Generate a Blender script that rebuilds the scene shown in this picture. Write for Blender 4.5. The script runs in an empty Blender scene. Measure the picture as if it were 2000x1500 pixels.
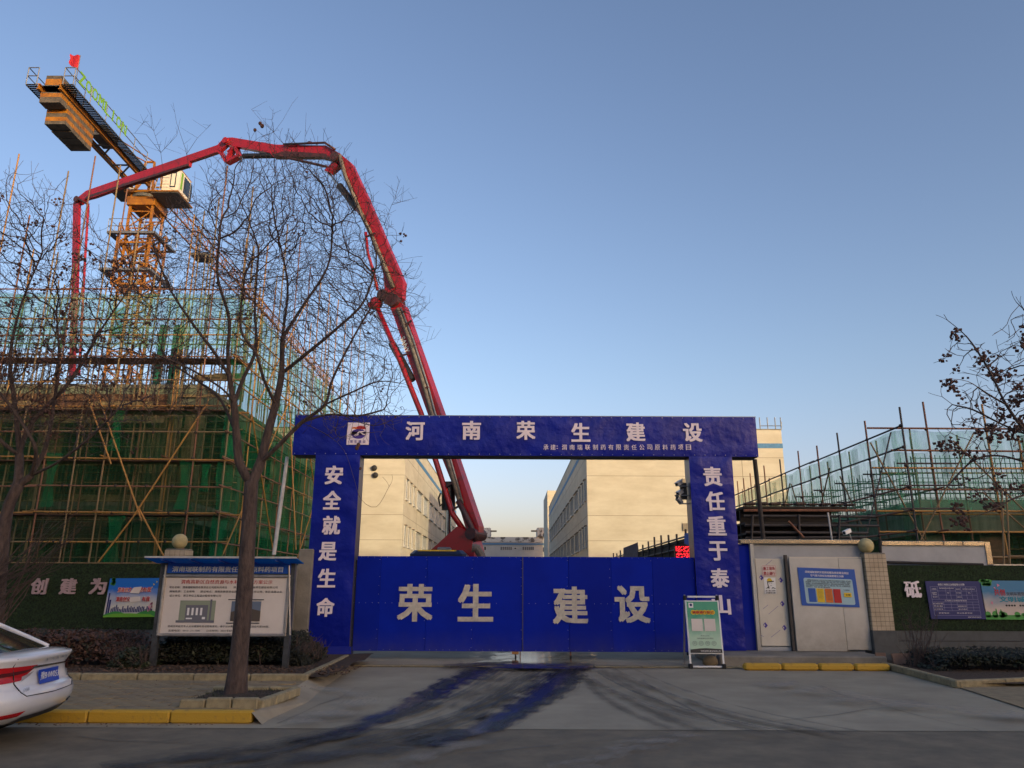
import bpy, math, random
import numpy as np
from mathutils import Vector, Matrix, geometry
V = Vector
random.seed(7)
rng = np.random.default_rng(7)
SC = bpy.context.scene
COL = SC.collection

# ------------------------------------------------------------------ camera
F, PITCH, HCAM = 1460.0, 15.25, 1.6
CAM_M = Matrix.Translation((0, 0, HCAM)) @ Matrix.Rotation(math.radians(90 + PITCH), 4, 'X') @ Matrix.Rotation(math.radians(0.25), 4, 'Z')
cd = bpy.data.cameras.new('camera'); cam = bpy.data.objects.new('camera', cd); COL.objects.link(cam)
cd.sensor_fit = 'HORIZONTAL'; cd.sensor_width = 36; cd.lens = 36 * F / 2000
cd.clip_start = 0.1; cd.clip_end = 6000
cam.matrix_world = CAM_M
SC.camera = cam

# ------------------------------------------------------------------ sky, sun, exposure
SUN_EL, SUN_AZ = 7.0, 142.0          # the sun stands low behind the camera, to the right
w = bpy.data.worlds.new('World'); SC.world = w; w.use_nodes = True
nt = w.node_tree; nt.nodes.clear()
sky = nt.nodes.new('ShaderNodeTexSky'); sky.sky_type = 'NISHITA'; sky.sun_disc = False
sky.sun_elevation = math.radians(SUN_EL); sky.sun_rotation = math.radians(SUN_AZ)
sky.air_density = 1.0; sky.dust_density = 3.0; sky.ozone_density = 1.0; sky.altitude = 200
mul = nt.nodes.new('ShaderNodeMix'); mul.data_type = 'RGBA'; mul.blend_type = 'MULTIPLY'; mul.inputs[0].default_value = 1
mul.inputs[7].default_value = (1.13, 1.10, 1.30, 1)
gm_sky = nt.nodes.new('ShaderNodeGamma'); gm_sky.inputs[1].default_value = 1.1
bg = nt.nodes.new('ShaderNodeBackground'); bg.inputs[1].default_value = 0.15
wo = nt.nodes.new('ShaderNodeOutputWorld')
nt.links.new(sky.outputs[0], gm_sky.inputs[0]); nt.links.new(gm_sky.outputs[0], mul.inputs[6]); 
tcw = nt.nodes.new('ShaderNodeTexCoord'); sxw = nt.nodes.new('ShaderNodeSeparateXYZ'); mrw = nt.nodes.new('ShaderNodeMapRange'); mrw.interpolation_type = 'SMOOTHSTEP'
mrw.inputs[1].default_value = -.02; mrw.inputs[2].default_value = .30
smog = nt.nodes.new('ShaderNodeMix'); smog.data_type = 'RGBA'; smog.inputs[6].default_value = (1.0, .86, 1.02, 1); smog.inputs[7].default_value = (1, 1, 1, 1)   # pinkish smog low all round the horizon
mu2 = nt.nodes.new('ShaderNodeMix'); mu2.data_type = 'RGBA'; mu2.blend_type = 'MULTIPLY'; mu2.inputs[0].default_value = 1
nt.links.new(tcw.outputs['Generated'], sxw.inputs[0]); nt.links.new(sxw.outputs[2], mrw.inputs[0]); nt.links.new(mrw.outputs[0], smog.inputs[0])
nt.links.new(mul.outputs[2], mu2.inputs[6]); nt.links.new(smog.outputs[2], mu2.inputs[7]); nt.links.new(mu2.outputs[2], bg.inputs[0]); nt.links.new(bg.outputs[0], wo.inputs[0])
sd = bpy.data.lights.new('sun', 'SUN'); so = bpy.data.objects.new('sun', sd); COL.objects.link(so)
sd.energy = 1.75; sd.angle = math.radians(0.5); sd.color = (1.0, 0.84, 0.48)
_e, _a = math.radians(SUN_EL), math.radians(SUN_AZ)
SUND = V((math.sin(_a) * math.cos(_e), math.cos(_a) * math.cos(_e), math.sin(_e)))
so.rotation_euler = SUND.to_track_quat('Z', 'Y').to_euler(); so.location = (30, -40, 30)
vs = SC.view_settings
SC.display_settings.display_device = 'sRGB'
vs.view_transform = 'Standard'; vs.look = 'None'; vs.gamma = 1; vs.exposure = 0.68; vs.use_curve_mapping = False
SC.cycles.transparent_max_bounces = 24; SC.cycles.max_bounces = 8

# ------------------------------------------------------------------ geometry of the photograph
_R = CAM_M.to_3x3()
def ray(px, py): return _R @ V((px - 1000, 750 - py, -F))
def P(px, py, Y):
    d = ray(px, py); t = Y / d.y; return V((d.x * t, Y, HCAM + d.z * t))
def G(px, py, z=0.0):
    d = ray(px, py); t = (z - HCAM) / d.z; return V((d.x * t, d.y * t, z))
def PX(px, py, X):
    d = ray(px, py); t = X / d.x; return V((X, d.y * t, HCAM + d.z * t))
def PL(px, py, O, n):
    d = ray(px, py); o = V((0, 0, HCAM)); t = (O - o).dot(n) / d.dot(n); return o + d * t

# ------------------------------------------------------------------ materials
MT = {}
def mat(name, col, rough=.7, metal=0., col2=None, scale=6., bump=0., bscale=40., spec=.5, stretch=(1, 1, 1), contrast=(.35, .65), alpha=1., coat=0., bdist=.02, detail=6, grime=None):
    m = bpy.data.materials.new(name); m.use_nodes = True; n = m.node_tree; L = n.links
    b = n.nodes['Principled BSDF']; b.inputs['Roughness'].default_value = rough; b.inputs['Metallic'].default_value = metal
    b.inputs['Specular IOR Level'].default_value = spec; b.inputs['Coat Weight'].default_value = coat
    tc = n.nodes.new('ShaderNodeTexCoord'); mp = n.nodes.new('ShaderNodeMapping'); mp.inputs[3].default_value = stretch
    L.new(tc.outputs['Object'], mp.inputs[0])
    if col2 is None: col2 = tuple(c * .72 for c in col)
    nz = n.nodes.new('ShaderNodeTexNoise'); nz.inputs['Scale'].default_value = scale; nz.inputs['Detail'].default_value = detail; nz.inputs['Roughness'].default_value = .65
    L.new(mp.outputs[0], nz.inputs['Vector'])
    cr = n.nodes.new('ShaderNodeValToRGB'); cr.color_ramp.elements[0].position = contrast[0]; cr.color_ramp.elements[1].position = contrast[1]
    cr.color_ramp.elements[0].color = (*col2, 1); cr.color_ramp.elements[1].color = (*col, 1)
    L.new(nz.outputs[0], cr.inputs[0]); L.new(cr.outputs[0], b.inputs['Base Color'])
    if grime:      # splashed mud and dust up to a height, with its own ragged outline
        z0, z1, amt, gc = grime; sp = n.nodes.new('ShaderNodeSeparateXYZ'); L.new(tc.outputs['Object'], sp.inputs[0])
        g1 = n.nodes.new('ShaderNodeMapRange'); g1.inputs[1].default_value = z0; g1.inputs[2].default_value = z1; g1.inputs[3].default_value = 1.15; g1.inputs[4].default_value = 0; L.new(sp.outputs[2], g1.inputs[0])
        g2 = n.nodes.new('ShaderNodeTexNoise'); g2.inputs['Scale'].default_value = 3.5; g2.inputs['Detail'].default_value = 9; g2.inputs['Roughness'].default_value = .7; L.new(tc.outputs['Object'], g2.inputs['Vector'])
        g3 = n.nodes.new('ShaderNodeMath'); g3.operation = 'MULTIPLY'; L.new(g1.outputs[0], g3.inputs[0]); L.new(g2.outputs[0], g3.inputs[1])
        g4 = n.nodes.new('ShaderNodeMapRange'); g4.inputs[1].default_value = .12; g4.inputs[2].default_value = .6; g4.inputs[4].default_value = amt; L.new(g3.outputs[0], g4.inputs[0])
        g5 = n.nodes.new('ShaderNodeMix'); g5.data_type = 'RGBA'; g5.inputs[7].default_value = (*gc, 1); L.new(g4.outputs[0], g5.inputs[0]); L.new(cr.outputs[0], g5.inputs[6]); L.new(g5.outputs[2], b.inputs['Base Color'])
    if bump:
        n2 = n.nodes.new('ShaderNodeTexNoise'); n2.inputs['Scale'].default_value = bscale; n2.inputs['Detail'].default_value = 5
        L.new(mp.outputs[0], n2.inputs['Vector'])
        bp = n.nodes.new('ShaderNodeBump'); bp.inputs['Strength'].default_value = bump; bp.inputs['Distance'].default_value = bdist
        L.new(n2.outputs[0], bp.inputs['Height']); L.new(bp.outputs[0], b.inputs['Normal'])
    if alpha < 1: b.inputs['Alpha'].default_value = alpha
    MT[name] = m; return m
def flat(name, col, rough=.6, emit=0):
    m = bpy.data.materials.new(name); m.use_nodes = True; b = m.node_tree.nodes['Principled BSDF']
    b.inputs['Base Color'].default_value = (*col, 1); b.inputs['Roughness'].default_value = rough
    if emit: b.inputs['Emission Color'].default_value = (*col, 1); b.inputs['Emission Strength'].default_value = emit
    MT[name] = m; return m
def net_mat(name, col, dens):
    m = bpy.data.materials.new(name); m.use_nodes = True; n = m.node_tree; L = n.links
    n.nodes.remove(n.nodes['Principled BSDF']); out = n.nodes['Material Output']
    tr = n.nodes.new('ShaderNodeBsdfTransparent'); df = n.nodes.new('ShaderNodeBsdfDiffuse'); tl = n.nodes.new('ShaderNodeBsdfTranslucent')
    for x in (df, tl): x.inputs[0].default_value = (*col, 1)
    ms = n.nodes.new('ShaderNodeMixShader'); ms.inputs[0].default_value = .5
    L.new(df.outputs[0], ms.inputs[1]); L.new(tl.outputs[0], ms.inputs[2])
    tc = n.nodes.new('ShaderNodeTexCoord'); mp = n.nodes.new('ShaderNodeMapping'); mp.inputs[3].default_value = (3.2, 3.2, .5)
    nz = n.nodes.new('ShaderNodeTexNoise'); nz.inputs['Scale'].default_value = 1.6; nz.inputs['Detail'].default_value = 9; nz.inputs['Roughness'].default_value = .7
    mr = n.nodes.new('ShaderNodeMapRange'); mr.inputs[1].default_value = .3; mr.inputs[2].default_value = .7
    mr.inputs[3].default_value = max(0, dens - .22); mr.inputs[4].default_value = min(1, dens + .26)
    L.new(tc.outputs['Object'], mp.inputs[0]); L.new(mp.outputs[0], nz.inputs[0]); L.new(nz.outputs[0], mr.inputs[0])
    mx = n.nodes.new('ShaderNodeMixShader'); L.new(mr.outputs[0], mx.inputs[0]); L.new(tr.outputs[0], mx.inputs[1]); L.new(ms.outputs[0], mx.inputs[2])
    L.new(mx.outputs[0], out.inputs[0]); MT[name] = m; return m

# ------------------------------------------------------------------ objects
W = {}
def tag(o, label=None, cat=None, group=None, kind=None):
    if label: o['label'] = label
    if cat: o['category'] = cat
    if group: o['group'] = group
    if kind: o['kind'] = kind
    return o
def thing(name, label, cat, loc=(0, 0, 0), group=None):
    o = bpy.data.objects.new(name, None); COL.objects.link(o); o.location = loc; W[o.name] = V(loc); o.empty_display_size = .3
    return tag(o, label, cat, group)
def link(name, me, parent=None):
    o = bpy.data.objects.new(name, me); COL.objects.link(o)
    if parent is not None:
        o.parent = parent; o.location = -W.get(parent.name, V((0, 0, 0)))
    W[o.name] = V((0, 0, 0)); return o
def inst(name, me, parent, M):
    o = bpy.data.objects.new(name, me); COL.objects.link(o); o.parent = parent
    o.matrix_basis = Matrix.Translation(-W.get(parent.name, V((0, 0, 0)))) @ M; W[o.name] = V((0, 0, 0)); return o
class MB:
    def __init__(s): s.v = []; s.f = []
    def add(s, vs_, fs):
        k = len(s.v); s.v.extend([tuple(a) for a in vs_]); s.f.extend([tuple(i + k for i in f) for f in fs]); return s
    def box(s, a, b, M=None):
        a, b = V(a), V(b); lo = [min(a[i], b[i]) for i in range(3)]; hi = [max(a[i], b[i]) for i in range(3)]
        vs_ = [V((x, y, z)) for z in (lo[2], hi[2]) for y in (lo[1], hi[1]) for x in (lo[0], hi[0])]
        if M is not None: vs_ = [M @ q for q in vs_]
        return s.add(vs_, [(0, 2, 3, 1), (4, 5, 7, 6), (0, 1, 5, 4), (2, 6, 7, 3), (0, 4, 6, 2), (1, 3, 7, 5)])
    def bbox(s, a, b, c=.01):      # box with chamfered long edges seen from the front and top
        a, b = V(a), V(b); lo = V([min(a[i], b[i]) for i in range(3)]); hi = V([max(a[i], b[i]) for i in range(3)])
        c = min(c, *(x * .4 for x in (hi - lo)))
        k = len(s.v); vs_ = []
        for z, i in ((lo.z, c), (lo.z + c, 0), (hi.z - c, 0), (hi.z, c)):
            x0, x1, y0, y1 = lo.x + i, hi.x - i, lo.y + i, hi.y - i
            vs_ += [(x0 + c, y0, z), (x1 - c, y0, z), (x1, y0 + c, z), (x1, y1 - c, z), (x1 - c, y1, z), (x0 + c, y1, z), (x0, y1 - c, z), (x0, y0 + c, z)]
        fs = [tuple(range(7, -1, -1)), tuple(range(24, 32))]
        for r in range(3):
            for j in range(8): fs.append((r * 8 + j, r * 8 + (j + 1) % 8, r * 8 + 8 + (j + 1) % 8, r * 8 + 8 + j))
        return s.add(vs_, fs)
    def frame(s, p0, p1):
        d = (V(p1) - V(p0)); L = d.length; d = d / max(L, 1e-9)
        u = d.orthogonal() if abs(d.z) > .95 else d.cross(V((0, 0, 1))); u.normalize(); return d, u, d.cross(u)
    def cyl(s, p0, p1, r0, r1=None, n=8, cap=True):
        r1 = r0 if r1 is None else r1; d, u, v_ = s.frame(p0, p1); vs_ = []
        for p, r in ((V(p0), r0), (V(p1), r1)):
            for i in range(n):
                a = 2 * math.pi * i / n; vs_.append(p + u * (r * math.cos(a)) + v_ * (r * math.sin(a)))
        fs = [(i, (i + 1) % n, n + (i + 1) % n, n + i) for i in range(n)]
        if cap: fs += [tuple(range(n - 1, -1, -1)), tuple(range(n, 2 * n))]
        return s.add(vs_, fs)
    def bar(s, p0, p1, wd, h=None, up=None):      # square bar
        h = wd if h is None else h; p0, p1 = V(p0), V(p1); d = (p1 - p0).normalized()
        up = V((0, 0, 1)) if up is None else V(up)
        if abs(d.dot(up)) > .97: up = V((0, 1, 0))
        u = d.cross(up).normalized() * wd / 2; v_ = u.cross(d).normalized() * h / 2
        vs_ = [p + a * u + b * v_ for p in (p0, p1) for a, b in ((-1, -1), (1, -1), (1, 1), (-1, 1))]
        return s.add(vs_, [(0, 1, 2, 3), (7, 6, 5, 4), (0, 4, 5, 1), (1, 5, 6, 2), (2, 6, 7, 3), (3, 7, 4, 0)])
    def path(s, pts, rs, n=6, cap=True):
        pts = [V(p) for p in pts]
        if not hasattr(rs, '__len__'): rs = [rs] * len(pts)
        k = len(s.v); u = None
        for i, p in enumerate(pts):
            d = (pts[min(i + 1, len(pts) - 1)] - pts[max(i - 1, 0)])
            d = d.normalized() if d.length > 1e-9 else V((0, 0, 1))
            u = (d.orthogonal() if u is None else u - d * u.dot(d)); u = u.normalized() if u.length > 1e-6 else d.orthogonal().normalized(); v_ = d.cross(u)
            for j in range(n):
                a = 2 * math.pi * j / n; s.v.append(tuple(p + u * (rs[i] * math.cos(a)) + v_ * (rs[i] * math.sin(a))))
        for i in range(len(pts) - 1):
            for j in range(n): s.f.append((k + i * n + j, k + i * n + (j + 1) % n, k + i * n + n + (j + 1) % n, k + i * n + n + j))
        if cap: s.f += [tuple(k + i for i in range(n - 1, -1, -1)), tuple(k + (len(pts) - 1) * n + i for i in range(n))]
        return s
    def extr(s, pts, vec):
        pts = [V(p) for p in pts]; vec = V(vec); n = len(pts)
        tris = geometry.tessellate_polygon([pts])
        vs_ = pts + [p + vec for p in pts]
        nrm = V((0, 0, 0))
        for i in range(n): nrm += pts[i].cross(pts[(i + 1) % n])
        flip = nrm.dot(vec) > 0
        fs = []
        for t in tris:
            a, b, c = t
            if (pts[b] - pts[a]).cross(pts[c] - pts[a]).dot(vec) > 0: a, c = c, a
            fs.append((a, b, c)); fs.append((c + n, b + n, a + n))
        for i in range(n):
            j = (i + 1) % n; fs.append((i, j, j + n, i + n) if flip else (j, i, i + n, j + n))
        return s.add(vs_, fs)
    def quad(s, *p): return s.add(p, [tuple(range(len(p)))])
    def sphere(s, c, r, n=16, m=10, sc=(1, 1, 1)):
        vs_ = [(c[0], c[1], c[2] - r * sc[2])]
        for i in range(1, m):
            t = math.pi * i / m - math.pi / 2
            for j in range(n):
                a = 2 * math.pi * j / n; vs_.append((c[0] + r * sc[0] * math.cos(t) * math.cos(a), c[1] + r * sc[1] * math.cos(t) * math.sin(a), c[2] + r * sc[2] * math.sin(t)))
        vs_.append((c[0], c[1], c[2] + r * sc[2])); fs = [(0, 1 + (j + 1) % n, 1 + j) for j in range(n)]
        for i in range(m - 2):
            for j in range(n): fs.append((1 + i * n + j, 1 + i * n + (j + 1) % n, 1 + (i + 1) * n + (j + 1) % n, 1 + (i + 1) * n + j))
        k = len(vs_) - 1; fs += [(k - n + j, k - n + (j + 1) % n, k) for j in range(n)]
        return s.add(vs_, fs)
    def grid(s, nu, nv, fn):
        vs_ = [fn(i / nu, j / nv) for j in range(nv + 1) for i in range(nu + 1)]
        return s.add(vs_, [(j * (nu + 1) + i, j * (nu + 1) + i + 1, (j + 1) * (nu + 1) + i + 1, (j + 1) * (nu + 1) + i) for j in range(nv) for i in range(nu)])
    def mesh(s, name, m, smooth=False, off=(0, 0, 0)):
        me = bpy.data.meshes.new(name); off = V(off)
        me.from_pydata([(a[0] - off.x, a[1] - off.y, a[2] - off.z) for a in s.v], [], s.f)
        me.materials.append(MT[m] if isinstance(m, str) else m)
        if smooth: me.polygons.foreach_set('use_smooth', [True] * len(me.polygons))
        me.update(); return me
    def build(s, name, m, parent=None, smooth=False, **kw):
        if parent is None and kw.get('origin', True):
            a = np.array(s.v); off = V(((a[:, 0].min() + a[:, 0].max()) / 2, (a[:, 1].min() + a[:, 1].max()) / 2, a[:, 2].min()))
        else: off = V((0, 0, 0))
        o = link(name, s.mesh(name, m, smooth, off), parent)
        if parent is None: o.location = off; W[o.name] = off
        kw.pop('origin', None); tag(o, **kw); return o
def basis(o, ux, uz):
    ux = V(ux).normalized(); uz = V(uz).normalized(); n = ux.cross(uz)     # ux right, uz up, n towards the reader is -n
    return V(o), ux, uz, -n
_tx = {}
def glyphs(s, bold):
    if (s, bold) in _tx: return _tx[(s, bold)]
    c = bpy.data.curves.new('t', 'FONT'); c.body = s; c.size = 1; c.offset = bold; c.resolution_u = 2
    o = bpy.data.objects.new('t', c); COL.objects.link(o)
    dg = bpy.context.evaluated_depsgraph_get(); dg.update()
    me = bpy.data.meshes.new_from_object(o.evaluated_get(dg))
    vs_ = [tuple(v.co) for v in me.vertices]; fs = [tuple(p.vertices) for p in me.polygons]
    bpy.data.objects.remove(o); bpy.data.curves.remove(c); bpy.data.meshes.remove(me)
    _tx[(s, bold)] = (vs_, fs); return vs_, fs
def text(mb, s, o, wd, h, ux=(1, 0, 0), uz=(0, 0, 1), bold=0., lift=.006, depth=0., keep=False, slant=0.):
    """writes s centred on o, fitted to wd x h, read from the side of ux x uz; bold strokes are stacked shifted copies"""
    vs_, fs = glyphs(s, 0)
    if not vs_: return
    a = np.array(vs_); x0, x1, y0, y1 = a[:, 0].min(), a[:, 0].max(), a[:, 1].min(), a[:, 1].max()
    sh = [(0, 0)] if bold < .012 else [(-1, 0), (1, 0)] if bold < .02 else [(0, 0), (-1, .6), (1, .6), (-1, -.6), (1, -.6)] if bold < .05 else [(0, 0), (-1, 1), (1, 1), (-1, -1), (1, -1), (1.4, 0), (-1.4, 0)]
    bb = bold if len(sh) > 1 else 0
    sx, sy = wd / (x1 - x0 + 2 * bb), h / (y1 - y0 + 1.4 * bb)
    ux, uz = V(ux), V(uz); n = ux.cross(uz); ed = {}
    for f in fs:
        for i in range(len(f)): ed[(f[i], f[(i + 1) % len(f)])] = 1
    for q_, (dx, dy) in enumerate(sh):
        l_ = lift + depth + q_ * .0004; out = []
        for q in vs_:
            xx = (q[0] - (x0 + x1) / 2 + dx * bold) * sx; yy = (q[1] - (y0 + y1) / 2 + dy * bold) * sy
            out.append(V(o) + ux * (xx + slant * yy) + uz * yy + n * l_)
        k = len(mb.v); mb.add(out, fs)
        if depth:
            kb = len(mb.v); mb.v.extend([tuple(p - n * depth) for p in out])
            for (a_, b_) in ed:
                if (b_, a_) not in ed: mb.f.append((k + b_, k + a_, kb + a_, kb + b_))
def cyl_mesh(name, m, n=8):
    return MB().cyl((0, 0, 0), (0, 0, 1), 1, n=n).mesh(name, m, True)
def stick(p0, p1, r):
    p0, p1 = V(p0), V(p1); d = p1 - p0
    return Matrix.Translation(p0) @ d.to_track_quat('Z', 'Y').to_matrix().to_4x4() @ Matrix.Diagonal((r, r, d.length, 1))

# colours
mat('asphalt', (.215, .175, .115), .9, scale=2.2, col2=(.135, .112, .078), bump=.5, bscale=160, bdist=.01)
mat('concrete_drive', (.40, .345, .24), .85, scale=.7, col2=(.24, .205, .145), bump=.6, bscale=110, bdist=.008, contrast=(.3, .7))
mat('paving', (.33, .25, .135), .85, scale=5, col2=(.21, .155, .085), bump=.4, bscale=60, bdist=.01)
mat('soil', (.10, .065, .04), .95, scale=14, col2=(.04, .028, .02), bump=1, bscale=60, bdist=.04)
mat('yard', (.22, .19, .155), .9, scale=.5, col2=(.13, .115, .095), bump=.3, bscale=30)
mat('kerb_grey', (.36, .30, .17), .85, scale=7, col2=(.20, .165, .095), bump=.5, bscale=50, bdist=.01)
mat('kerb_yellow', (.50, .30, .025), .65, scale=7, col2=(.20, .13, .05), bump=.5, bscale=45, bdist=.01, contrast=(.30, .44), detail=10)
mat('blue_vinyl', (.004, .014, .30), .36, scale=1.4, col2=(.003, .010, .23), bump=.75, bscale=1.7, bdist=.09, spec=.3)
mat('blue_gate', (.001, .018, .38), .6, scale=1.1, col2=(.001, .014, .31), bump=.3, bscale=2.5, bdist=.03, spec=.12, grime=(.15, .8, .22, (.10, .09, .07)))
mat('blue_gate_b', (.001, .015, .32), .6, scale=1.1, col2=(.001, .012, .27), bump=.3, bscale=2.5, bdist=.03, spec=.12, grime=(.15, .8, .22, (.10, .09, .07)))
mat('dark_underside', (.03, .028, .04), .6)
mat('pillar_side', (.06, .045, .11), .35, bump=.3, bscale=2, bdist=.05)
mat('white_letter', (.88, .78, .82), .5, col2=(.82, .72, .77))
mat('grey_letter', (.62, .58, .48), .6, col2=(.42, .385, .33), scale=9)
mat('rivet', (.55, .55, .55), .4)
mat('turf', (.034, .072, .020), .95, scale=30, col2=(.008, .018, .006), bump=1., bscale=120, bdist=.05, detail=3)
mat('pink_letter', (.46, .33, .33), .6)
mat('cream_wall', (.56, .515, .41), .85, scale=.9, col2=(.44, .39, .295), bump=.2, bscale=14, bdist=.02, stretch=(.5, .5, 1.5), contrast=(.25, .62), detail=12)
mat('wall_joint', (.26, .22, .17), .9)
mat('blue_band', (.07, .22, .42), .7)
mat('glass_dark', (.03, .04, .05), .12, spec=.6)
mat('glass_pale', (.20, .24, .28), .15, spec=.6)
mat('window_white', (.55, .55, .53), .5)
mat('far_wall', (.46, .46, .44), .85, scale=.3, col2=(.38, .38, .36))
mat('peeling', (.52, .51, .48), .9, scale=.9, col2=(.12, .11, .105), contrast=(.42, .5))
mat('concrete', (.26, .24, .20), .85, scale=1.6, col2=(.16, .15, .125), bump=.3, bscale=30)
mat('concrete_green', (.21, .23, .17), .85, scale=1.1, col2=(.13, .15, .10), bump=.3, bscale=30)
mat('formwork', (.18, .085, .045), .7, scale=2.5, col2=(.09, .045, .028), stretch=(1, 1, 4))
mat('timber', (.34, .25, .12), .75, scale=6, col2=(.2, .14, .07))
mat('pole_yellow', (.44, .23, .035), .55, scale=5, col2=(.28, .13, .05), metal=.0)
mat('pole_rust', (.27, .12, .065), .75, scale=9, col2=(.13, .06, .04))
mat('pole_dull', (.27, .185, .085), .7, scale=7, col2=(.17, .11, .06))
mat('pole_dark', (.045, .04, .04), .6, scale=7)
mat('coupler', (.05, .035, .03), .7)
mat('rebar', (.035, .04, .04), .8, scale=4)
net_mat('net', (.035, .145, .07), .28); net_mat('net_dense', (.02, .25, .10), .55); net_mat('net_light', (.16, .52, .30), .38)  # net_light: paler copy, brightness of the sky behind put into its colour
mat('bark', (.105, .072, .058), .9, scale=14, col2=(.045, .03, .026), bump=.9, bscale=28, bdist=.03, stretch=(1, 1, .35))
mat('twig', (.105, .07, .058), .85, scale=10)
mat('pod', (.14, .062, .042), .85, scale=20, col2=(.055, .028, .022))
mat('leaf_red', (.10, .05, .036), .7, scale=3, col2=(.05, .028, .022)); mat('leaf_dark', (.022, .026, .014), .7, scale=3, col2=(.010, .011, .008))
mat('leaf_green', (.035, .05, .02), .6, scale=3, col2=(.014, .018, .009)); mat('litter', (.17, .09, .045), .9, scale=12, col2=(.07, .04, .025))
mat('boom_red', (.32, .007, .013), .38, scale=2.6, col2=(.13, .014, .014), bump=.15, bscale=12, contrast=(.30, .48), detail=10, coat=.2)
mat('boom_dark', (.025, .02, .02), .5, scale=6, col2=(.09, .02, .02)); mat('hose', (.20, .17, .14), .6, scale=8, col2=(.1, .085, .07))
mat('chrome', (.6, .6, .58), .2, metal=1); mat('black_metal', (.02, .02, .022), .45); mat('grey_metal', (.25, .26, .27), .45, metal=.6)
mat('crane_yellow', (.40, .165, .010), .5, scale=2.5, col2=(.20, .075, .012)); mat('crane_grey', (.12, .125, .13), .7)
mat('counterweight', (.13, .115, .10), .85, scale=3, col2=(.06, .052, .045)); mat('cab_cream', (.72, .68, .58), .5, scale=3, col2=(.6, .56, .46))
flat('sign_green', (.16, .36, .02)); flat('flag_red', (.42, .012, .02), .7); flat('navy_paint', (.012, .02, .06), .3)
mat('panel_grey', (.38, .40, .42), .6, scale=1.4, col2=(.30, .32, .335)); mat('panel_white', (.55, .54, .49), .6, scale=1.1, col2=(.45, .44, .395), bump=.1, bscale=8, grime=(.2, 1.3, .5, (.20, .16, .11)))
mat('panel_film', (.66, .62, .52), .45, scale=1.2, col2=(.54, .51, .43)); mat('cap_gold', (.85, .72, .50), .25, metal=.85, scale=2, col2=(.5, .40, .28))
mat('tile', (.50, .42, .30), .45, scale=3, col2=(.38, .31, .215)); mat('grout', (.12, .10, .08), .9)
mat('plinth_grey', (.075, .085, .09), .7, scale=5); mat('sphere_stone', (.55, .46, .22), .6, scale=8, col2=(.40, .33, .155), bump=.2, bscale=30)
mat('steel_post', (.09, .095, .10), .45, metal=.3, scale=8, col2=(.05, .05, .05)); mat('alu', (.52, .49, .46), .35, metal=.6)
net_mat('canopy_blue', (.02, .20, .55), .9); flat('sign_blue', (.006, .08, .46), .45); mat('board_paper', (.72, .66, .60), .55, scale=2, col2=(.66, .60, .54))
flat('ink_red', (.45, .015, .02)); flat('ink_black', (.03, .03, .032)); flat('ink_grey', (.09, .085, .085)); flat('ink_white', (.78, .78, .76)); flat('ink_yellow', (.75, .52, .02))
flat('ink_orange', (.68, .18, .02)); flat('ink_blue', (.015, .09, .42)); flat('ink_pale', (.34, .52, .60)); flat('ink_green', (.05, .28, .05)); flat('ink_pink', (.7, .25, .35)); flat('ink_navy', (.012, .02, .14)); flat('ink_teal', (.02, .25, .35)); flat('ink_violet', (.06, .04, .30))
flat('led_red', (1.0, .02, .03), .5, 1.6)
mat('car_white', (.72, .72, .73), .22, col2=(.69, .69, .70), coat=1., spec=.5); mat('car_glass', (.02, .022, .025), .06, spec=.7)
mat('rubber', (.02, .02, .02), .8); flat('lamp_red', (.42, .008, .012), .15); flat('lamp_dark', (.10, .012, .015), .12); flat('plate_blue', (.01, .06, .45), .4)
mat('slate_panel', (.13, .12, .15), .6); mat('shade_block_wall', (.3, .28, .25), .9)

# ================================================================== THE GROUND
def sheet(name, pts, m, z=None, **kw):
    mb = MB(); pts = [V(p) for p in pts]
    if z is not None: pts = [V((p.x, p.y, z)) for p in pts]
    tris = geometry.tessellate_polygon([pts]); fs = []
    for t in tris:
        a, b, c = t
        if (pts[b] - pts[a]).cross(pts[c] - pts[a]).z < 0: a, c = c, a
        fs.append((a, b, c))
    mb.add(pts, fs); return mb.build(name, m, kind='structure', origin=False, **kw)
sheet('ground', [(-2500, -2500, 0), (2500, -2500, 0), (2500, 2500, 0), (-2500, 2500, 0)], 'yard', -.02)
YR = G(1000, 1425).y
sheet('road', [(-90, -6, 0), (90, -6, 0), (90, YR, 0), (-90, YR, 0)], 'asphalt', 0.0)
sheet('opposite_pavement', [(-90, -11, 0), (90, -11, 0), (90, -6, 0), (-90, -6, 0)], 'paving', .12)
XL = G(500, 1412).x; YK = G(300, 1414).y
sheet('driveway', [(XL + .02, YR), (90, YR), (90, 16.2), (G(1722, 1306).x, 16.2), (9, 19), (9, 120), (-7.5, 120), (-7.5, 16), G(655, 1302), G(597, 1340), G(505, 1405), (XL + .02, YK - .2)] and
      [V((p[0], p[1], 0)) for p in [(-30, YR), (90, YR), (90, 19), (9, 19), (9, 120), (-7.5, 120), (-7.5, 19), (-30, 19)]], 'concrete_drive', .004)
# the gutter line of slabs in front of the gate
gut = thing('gutter', None, None, (0, 16.9, .008)); tag(gut, kind='structure')
gm = MB().bbox((0, 0, 0), (.98, .30, .022), .008).mesh('gutter_slab', 'kerb_grey')
x = G(690, 1303).x
while x < G(1440, 1303).x:
    inst('gutter_slab', gm, gut, Matrix.Translation((x, 16.55 + random.uniform(-.01, .01), .006)) @ Matrix.Rotation(random.uniform(-.01, .01), 4, 'Z')); x += 1.0
mat('drain_dark', (.03, .028, .025), .5)
sheet('gutter_joint', [(G(690, 1303).x, 16.47, 0), (G(1440, 1303).x, 16.47, 0), (G(1440, 1303).x, 16.52, 0), (G(690, 1303).x, 16.52, 0)], 'drain_dark', .009)

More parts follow.
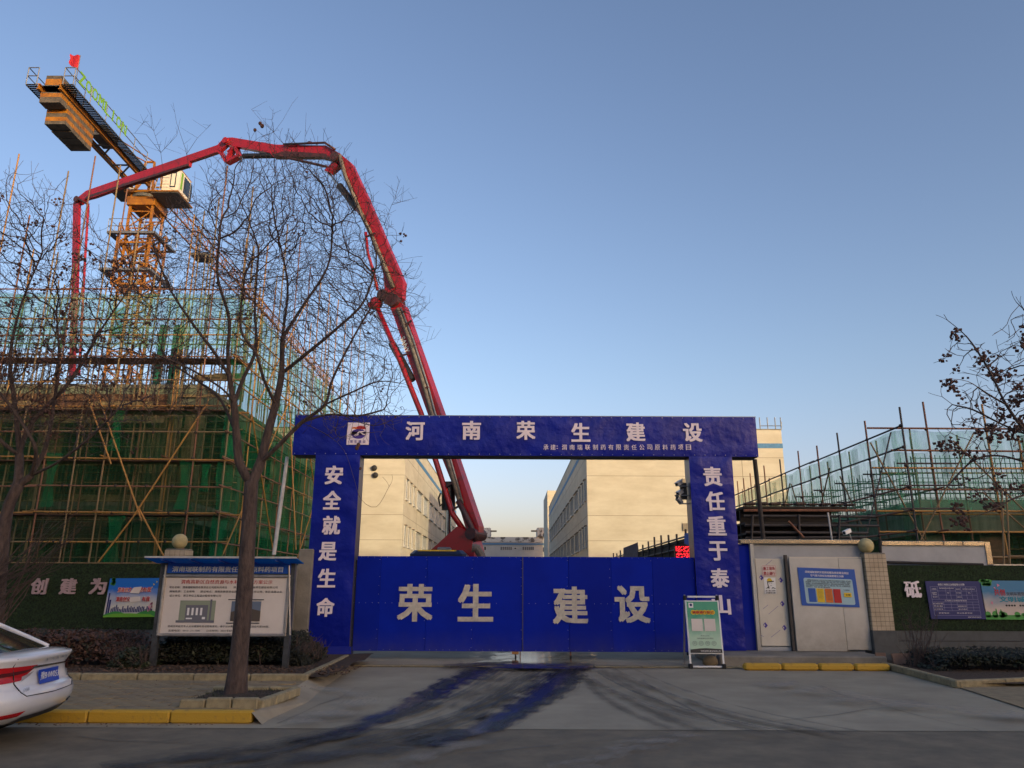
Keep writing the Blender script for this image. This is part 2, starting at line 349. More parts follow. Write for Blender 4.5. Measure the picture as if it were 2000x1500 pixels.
def stain_mat(name, col, rough, edge, dens, sc=(4, 3, 1)):
    m = bpy.data.materials.new(name); m.use_nodes = True; n = m.node_tree; L = n.links; b = n.nodes['Principled BSDF']
    b.inputs['Base Color'].default_value = (*col, 1); b.inputs['Roughness'].default_value = rough
    uv = n.nodes.new('ShaderNodeUVMap'); sx = n.nodes.new('ShaderNodeSeparateXYZ'); L.new(uv.outputs[0], sx.inputs[0])
    def mth(op, a, b_=None, c=None):
        q = n.nodes.new('ShaderNodeMath'); q.operation = op
        for i, t in enumerate((a, b_, c)):
            if t is None: continue
            if isinstance(t, (int, float)): q.inputs[i].default_value = t
            else: L.new(t, q.inputs[i])
        return q.outputs[0]
    e = mth('SUBTRACT', 1.0, mth('ABSOLUTE', mth('MULTIPLY_ADD', sx.outputs[0], 2.0, -1.0)))
    e2 = mth('MULTIPLY', mth('SUBTRACT', .5, mth('ABSOLUTE', mth('SUBTRACT', sx.outputs[1], .5))), 9.0)
    e = mth('MINIMUM', e, e2)
    mp = n.nodes.new('ShaderNodeMapping'); mp.inputs[3].default_value = sc; L.new(uv.outputs[0], mp.inputs[0])
    nz = n.nodes.new('ShaderNodeTexNoise'); nz.inputs['Scale'].default_value = 5; nz.inputs['Detail'].default_value = 8; nz.inputs['Roughness'].default_value = .7; L.new(mp.outputs[0], nz.inputs[0])
    tc = n.nodes.new('ShaderNodeTexCoord'); n3 = n.nodes.new('ShaderNodeTexNoise'); n3.inputs['Scale'].default_value = 2.2; n3.inputs['Detail'].default_value = 8; L.new(tc.outputs['Object'], n3.inputs[0])
    t = mth('ADD', mth('MULTIPLY', e, edge), mth('MULTIPLY_ADD', mth('ADD', nz.outputs[0], n3.outputs[0]), 1.3, -.4))
    mr = n.nodes.new('ShaderNodeMapRange'); mr.interpolation_type = 'SMOOTHSTEP'; mr.inputs[1].default_value = .88; mr.inputs[2].default_value = 1.55; mr.inputs[4].default_value = dens; L.new(t, mr.inputs[0])
    L.new(mr.outputs[0], b.inputs['Alpha']); MT[name] = m
stain_mat('wet_dark', (.022, .021, .022), .22, .75, .96); stain_mat('tyre_dust', (.08, .07, .057), .8, .5, .42); stain_mat('puddle_water', (.05, .046, .038), .10, .7, 1.0, (2, 2, 1))
stain_mat('tyre_dark', (.035, .032, .030), .55, .45, .85)
stain_mat('pale_dust', (.33, .29, .24), .9, .35, .6)
_sz = [.012]
def track(name, px, w0, w1, m, n=40):
    _sz[0] += .0015; z = _sz[0]
    pts = [G(a, b, z) for a, b in px]; mb = MB(); uv = []
    cs = []
    for i in range(n + 1):            # Catmull-Rom through the points
        t = i / n * (len(pts) - 1); k = min(int(t), len(pts) - 2); u = t - k
        p0, p1, p2, p3 = pts[max(k - 1, 0)], pts[k], pts[k + 1], pts[min(k + 2, len(pts) - 1)]
        cs.append(.5 * ((2 * p1) + (p2 - p0) * u + (2 * p0 - 5 * p1 + 4 * p2 - p3) * u * u + (3 * p1 - p0 - 3 * p2 + p3) * u ** 3))
    for i, c in enumerate(cs):
        d = (cs[min(i + 1, n)] - cs[max(i - 1, 0)]).normalized(); s_ = V((-d.y, d.x, 0)); wd = (w0 + (w1 - w0) * i / n) / 2
        mb.v += [tuple(c - s_ * wd), tuple(c + s_ * wd)]; uv.append(i / n)
    mb.f = [(2 * i + 1, 2 * i, 2 * i + 2, 2 * i + 3) for i in range(n)]
    o = mb.build(name, m, kind='structure', origin=False)
    l = o.data.uv_layers.new(name='UVMap')
    for lp in o.data.loops:
        vi = lp.vertex_index; l.data[lp.index].uv = (vi % 2, uv[vi // 2])
    return o
track('wet_tyre_track', [(955, 1300), (905, 1325), (850, 1352), (800, 1378), (690, 1424), (570, 1456)], 1.0, .4, 'wet_dark')
track('wet_tyre_track', [(940, 1302), (860, 1340), (830, 1368), (760, 1400), (660, 1428)], .5, .35, 'tyre_dark')
track('wet_tyre_track', [(1120, 1300), (1085, 1330), (1050, 1360), (1000, 1392), (930, 1426), (800, 1462)], 1.05, .45, 'wet_dark')
track('wet_tyre_track', [(1060, 1300), (1010, 1330), (960, 1370), (880, 1412), (760, 1450)], 1.2, .8, 'tyre_dust')
track('wet_tyre_track', [(1125, 1302), (1110, 1340), (1060, 1375), (1000, 1400), (960, 1428)], .45, .3, 'tyre_dark')
track('wet_tyre_track', [(1130, 1310), (1160, 1345), (1220, 1385), (1330, 1430)], .25, .22, 'tyre_dust')
track('wet_tyre_track', [(1140, 1322), (1200, 1350), (1300, 1400), (1380, 1428)], .3, .3, 'tyre_dust')
track('wet_tyre_track', [(1170, 1306), (1230, 1340), (1330, 1385), (1520, 1430)], .3, .25, 'tyre_dust')
track('wet_tyre_track', [(1200, 1318), (1300, 1352), (1440, 1400), (1620, 1432)], .25, .2, 'tyre_dust')
track('dark_tyre_track', [(690, 1426), (580, 1448), (430, 1472), (200, 1500)], .55, .6, 'tyre_dark')
track('dark_tyre_track', [(935, 1428), (800, 1450), (640, 1476), (420, 1510)], .8, .9, 'tyre_dark')
track('dark_tyre_track', [(700, 1428), (600, 1452), (500, 1475), (350, 1505)], .3, .5, 'tyre_dark')
track('dusty_patch', [(1000, 1435), (900, 1455), (820, 1480), (760, 1510)], .5, .5, 'pale_dust')
track('dusty_patch', [(1350, 1430), (1250, 1455), (1150, 1490), (1120, 1512)], .6, .7, 'pale_dust')
rs = random.Random(19)
for k in range(13):       # many faint single tyre marks that swing out of the gate to the left
    o_ = rs.uniform(-85, 85); o2 = o_ * rs.uniform(.7, 1.6) + rs.uniform(-30, 30)
    track('faint_tyre_mark', [(1030 + o_, 1303), (985 + o_, 1330), (925 + o_, 1362), (840 + o2, 1396), (715 + o2 * 1.4, 1428), (560 + o2 * 1.6, 1462)], rs.uniform(.06, .14), rs.uniform(.06, .16), rs.choice(['tyre_dark', 'tyre_dust', 'tyre_dust']))
for k in range(7):
    o_ = rs.uniform(-60, 60); track('faint_tyre_mark', [(1180 + o_, 1305), (1260 + o_ * 1.3, 1345), (1400 + o_ * 1.6, 1390), (1640 + o_ * 2, 1440)], rs.uniform(.06, .15), rs.uniform(.06, .15), 'tyre_dust')
track('dusty_patch', [(1500, 1330), (1650, 1360), (1850, 1385), (2050, 1400)], 1.0, 1.2, 'pale_dust')
track('dusty_patch', [(620, 1340), (700, 1360), (640, 1395), (560, 1410)], .7, .8, 'pale_dust')
track('puddle', [(1035, 1306), (1040, 1296), (1040, 1284), (1045, 1268)], 3.2, 3.0, 'puddle_water')
track('dark_gate_stain', [(860, 1300), (940, 1296), (1010, 1292)], .6, .7, 'tyre_dark')
track('dark_gate_stain', [(1100, 1296), (1200, 1300), (1300, 1302)], .45, .4, 'tyre_dust')

rs = random.Random(23); mb = MB()
for (x0_, y0_, dx, dy, n_) in ((520, 1418, 60, -3, 6), (1600, 1340, 50, 14, 8), (1250, 1330, 38, 20, 5), (700, 1345, -40, 16, 5), (1450, 1410, 60, -6, 7), (150, 1440, 70, 4, 7), (900, 1470, 60, -5, 8)):
    q = [G(x0_ + dx * i + rs.uniform(-8, 8), y0_ + dy * i + rs.uniform(-4, 4), .011) for i in range(n_)]
    for a_, b_ in zip(q[:-1], q[1:]):
        d_ = (b_ - a_).normalized(); s_ = V((-d_.y, d_.x, 0)) * rs.uniform(.003, .007); mb.quad(a_ - s_, b_ - s_, b_ + s_, a_ + s_)
mb.build('pavement_cracks', 'drain_dark', kind='stuff', origin=False)
# left pavement with its slabs, kerbs, tree pit, planting bed
YB = G(300, 1327, .13).y       # front of the bed kerb
PZ = .13
xa, xb, xc = G(500, 1388, PZ).x, G(552, 1357, PZ).x, G(595, 1330, PZ).x
sheet('pavement', [(-60, YK + .15, 0), (xa, YK + .15, 0), (xb, G(552, 1357, PZ).y, 0), (xc, YB, 0), (-60, YB, 0)], 'paving', PZ - .012)
pav = thing('paving_slabs', None, None, (-5, 11, PZ)); tag(pav, kind='structure')
sm = [MB().bbox((0, 0, -.05), (.39, .19, 0), .006).mesh('paving_slab', m) for m in ('paving', 'paving', 'kerb_grey')]
mat('paving_b', (.28, .215, .125), .85, scale=5, col2=(.19, .14, .08), bump=.4, bscale=60); sm[2].materials[0] = MT['paving_b']
tree_c = G(462, 1364, PZ)
cnt = 0; r = 0; y = YK + .16
while y < YB - .2:
    x = -8.4 + (.2 if r % 2 else 0)
    while x < -1:
        t = (y - YK) / (YB - YK); lim = xa + (xc - xa) * max(0, t - .1) - .1
        if x + .39 < lim and not (abs(x + .2 - tree_c.x) < .85 and abs(y + .1 - tree_c.y) < .62):
            if cnt < 295:
                inst('paving_slab', random.choice(sm), pav, Matrix.Translation((x, y, PZ + random.uniform(-.006, .006))) @ Matrix.Rotation(random.uniform(-.015, .015), 4, 'X')); cnt += 1
        x += .40
    y += .2; r += 1
# apron of concrete that ramps from the pavement to the driveway
mb = MB(); up = [V((xa, YK - .0, PZ)), G(500, 1389, PZ), G(552, 1358, PZ), V((xc, YB, PZ))]
dn = [V((xa + .14, YK - .02, .004)), G(528, 1404, .004), G(600, 1372, .004), G(640, 1338, .004)]
for i in range(3): mb.quad(up[i], dn[i], dn[i + 1], up[i + 1])
mb.quad(up[3], dn[3], G(690, 1302, .004), G(668, 1298, .10))
mb.build('ramp', 'concrete_drive', kind='structure', origin=False)
# yellow kerb: four stones in view and more along the road under the car
kb = thing('yellow_kerb', None, None, (-6, YK, 0)); tag(kb, kind='structure')
km = MB().bbox((0, 0, 0), (.985, .14, .148), .02).mesh('kerb_stone', 'kerb_yellow')
x = xa - .985; i = 0
while x > -14:
    inst('kerb_stone', km, kb, Matrix.Translation((x, YK + random.uniform(-.008, .008), 0)) @ Matrix.Rotation(random.uniform(-.008, .008), 4, 'Y')); x -= .995; i += 1
def kerb_line(name, pts, m, seg, hgt, wd, z0=0., zs=None, cname='kerb_stone'):
    t = thing(name, None, None, tuple(pts[0])); tag(t, kind='structure')
    for a, b in zip(pts[:-1], pts[1:]):
        a, b = V(a), V(b); d = b - a; L = d.length; k = max(1, round(L / seg)); ang = math.atan2(d.y, d.x)
        sl = math.atan2(d.z, math.hypot(d.x, d.y))
        me = MB().bbox((0, 0, 0), (L / k - .012, wd, hgt), .018).mesh(cname, m)
        for j in range(k):
            q = a + d * (j / k)
            inst(cname, me, t, Matrix.Translation(q) @ Matrix.Rotation(ang + random.uniform(-.012, .012), 4, 'Z') @ Matrix.Rotation(-sl, 4, 'Y') @ Matrix.Translation((0, random.uniform(-.01, .01), 0)))
    return t
kerb_line('bed_kerb', [(-20, YB, PZ - .05), (xc, YB, PZ - .05), tuple(G(682, 1292, .05))], 'kerb_grey', .95, .14, .11)
gq = G(682, 1292, .05)
mb = MB(); mb.grid(60, 12, lambda u, v: (-22 + u * (22 + xc + .3), YB + .1 + v * (17.5 - YB), PZ + .03 + .03 * math.sin(u * 90) * math.sin(v * 15) + random.uniform(0, .015)))
mb.build('planting_bed', 'soil', kind='structure', origin=False)
sheet('bed_end', [(xc - .2, YB + .1, 0), (xc + .1, YB + .1, 0), (gq.x + .05, gq.y + .1, 0), (gq.x - .05, 17.6, 0), (xc - .2, 17.6, 0)], 'soil', PZ + .02)
# tree pit
pit = thing('tree_pit', 'low stone box of kerb blocks around the base of the big bare tree', 'tree pit', (tree_c.x, tree_c.y, PZ))
pmesh = {}
a, b, c = G(352, 1381, PZ), G(497, 1386, PZ), G(552, 1354, PZ)
y1 = c.y; x0 = a.x; x1 = b.x
for (p, q, k) in (((x0, a.y), (x1, a.y), 3), ((x1, a.y), (x1 + .12, y1), 3), ((x1 + .12, y1), (x0 - .1, y1), 3)):
    p, q = V((*p, PZ)), V((*q, PZ)); d = q - p
    for j in range(k):
        me = MB().bbox((0, -.05, -.03), (d.length / k - .015, .06, .085 + random.uniform(0, .03)), .015).mesh('pit_stone', 'kerb_grey')
        inst('pit_stone', me, pit, Matrix.Translation(p + d * (j / k)) @ Matrix.Rotation(math.atan2(d.y, d.x) + random.uniform(-.02, .02), 4, 'Z'))
MB().grid(14, 10, lambda u, v: (x0 + u * (x1 - x0 + .05), a.y + v * (y1 - a.y), PZ + .035 + random.uniform(0, .02) + .03 * math.exp(-((u - .55) ** 2 + (v - .5) ** 2) * 14))).build('earth', 'soil', pit)
mb = MB()
for i in range(420):
    u, v = random.random(), random.random() ** 1.5
    p = V((x0 + u * (x1 - x0), a.y + .08 + v * (y1 - a.y - .1), PZ + .05)); h_ = random.uniform(.02, .05); d = V((random.uniform(-.02, .02), random.uniform(-.02, .02), h_))
    mb.add([p, p + V((.008, 0, 0)), p + d], [(0, 1, 2)])
mb.build('grass_tufts', 'leaf_green', pit, kind='stuff')
# leaf litter
def litter(name, n, fn, m='litter', s=.035):
    mb = MB()
    for i in range(n):
        p = V(fn()); a = random.uniform(0, 6.3); u = V((math.cos(a), math.sin(a), random.uniform(-.3, .5))) * s * random.uniform(.4, 1.1); v_ = V((-math.sin(a), math.cos(a), random.uniform(-.3, .5))) * s * random.uniform(.3, .7)
        mb.add([p - u, p + v_, p + u, p - v_], [(0, 1, 2, 3)])
    return mb.build(name, m, kind='stuff', origin=False)
litter('fallen_leaves', 2600, lambda: (random.uniform(-9, xc + .6), random.uniform(YB + .12, YB + 1.6), PZ + .07))
litter('leaves_along_kerb', 180, lambda: (random.uniform(-9, -3.5), YK - abs(random.gauss(0, .08)) - .02, .012), s=.02)
litter('leaves_on_pavement', 90, lambda: (random.uniform(-8, -3), random.uniform(YK + .2, YB), PZ + .012), s=.02)

# right side: step, yellow blocks, flared kerb, bed, pavement
pA, pB, pC = G(1722, 1306), G(1868, 1345), G(2060, 1338)
YW = 18.0
mb = MB().bbox((G(1405, 1303).x, 16.75, 0), (P(1712, 1270, 17.2).x, 19.0, .235), .03)
mb.build('step', 'concrete', kind='structure', origin=False)
bl = thing('yellow_stop_blocks', 'row of four worn yellow kerb blocks lying in front of the white hoarding door', 'kerb blocks', (P(1580, 1300, 16.2).x, 16.2, 0))
xs = [G(p, 1307).x for p in (1446, 1518, 1588, 1655, 1722)]
for i in range(4):
    me = MB().bbox((0, 0, 0), (xs[i + 1] - xs[i] - .02, .2, .14), .035).mesh('block', 'kerb_yellow')
    inst('block', me, bl, Matrix.Translation((xs[i], 16.1, 0)) @ Matrix.Rotation(random.uniform(-.02, .02), 4, 'Z'))
kerb_line('flared_kerb', [pA, pB, pC], 'kerb_grey', 1.0, .13, .12)
sheet('right_bed', [pA + V((.05, .1, 0)), pB + V((.0, .12, 0)), (60, pC.y + .12, 0), (60, 18, 0), (pA.x, 18, 0)], 'soil', .07)
sheet('right_pavement', [pB + V((.05, -.02, 0)), G(2060, 1339), (60, pC.y, 0), (60, YR + 1.3, 0), G(2060, 1405)], 'paving', .02)
tr = thing('leaning_slabs', 'two loose pinkish stone slabs leaning on the grey plinth beside the tiled pillar', 'stone slabs', tuple(P(1770, 1300, 16.9)))
mat('pink_stone', (.26, .16, .11), .8, scale=6, col2=(.17, .105, .075), bump=.3)
for (x0_, y0_, x1_, y1_, lean) in ((1748, 1276, 1783, 1305, .25), (1714, 1275, 1730, 1302, .05)):
    q0, q1 = P(x0_, y1_, 16.8), P(x1_, y0_, 16.8)
    MB().box((q0.x, 0, 0), (q1.x, .05, q1.z - .02), Matrix.Translation((0, 16.8, .02)) @ Matrix.Rotation(-lean, 4, 'X')).build('slab', 'pink_stone', tr)
litter('leaves_right', 500, lambda: (random.uniform(pA.x + .3, 14), random.uniform(15.2, 16.8), .085))

# ================================================================== THE GATE
Y0 = 18.0
gate = thing('gateway', 'large blue portal with white Chinese slogans across the site entrance', 'gateway', (0, Y0, 0))
def X(px, py, Y=Y0): return P(px, py, Y).x
def Z(px, py, Y=Y0): return P(px, py, Y).z
zt = Z(1000, 813); zb = Z(1000, 890)
bx0, bx1 = X(574, 850), X(1478, 850)
DB = .55
def wrinkled(x0, x1, z0, z1, Y, amp, seed, nu, nv):
    rs = random.Random(seed); ks = [(rs.uniform(-3, 3), rs.uniform(-4, 4), rs.uniform(0, 6)) for _ in range(9)]
    def fn(u, v):
        x, z = x0 + u * (x1 - x0), z0 + v * (z1 - z0); e = min(1, 8 * min(u * (x1 - x0), (1 - u) * (x1 - x0), v * (z1 - z0), (1 - v) * (z1 - z0)))
        d = sum(abs(math.sin(a * x * 1.3 + b * z + c)) ** 3 for a, b, c in ks) / 9
        return (x, Y - amp * d * max(e, .0), z)
    return fn
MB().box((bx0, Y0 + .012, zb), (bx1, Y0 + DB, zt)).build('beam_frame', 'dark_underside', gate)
mb = MB().grid(120, 12, wrinkled(bx0 - .002, bx1 + .002, zb - .002, zt + .002, Y0, .03, 3, 0, 0)); mb.build('beam_banner', 'blue_vinyl', gate, True)
mb = MB()
for i in range(46):
    x = bx0 + .06 + i * (bx1 - bx0 - .12) / 45
    for z in (zb + .03, zt - .03): mb.sphere((x, Y0 - .022, z), .011, 6, 4)
mb.build('beam_rivets', 'rivet', gate, kind='stuff')
MB().box((bx0 - .012, Y0 + .0, zt + .002), (bx1 + .012, Y0 + DB, zt + .02)).build('beam_cap', 'grey_metal', gate)
# pillars
lx0, lx1 = X(602, 1090), X(692, 1090)
rx0, rx1 = X(1357, 1090), X(1444, 1090)
GB = .2
for (x0, x1, sd_, zlo) in ((lx0, lx1, 5, .05), (rx0, rx1, 9, .24)):
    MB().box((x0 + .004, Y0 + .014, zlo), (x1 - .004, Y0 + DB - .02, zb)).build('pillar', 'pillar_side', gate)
    MB().grid(14, 70, wrinkled(x0, x1, zlo, zb - .002, Y0, .035, sd_, 0, 0)).build('pillar_banner', 'blue_vinyl', gate, True)
def chars(s, centers, wpx, hpx, m, par, Y, bold=.02, slant=0, nm='character', depth=.01, lift=.03):
    for ch, (cx, cy) in zip(s, centers):
        a, b = P(cx - wpx / 2, cy, Y), P(cx + wpx / 2, cy, Y); t, u = P(cx, cy - hpx / 2, Y), P(cx, cy + hpx / 2, Y)
        mb = MB(); text(mb, ch, P(cx, cy, Y), b.x - a.x, t.z - u.z, bold=bold, lift=lift, depth=depth, slant=slant); mb.build(nm, m, par)
chars('河南荣生建设', [(811, 842), (921, 841), (1027, 841), (1134, 845), (1241, 844), (1352, 845)], 37, 37, 'white_letter', gate, Y0, .035)
sub = '承建:渭南瑞联制药有限责任公司原料药项目'
cx = [1066, 1080, 1088] + [1102 + i * (1344 - 1102) / 16 for i in range(17)]
mb = MB()
for ch, c in zip(sub, cx):
    q = P(c, 874, Y0); text(mb, ch, q, .125 if ch != ':' else .03, .135 if ch != ':' else .08, bold=.012, lift=.034)
mb.build('small_lettering', 'white_letter', gate)
chars('安全就是生命', [(653, 928), (649, 977), (648, 1026), (641, 1077), (639, 1129), (636, 1186)], 35, 37, 'white_letter', gate, Y0, .035, slant=.03)
chars('责任重于泰山', [(1391, 931), (1396, 979), (1399, 1027), (1402, 1076), (1405, 1129), (1408, 1181)], 36, 38, 'white_letter', gate, Y0, .035, slant=-.03)
# crest
lo, hi = P(677, 869, Y0), P(723, 826, Y0); yl = Y0 - .036
lg = MB().box((lo.x, yl, lo.z), (hi.x, yl + .008, hi.z)).build('company_logo', 'white_letter', gate)
def disc(mb, c, r, sx=1, sz=1, a0=0, a1=6.2832, n=32, y=yl - .002):
    pts = [(c[0] + r * sx * math.cos(a0 + (a1 - a0) * i / n), y, c[1] + r * sz * math.sin(a0 + (a1 - a0) * i / n)) for i in range(n + (0 if a1 > 6.28 else 1))]
    mb.quad(*pts[::-1])
def lp(u, v): return (lo.x + (hi.x - lo.x) * u, lo.z + (hi.z - lo.z) * v)
S = hi.x - lo.x; mb = MB()
disc(mb, lp(.52, .50), S * .33, 1, .72, math.radians(155), math.radians(385)); disc(mb, lp(.52, .51), S * .33, 1, .6, math.radians(-25), math.radians(205))
mb.build('logo_globe', flat('ink_purple', (.06, .03, .28)), lg)
mb = MB(); disc(mb, lp(.6, .70), S * .25, 1, .62, 0, math.pi, 16, yl - .004); mb.build('logo_cloud', 'ink_red', lg)
mb = MB(); disc(mb, lp(.33, .72), S * .13, 1, .6, 0, math.pi, 12, yl - .005); mb.build('logo_glow', 'ink_orange', lg)
mb = MB()
for a, b, c in (((.30, .38), (.55, .62), (.60, .56)), ((.36, .36), (.58, .60), (.52, .44)), ((.50, .60), (.85, .62), (.60, .52)), ((.56, .56), (.88, .44), (.72, .44))):
    mb.quad(*[(lp(*q)[0], yl - .006, lp(*q)[1]) for q in (a, b, c)])
mb.build('logo_star', 'white_letter', lg)
mb = MB()
for i, ch in enumerate('荣生建设'): text(mb, ch, V((lp(.22 + i * .19, 0)[0], yl, lp(0, .14)[1])), S * .13, S * .13, bold=.02, lift=.003)
mb.build('logo_lettering', 'ink_violet', lg)
# pole braces of the portal
MB().cyl(P(1474, 897, Y0 + .55), P(1491, 1054, Y0 + 1.0), .055, n=10).build('brace_pole', 'pole_dark', gate)
MB().cyl(P(561, 893, Y0 + .4), P(535, 1084, Y0 - .1), .045, n=10).build('brace_pole', mat('white_pole', (.55, .54, .52), .5), gate)

# swing gate
sg = thing('swing_gate', 'closed two leaf blue metal gate with big grey Chinese letters', 'gate', (0, Y0 + .1, 0))
YG = Y0 + .06
gx0, gx1, gm_ = X(692, 1180), X(1362, 1180), X(1021, 1180)
gz0, gz1 = Z(1000, 1273), Z(1000, 1087)
edges = [gx0, X(740, 1180), X(832, 1180), X(924, 1180), gm_, X(1112, 1180), X(1196, 1180), X(1278, 1180), gx1]
ysh = [0, .008, .0, .006, .012, .0, .008, .003]
for i in range(8):
    MB().bbox((edges[i] + .001, YG + ysh[i], gz0), (edges[i + 1] - .001, YG + ysh[i] + .03, gz1), .004).build('gate_panel', 'blue_gate_b' if i in (0, 5, 7) else 'blue_gate', sg)
MB().box((gx0, YG + .04, gz1 - .08), (gm_ - .02, YG + .09, gz1 - .01)).box((gm_ + .02, YG + .04, gz1 - .08), (gx1, YG + .09, gz1 - .01)).box((gx0, YG + .04, gz0 + .01), (gm_ - .02, YG + .09, gz0 + .08)).box((gm_ + .02, YG + .04, gz0 + .01), (gx1, YG + .09, gz0 + .08)).build('gate_frame', 'pole_dark', sg)
mb = MB()
for e_ in edges: mb.box((e_ - .04, YG + .055, gz0 + .09), (e_ + .04, YG + .085, gz1 - .09))
mb.build('gate_studs', 'pole_dark', sg, kind='stuff')
MB().box((gm_ - .012, YG - .012, gz0), (gm_ + .012, YG - .002, gz1)).build('centre_strip', mat('gate_edge', (.05, .06, .16), .6), sg)
mb = MB(); random.seed(4)
for e in edges:
    for k in range(11):
        if random.random() < .8: mb.sphere((e + random.uniform(-.01, .01) - .03, YG - .006, gz0 + .08 + k * (gz1 - gz0 - .16) / 10), .006, 5, 4)
for z in (gz1 - .02, gz0 + .03, (gz0 + gz1) / 2):
    for k in range(52):
        if random.random() < .72: mb.sphere((gx0 + .1 + k * (gx1 - gx0 - .2) / 51, YG - .006, z), .006, 5, 4)
mb.build('gate_rivets', 'rivet', sg, kind='stuff')
chars('荣生建设', [(811, 1177), (929, 1177), (1114, 1182), (1235, 1180)], 69, 74, 'grey_letter', sg, YG, .035, depth=.004, lift=.008)
for pxw in (1007, 1115):
    c = G(pxw, 1291, .0); c.y = YG + .06; wx = X(pxw, 1285, YG)
    q = MB().cyl((wx - .02, YG + .07, .055), (wx + .02, YG + .07, .055), .055, n=16).build('wheel', 'rubber', sg)
    MB().bar((wx, YG + .07, .05), (wx, YG + .07, gz0 + .02), .03).build('wheel_fork', 'pole_rust', q)
MB().box((X(1000, 1275, YG), YG + .0, gz0 - .06), (X(1013, 1275, YG), YG + .05, gz0)).build('bolt_plate', 'pole_yellow', sg)
MB().cyl((X(1016, 1280, YG), YG + .03, .01), (X(1016, 1280, YG), YG + .03, gz0 + .1), .012).build('drop_bolt', 'pole_rust', sg)
# plain blue sheets that flank the portal
MB().bbox((X(1444, 1160, Y0 + .12), Y0 + .12, .24), (X(1472, 1160, Y0 + .12), Y0 + .16, Z(1460, 1062)), .006).build('blue_side_sheet', 'blue_gate', label='narrow plain blue sheet between the right portal pillar and the white hoarding', cat='hoarding sheet')
MB().bbox((X(594, 1260), Y0 - .10, .02), (X(688, 1260), Y0 - .06, Z(640, 1262)), .004).box((X(594, 1260)+.3, Y0 - .06, .02), (X(594, 1260)+.34, Y0 - .012, .2)).build('blue_base_sheet', 'blue_gate', label='low plain blue sheet at the foot of the left portal pillar', cat='hoarding sheet')
# cctv on the right pillar
for i, (px, py, sx_) in enumerate(((1326, 944, 1), (1328, 962, 1), (1327, 978, -1))):
    c = P(px, py, Y0 + .25); t = thing('cctv_camera', ['topmost of three small cameras on the inner side of the right blue pillar', 'middle one of three small cameras on the inner side of the right blue pillar', 'lowest of three small cameras on the inner side of the right blue pillar'][i], 'camera', tuple(c), 'cameras on the right portal pillar')
    d = V((-.6, -.6, -.35)).normalized() if i < 2 else V((-.5, -.5, .45)).normalized()
    MB().bar(c - d * .10, c + d * .11, .09, .08).build('camera_housing', 'panel_grey', t)
    MB().bar(c - d * .12 + V((0, 0, .048)), c + d * .16 + V((0, 0, .048)), .10, .012).build('sun_shield', 'alu', t)
    MB().cyl(c + d * .11, c + d * .125, .032, n=12).build('lens', 'glass_dark', t)
    MB().cyl((c.x, c.y, c.z - .07), (rx0 + .02, c.y, c.z - .07), .015).cyl((c.x, c.y, c.z - .07), c, .014).build('bracket', 'grey_metal', t)
MB().box(P(1330, 968, Y0 + .3) - V((0, 0, .09)), P(1339, 944, Y0 + .4)).build('junction_box', 'black_metal', label='small black electrical box between the cameras on the right blue pillar', cat='electrical box')

# ================================================================== LEFT WALL, BOARD, PILLARS
YL = 17.5
wl = thing('green_wall', 'dark green artificial turf wall left of the notice board', 'wall', (-10, YL, 0))
zt_ = Z(150, 1100, YL); zb_ = Z(150, 1229, YL); xr_ = X(573, 1150, YL)
xs = [-26.0]
MB().box((-26, YL + .03, 0), (xr_, YL + .25, zt_ - .02)).build('masonry', 'concrete', wl)
x = -26; k = 0
def tuft(x0, x1, z0, z1, Y):
    mb = MB().box((x0, Y + .004, z0), (x1, Y + .03, z1)); nu, nv = max(2, int((x1 - x0) / .05)), max(2, int((z1 - z0) / .05))
    g = {}
    def fn(u, v): return (x0 + u * (x1 - x0), Y - random.uniform(0, .022), z0 + v * (z1 - z0) + random.uniform(-.008, .008) * (0 < v < 1))
    mb.grid(nu, nv, fn); return mb
while x < xr_ - .01:
    x2 = min(x + 2.0, xr_); mb = tuft(x + .004, x2 - .004, zb_, zt_, YL)
    mb.build('turf_panel', 'turf', wl); x = x2
MB().box((-26, YL + .0, .05), (xr_, YL + .06, zb_ - .004)).build('wall_base', 'plinth_grey', wl)
MB().box((-26, YL - .02, zt_ - .004), (X(313, 1100, YL), YL + .27, zt_ + .02)).build('coping', 'pole_dull', wl)
for ch, c in zip('创建为', [(80, 1145), (137, 1145), (195, 1145)]):
    a, b = P(c[0] - 16, c[1], YL), P(c[0] + 16, c[1], YL); t, u = P(c[0], c[1] - 16, YL), P(c[0], c[1] + 16, YL)
    mb = MB(); text(mb, ch, P(c[0], c[1], YL), b.x - a.x, t.z - u.z, bold=.04, lift=.05, depth=.03, slant=.06); mb.build('character', 'pink_letter', wl)

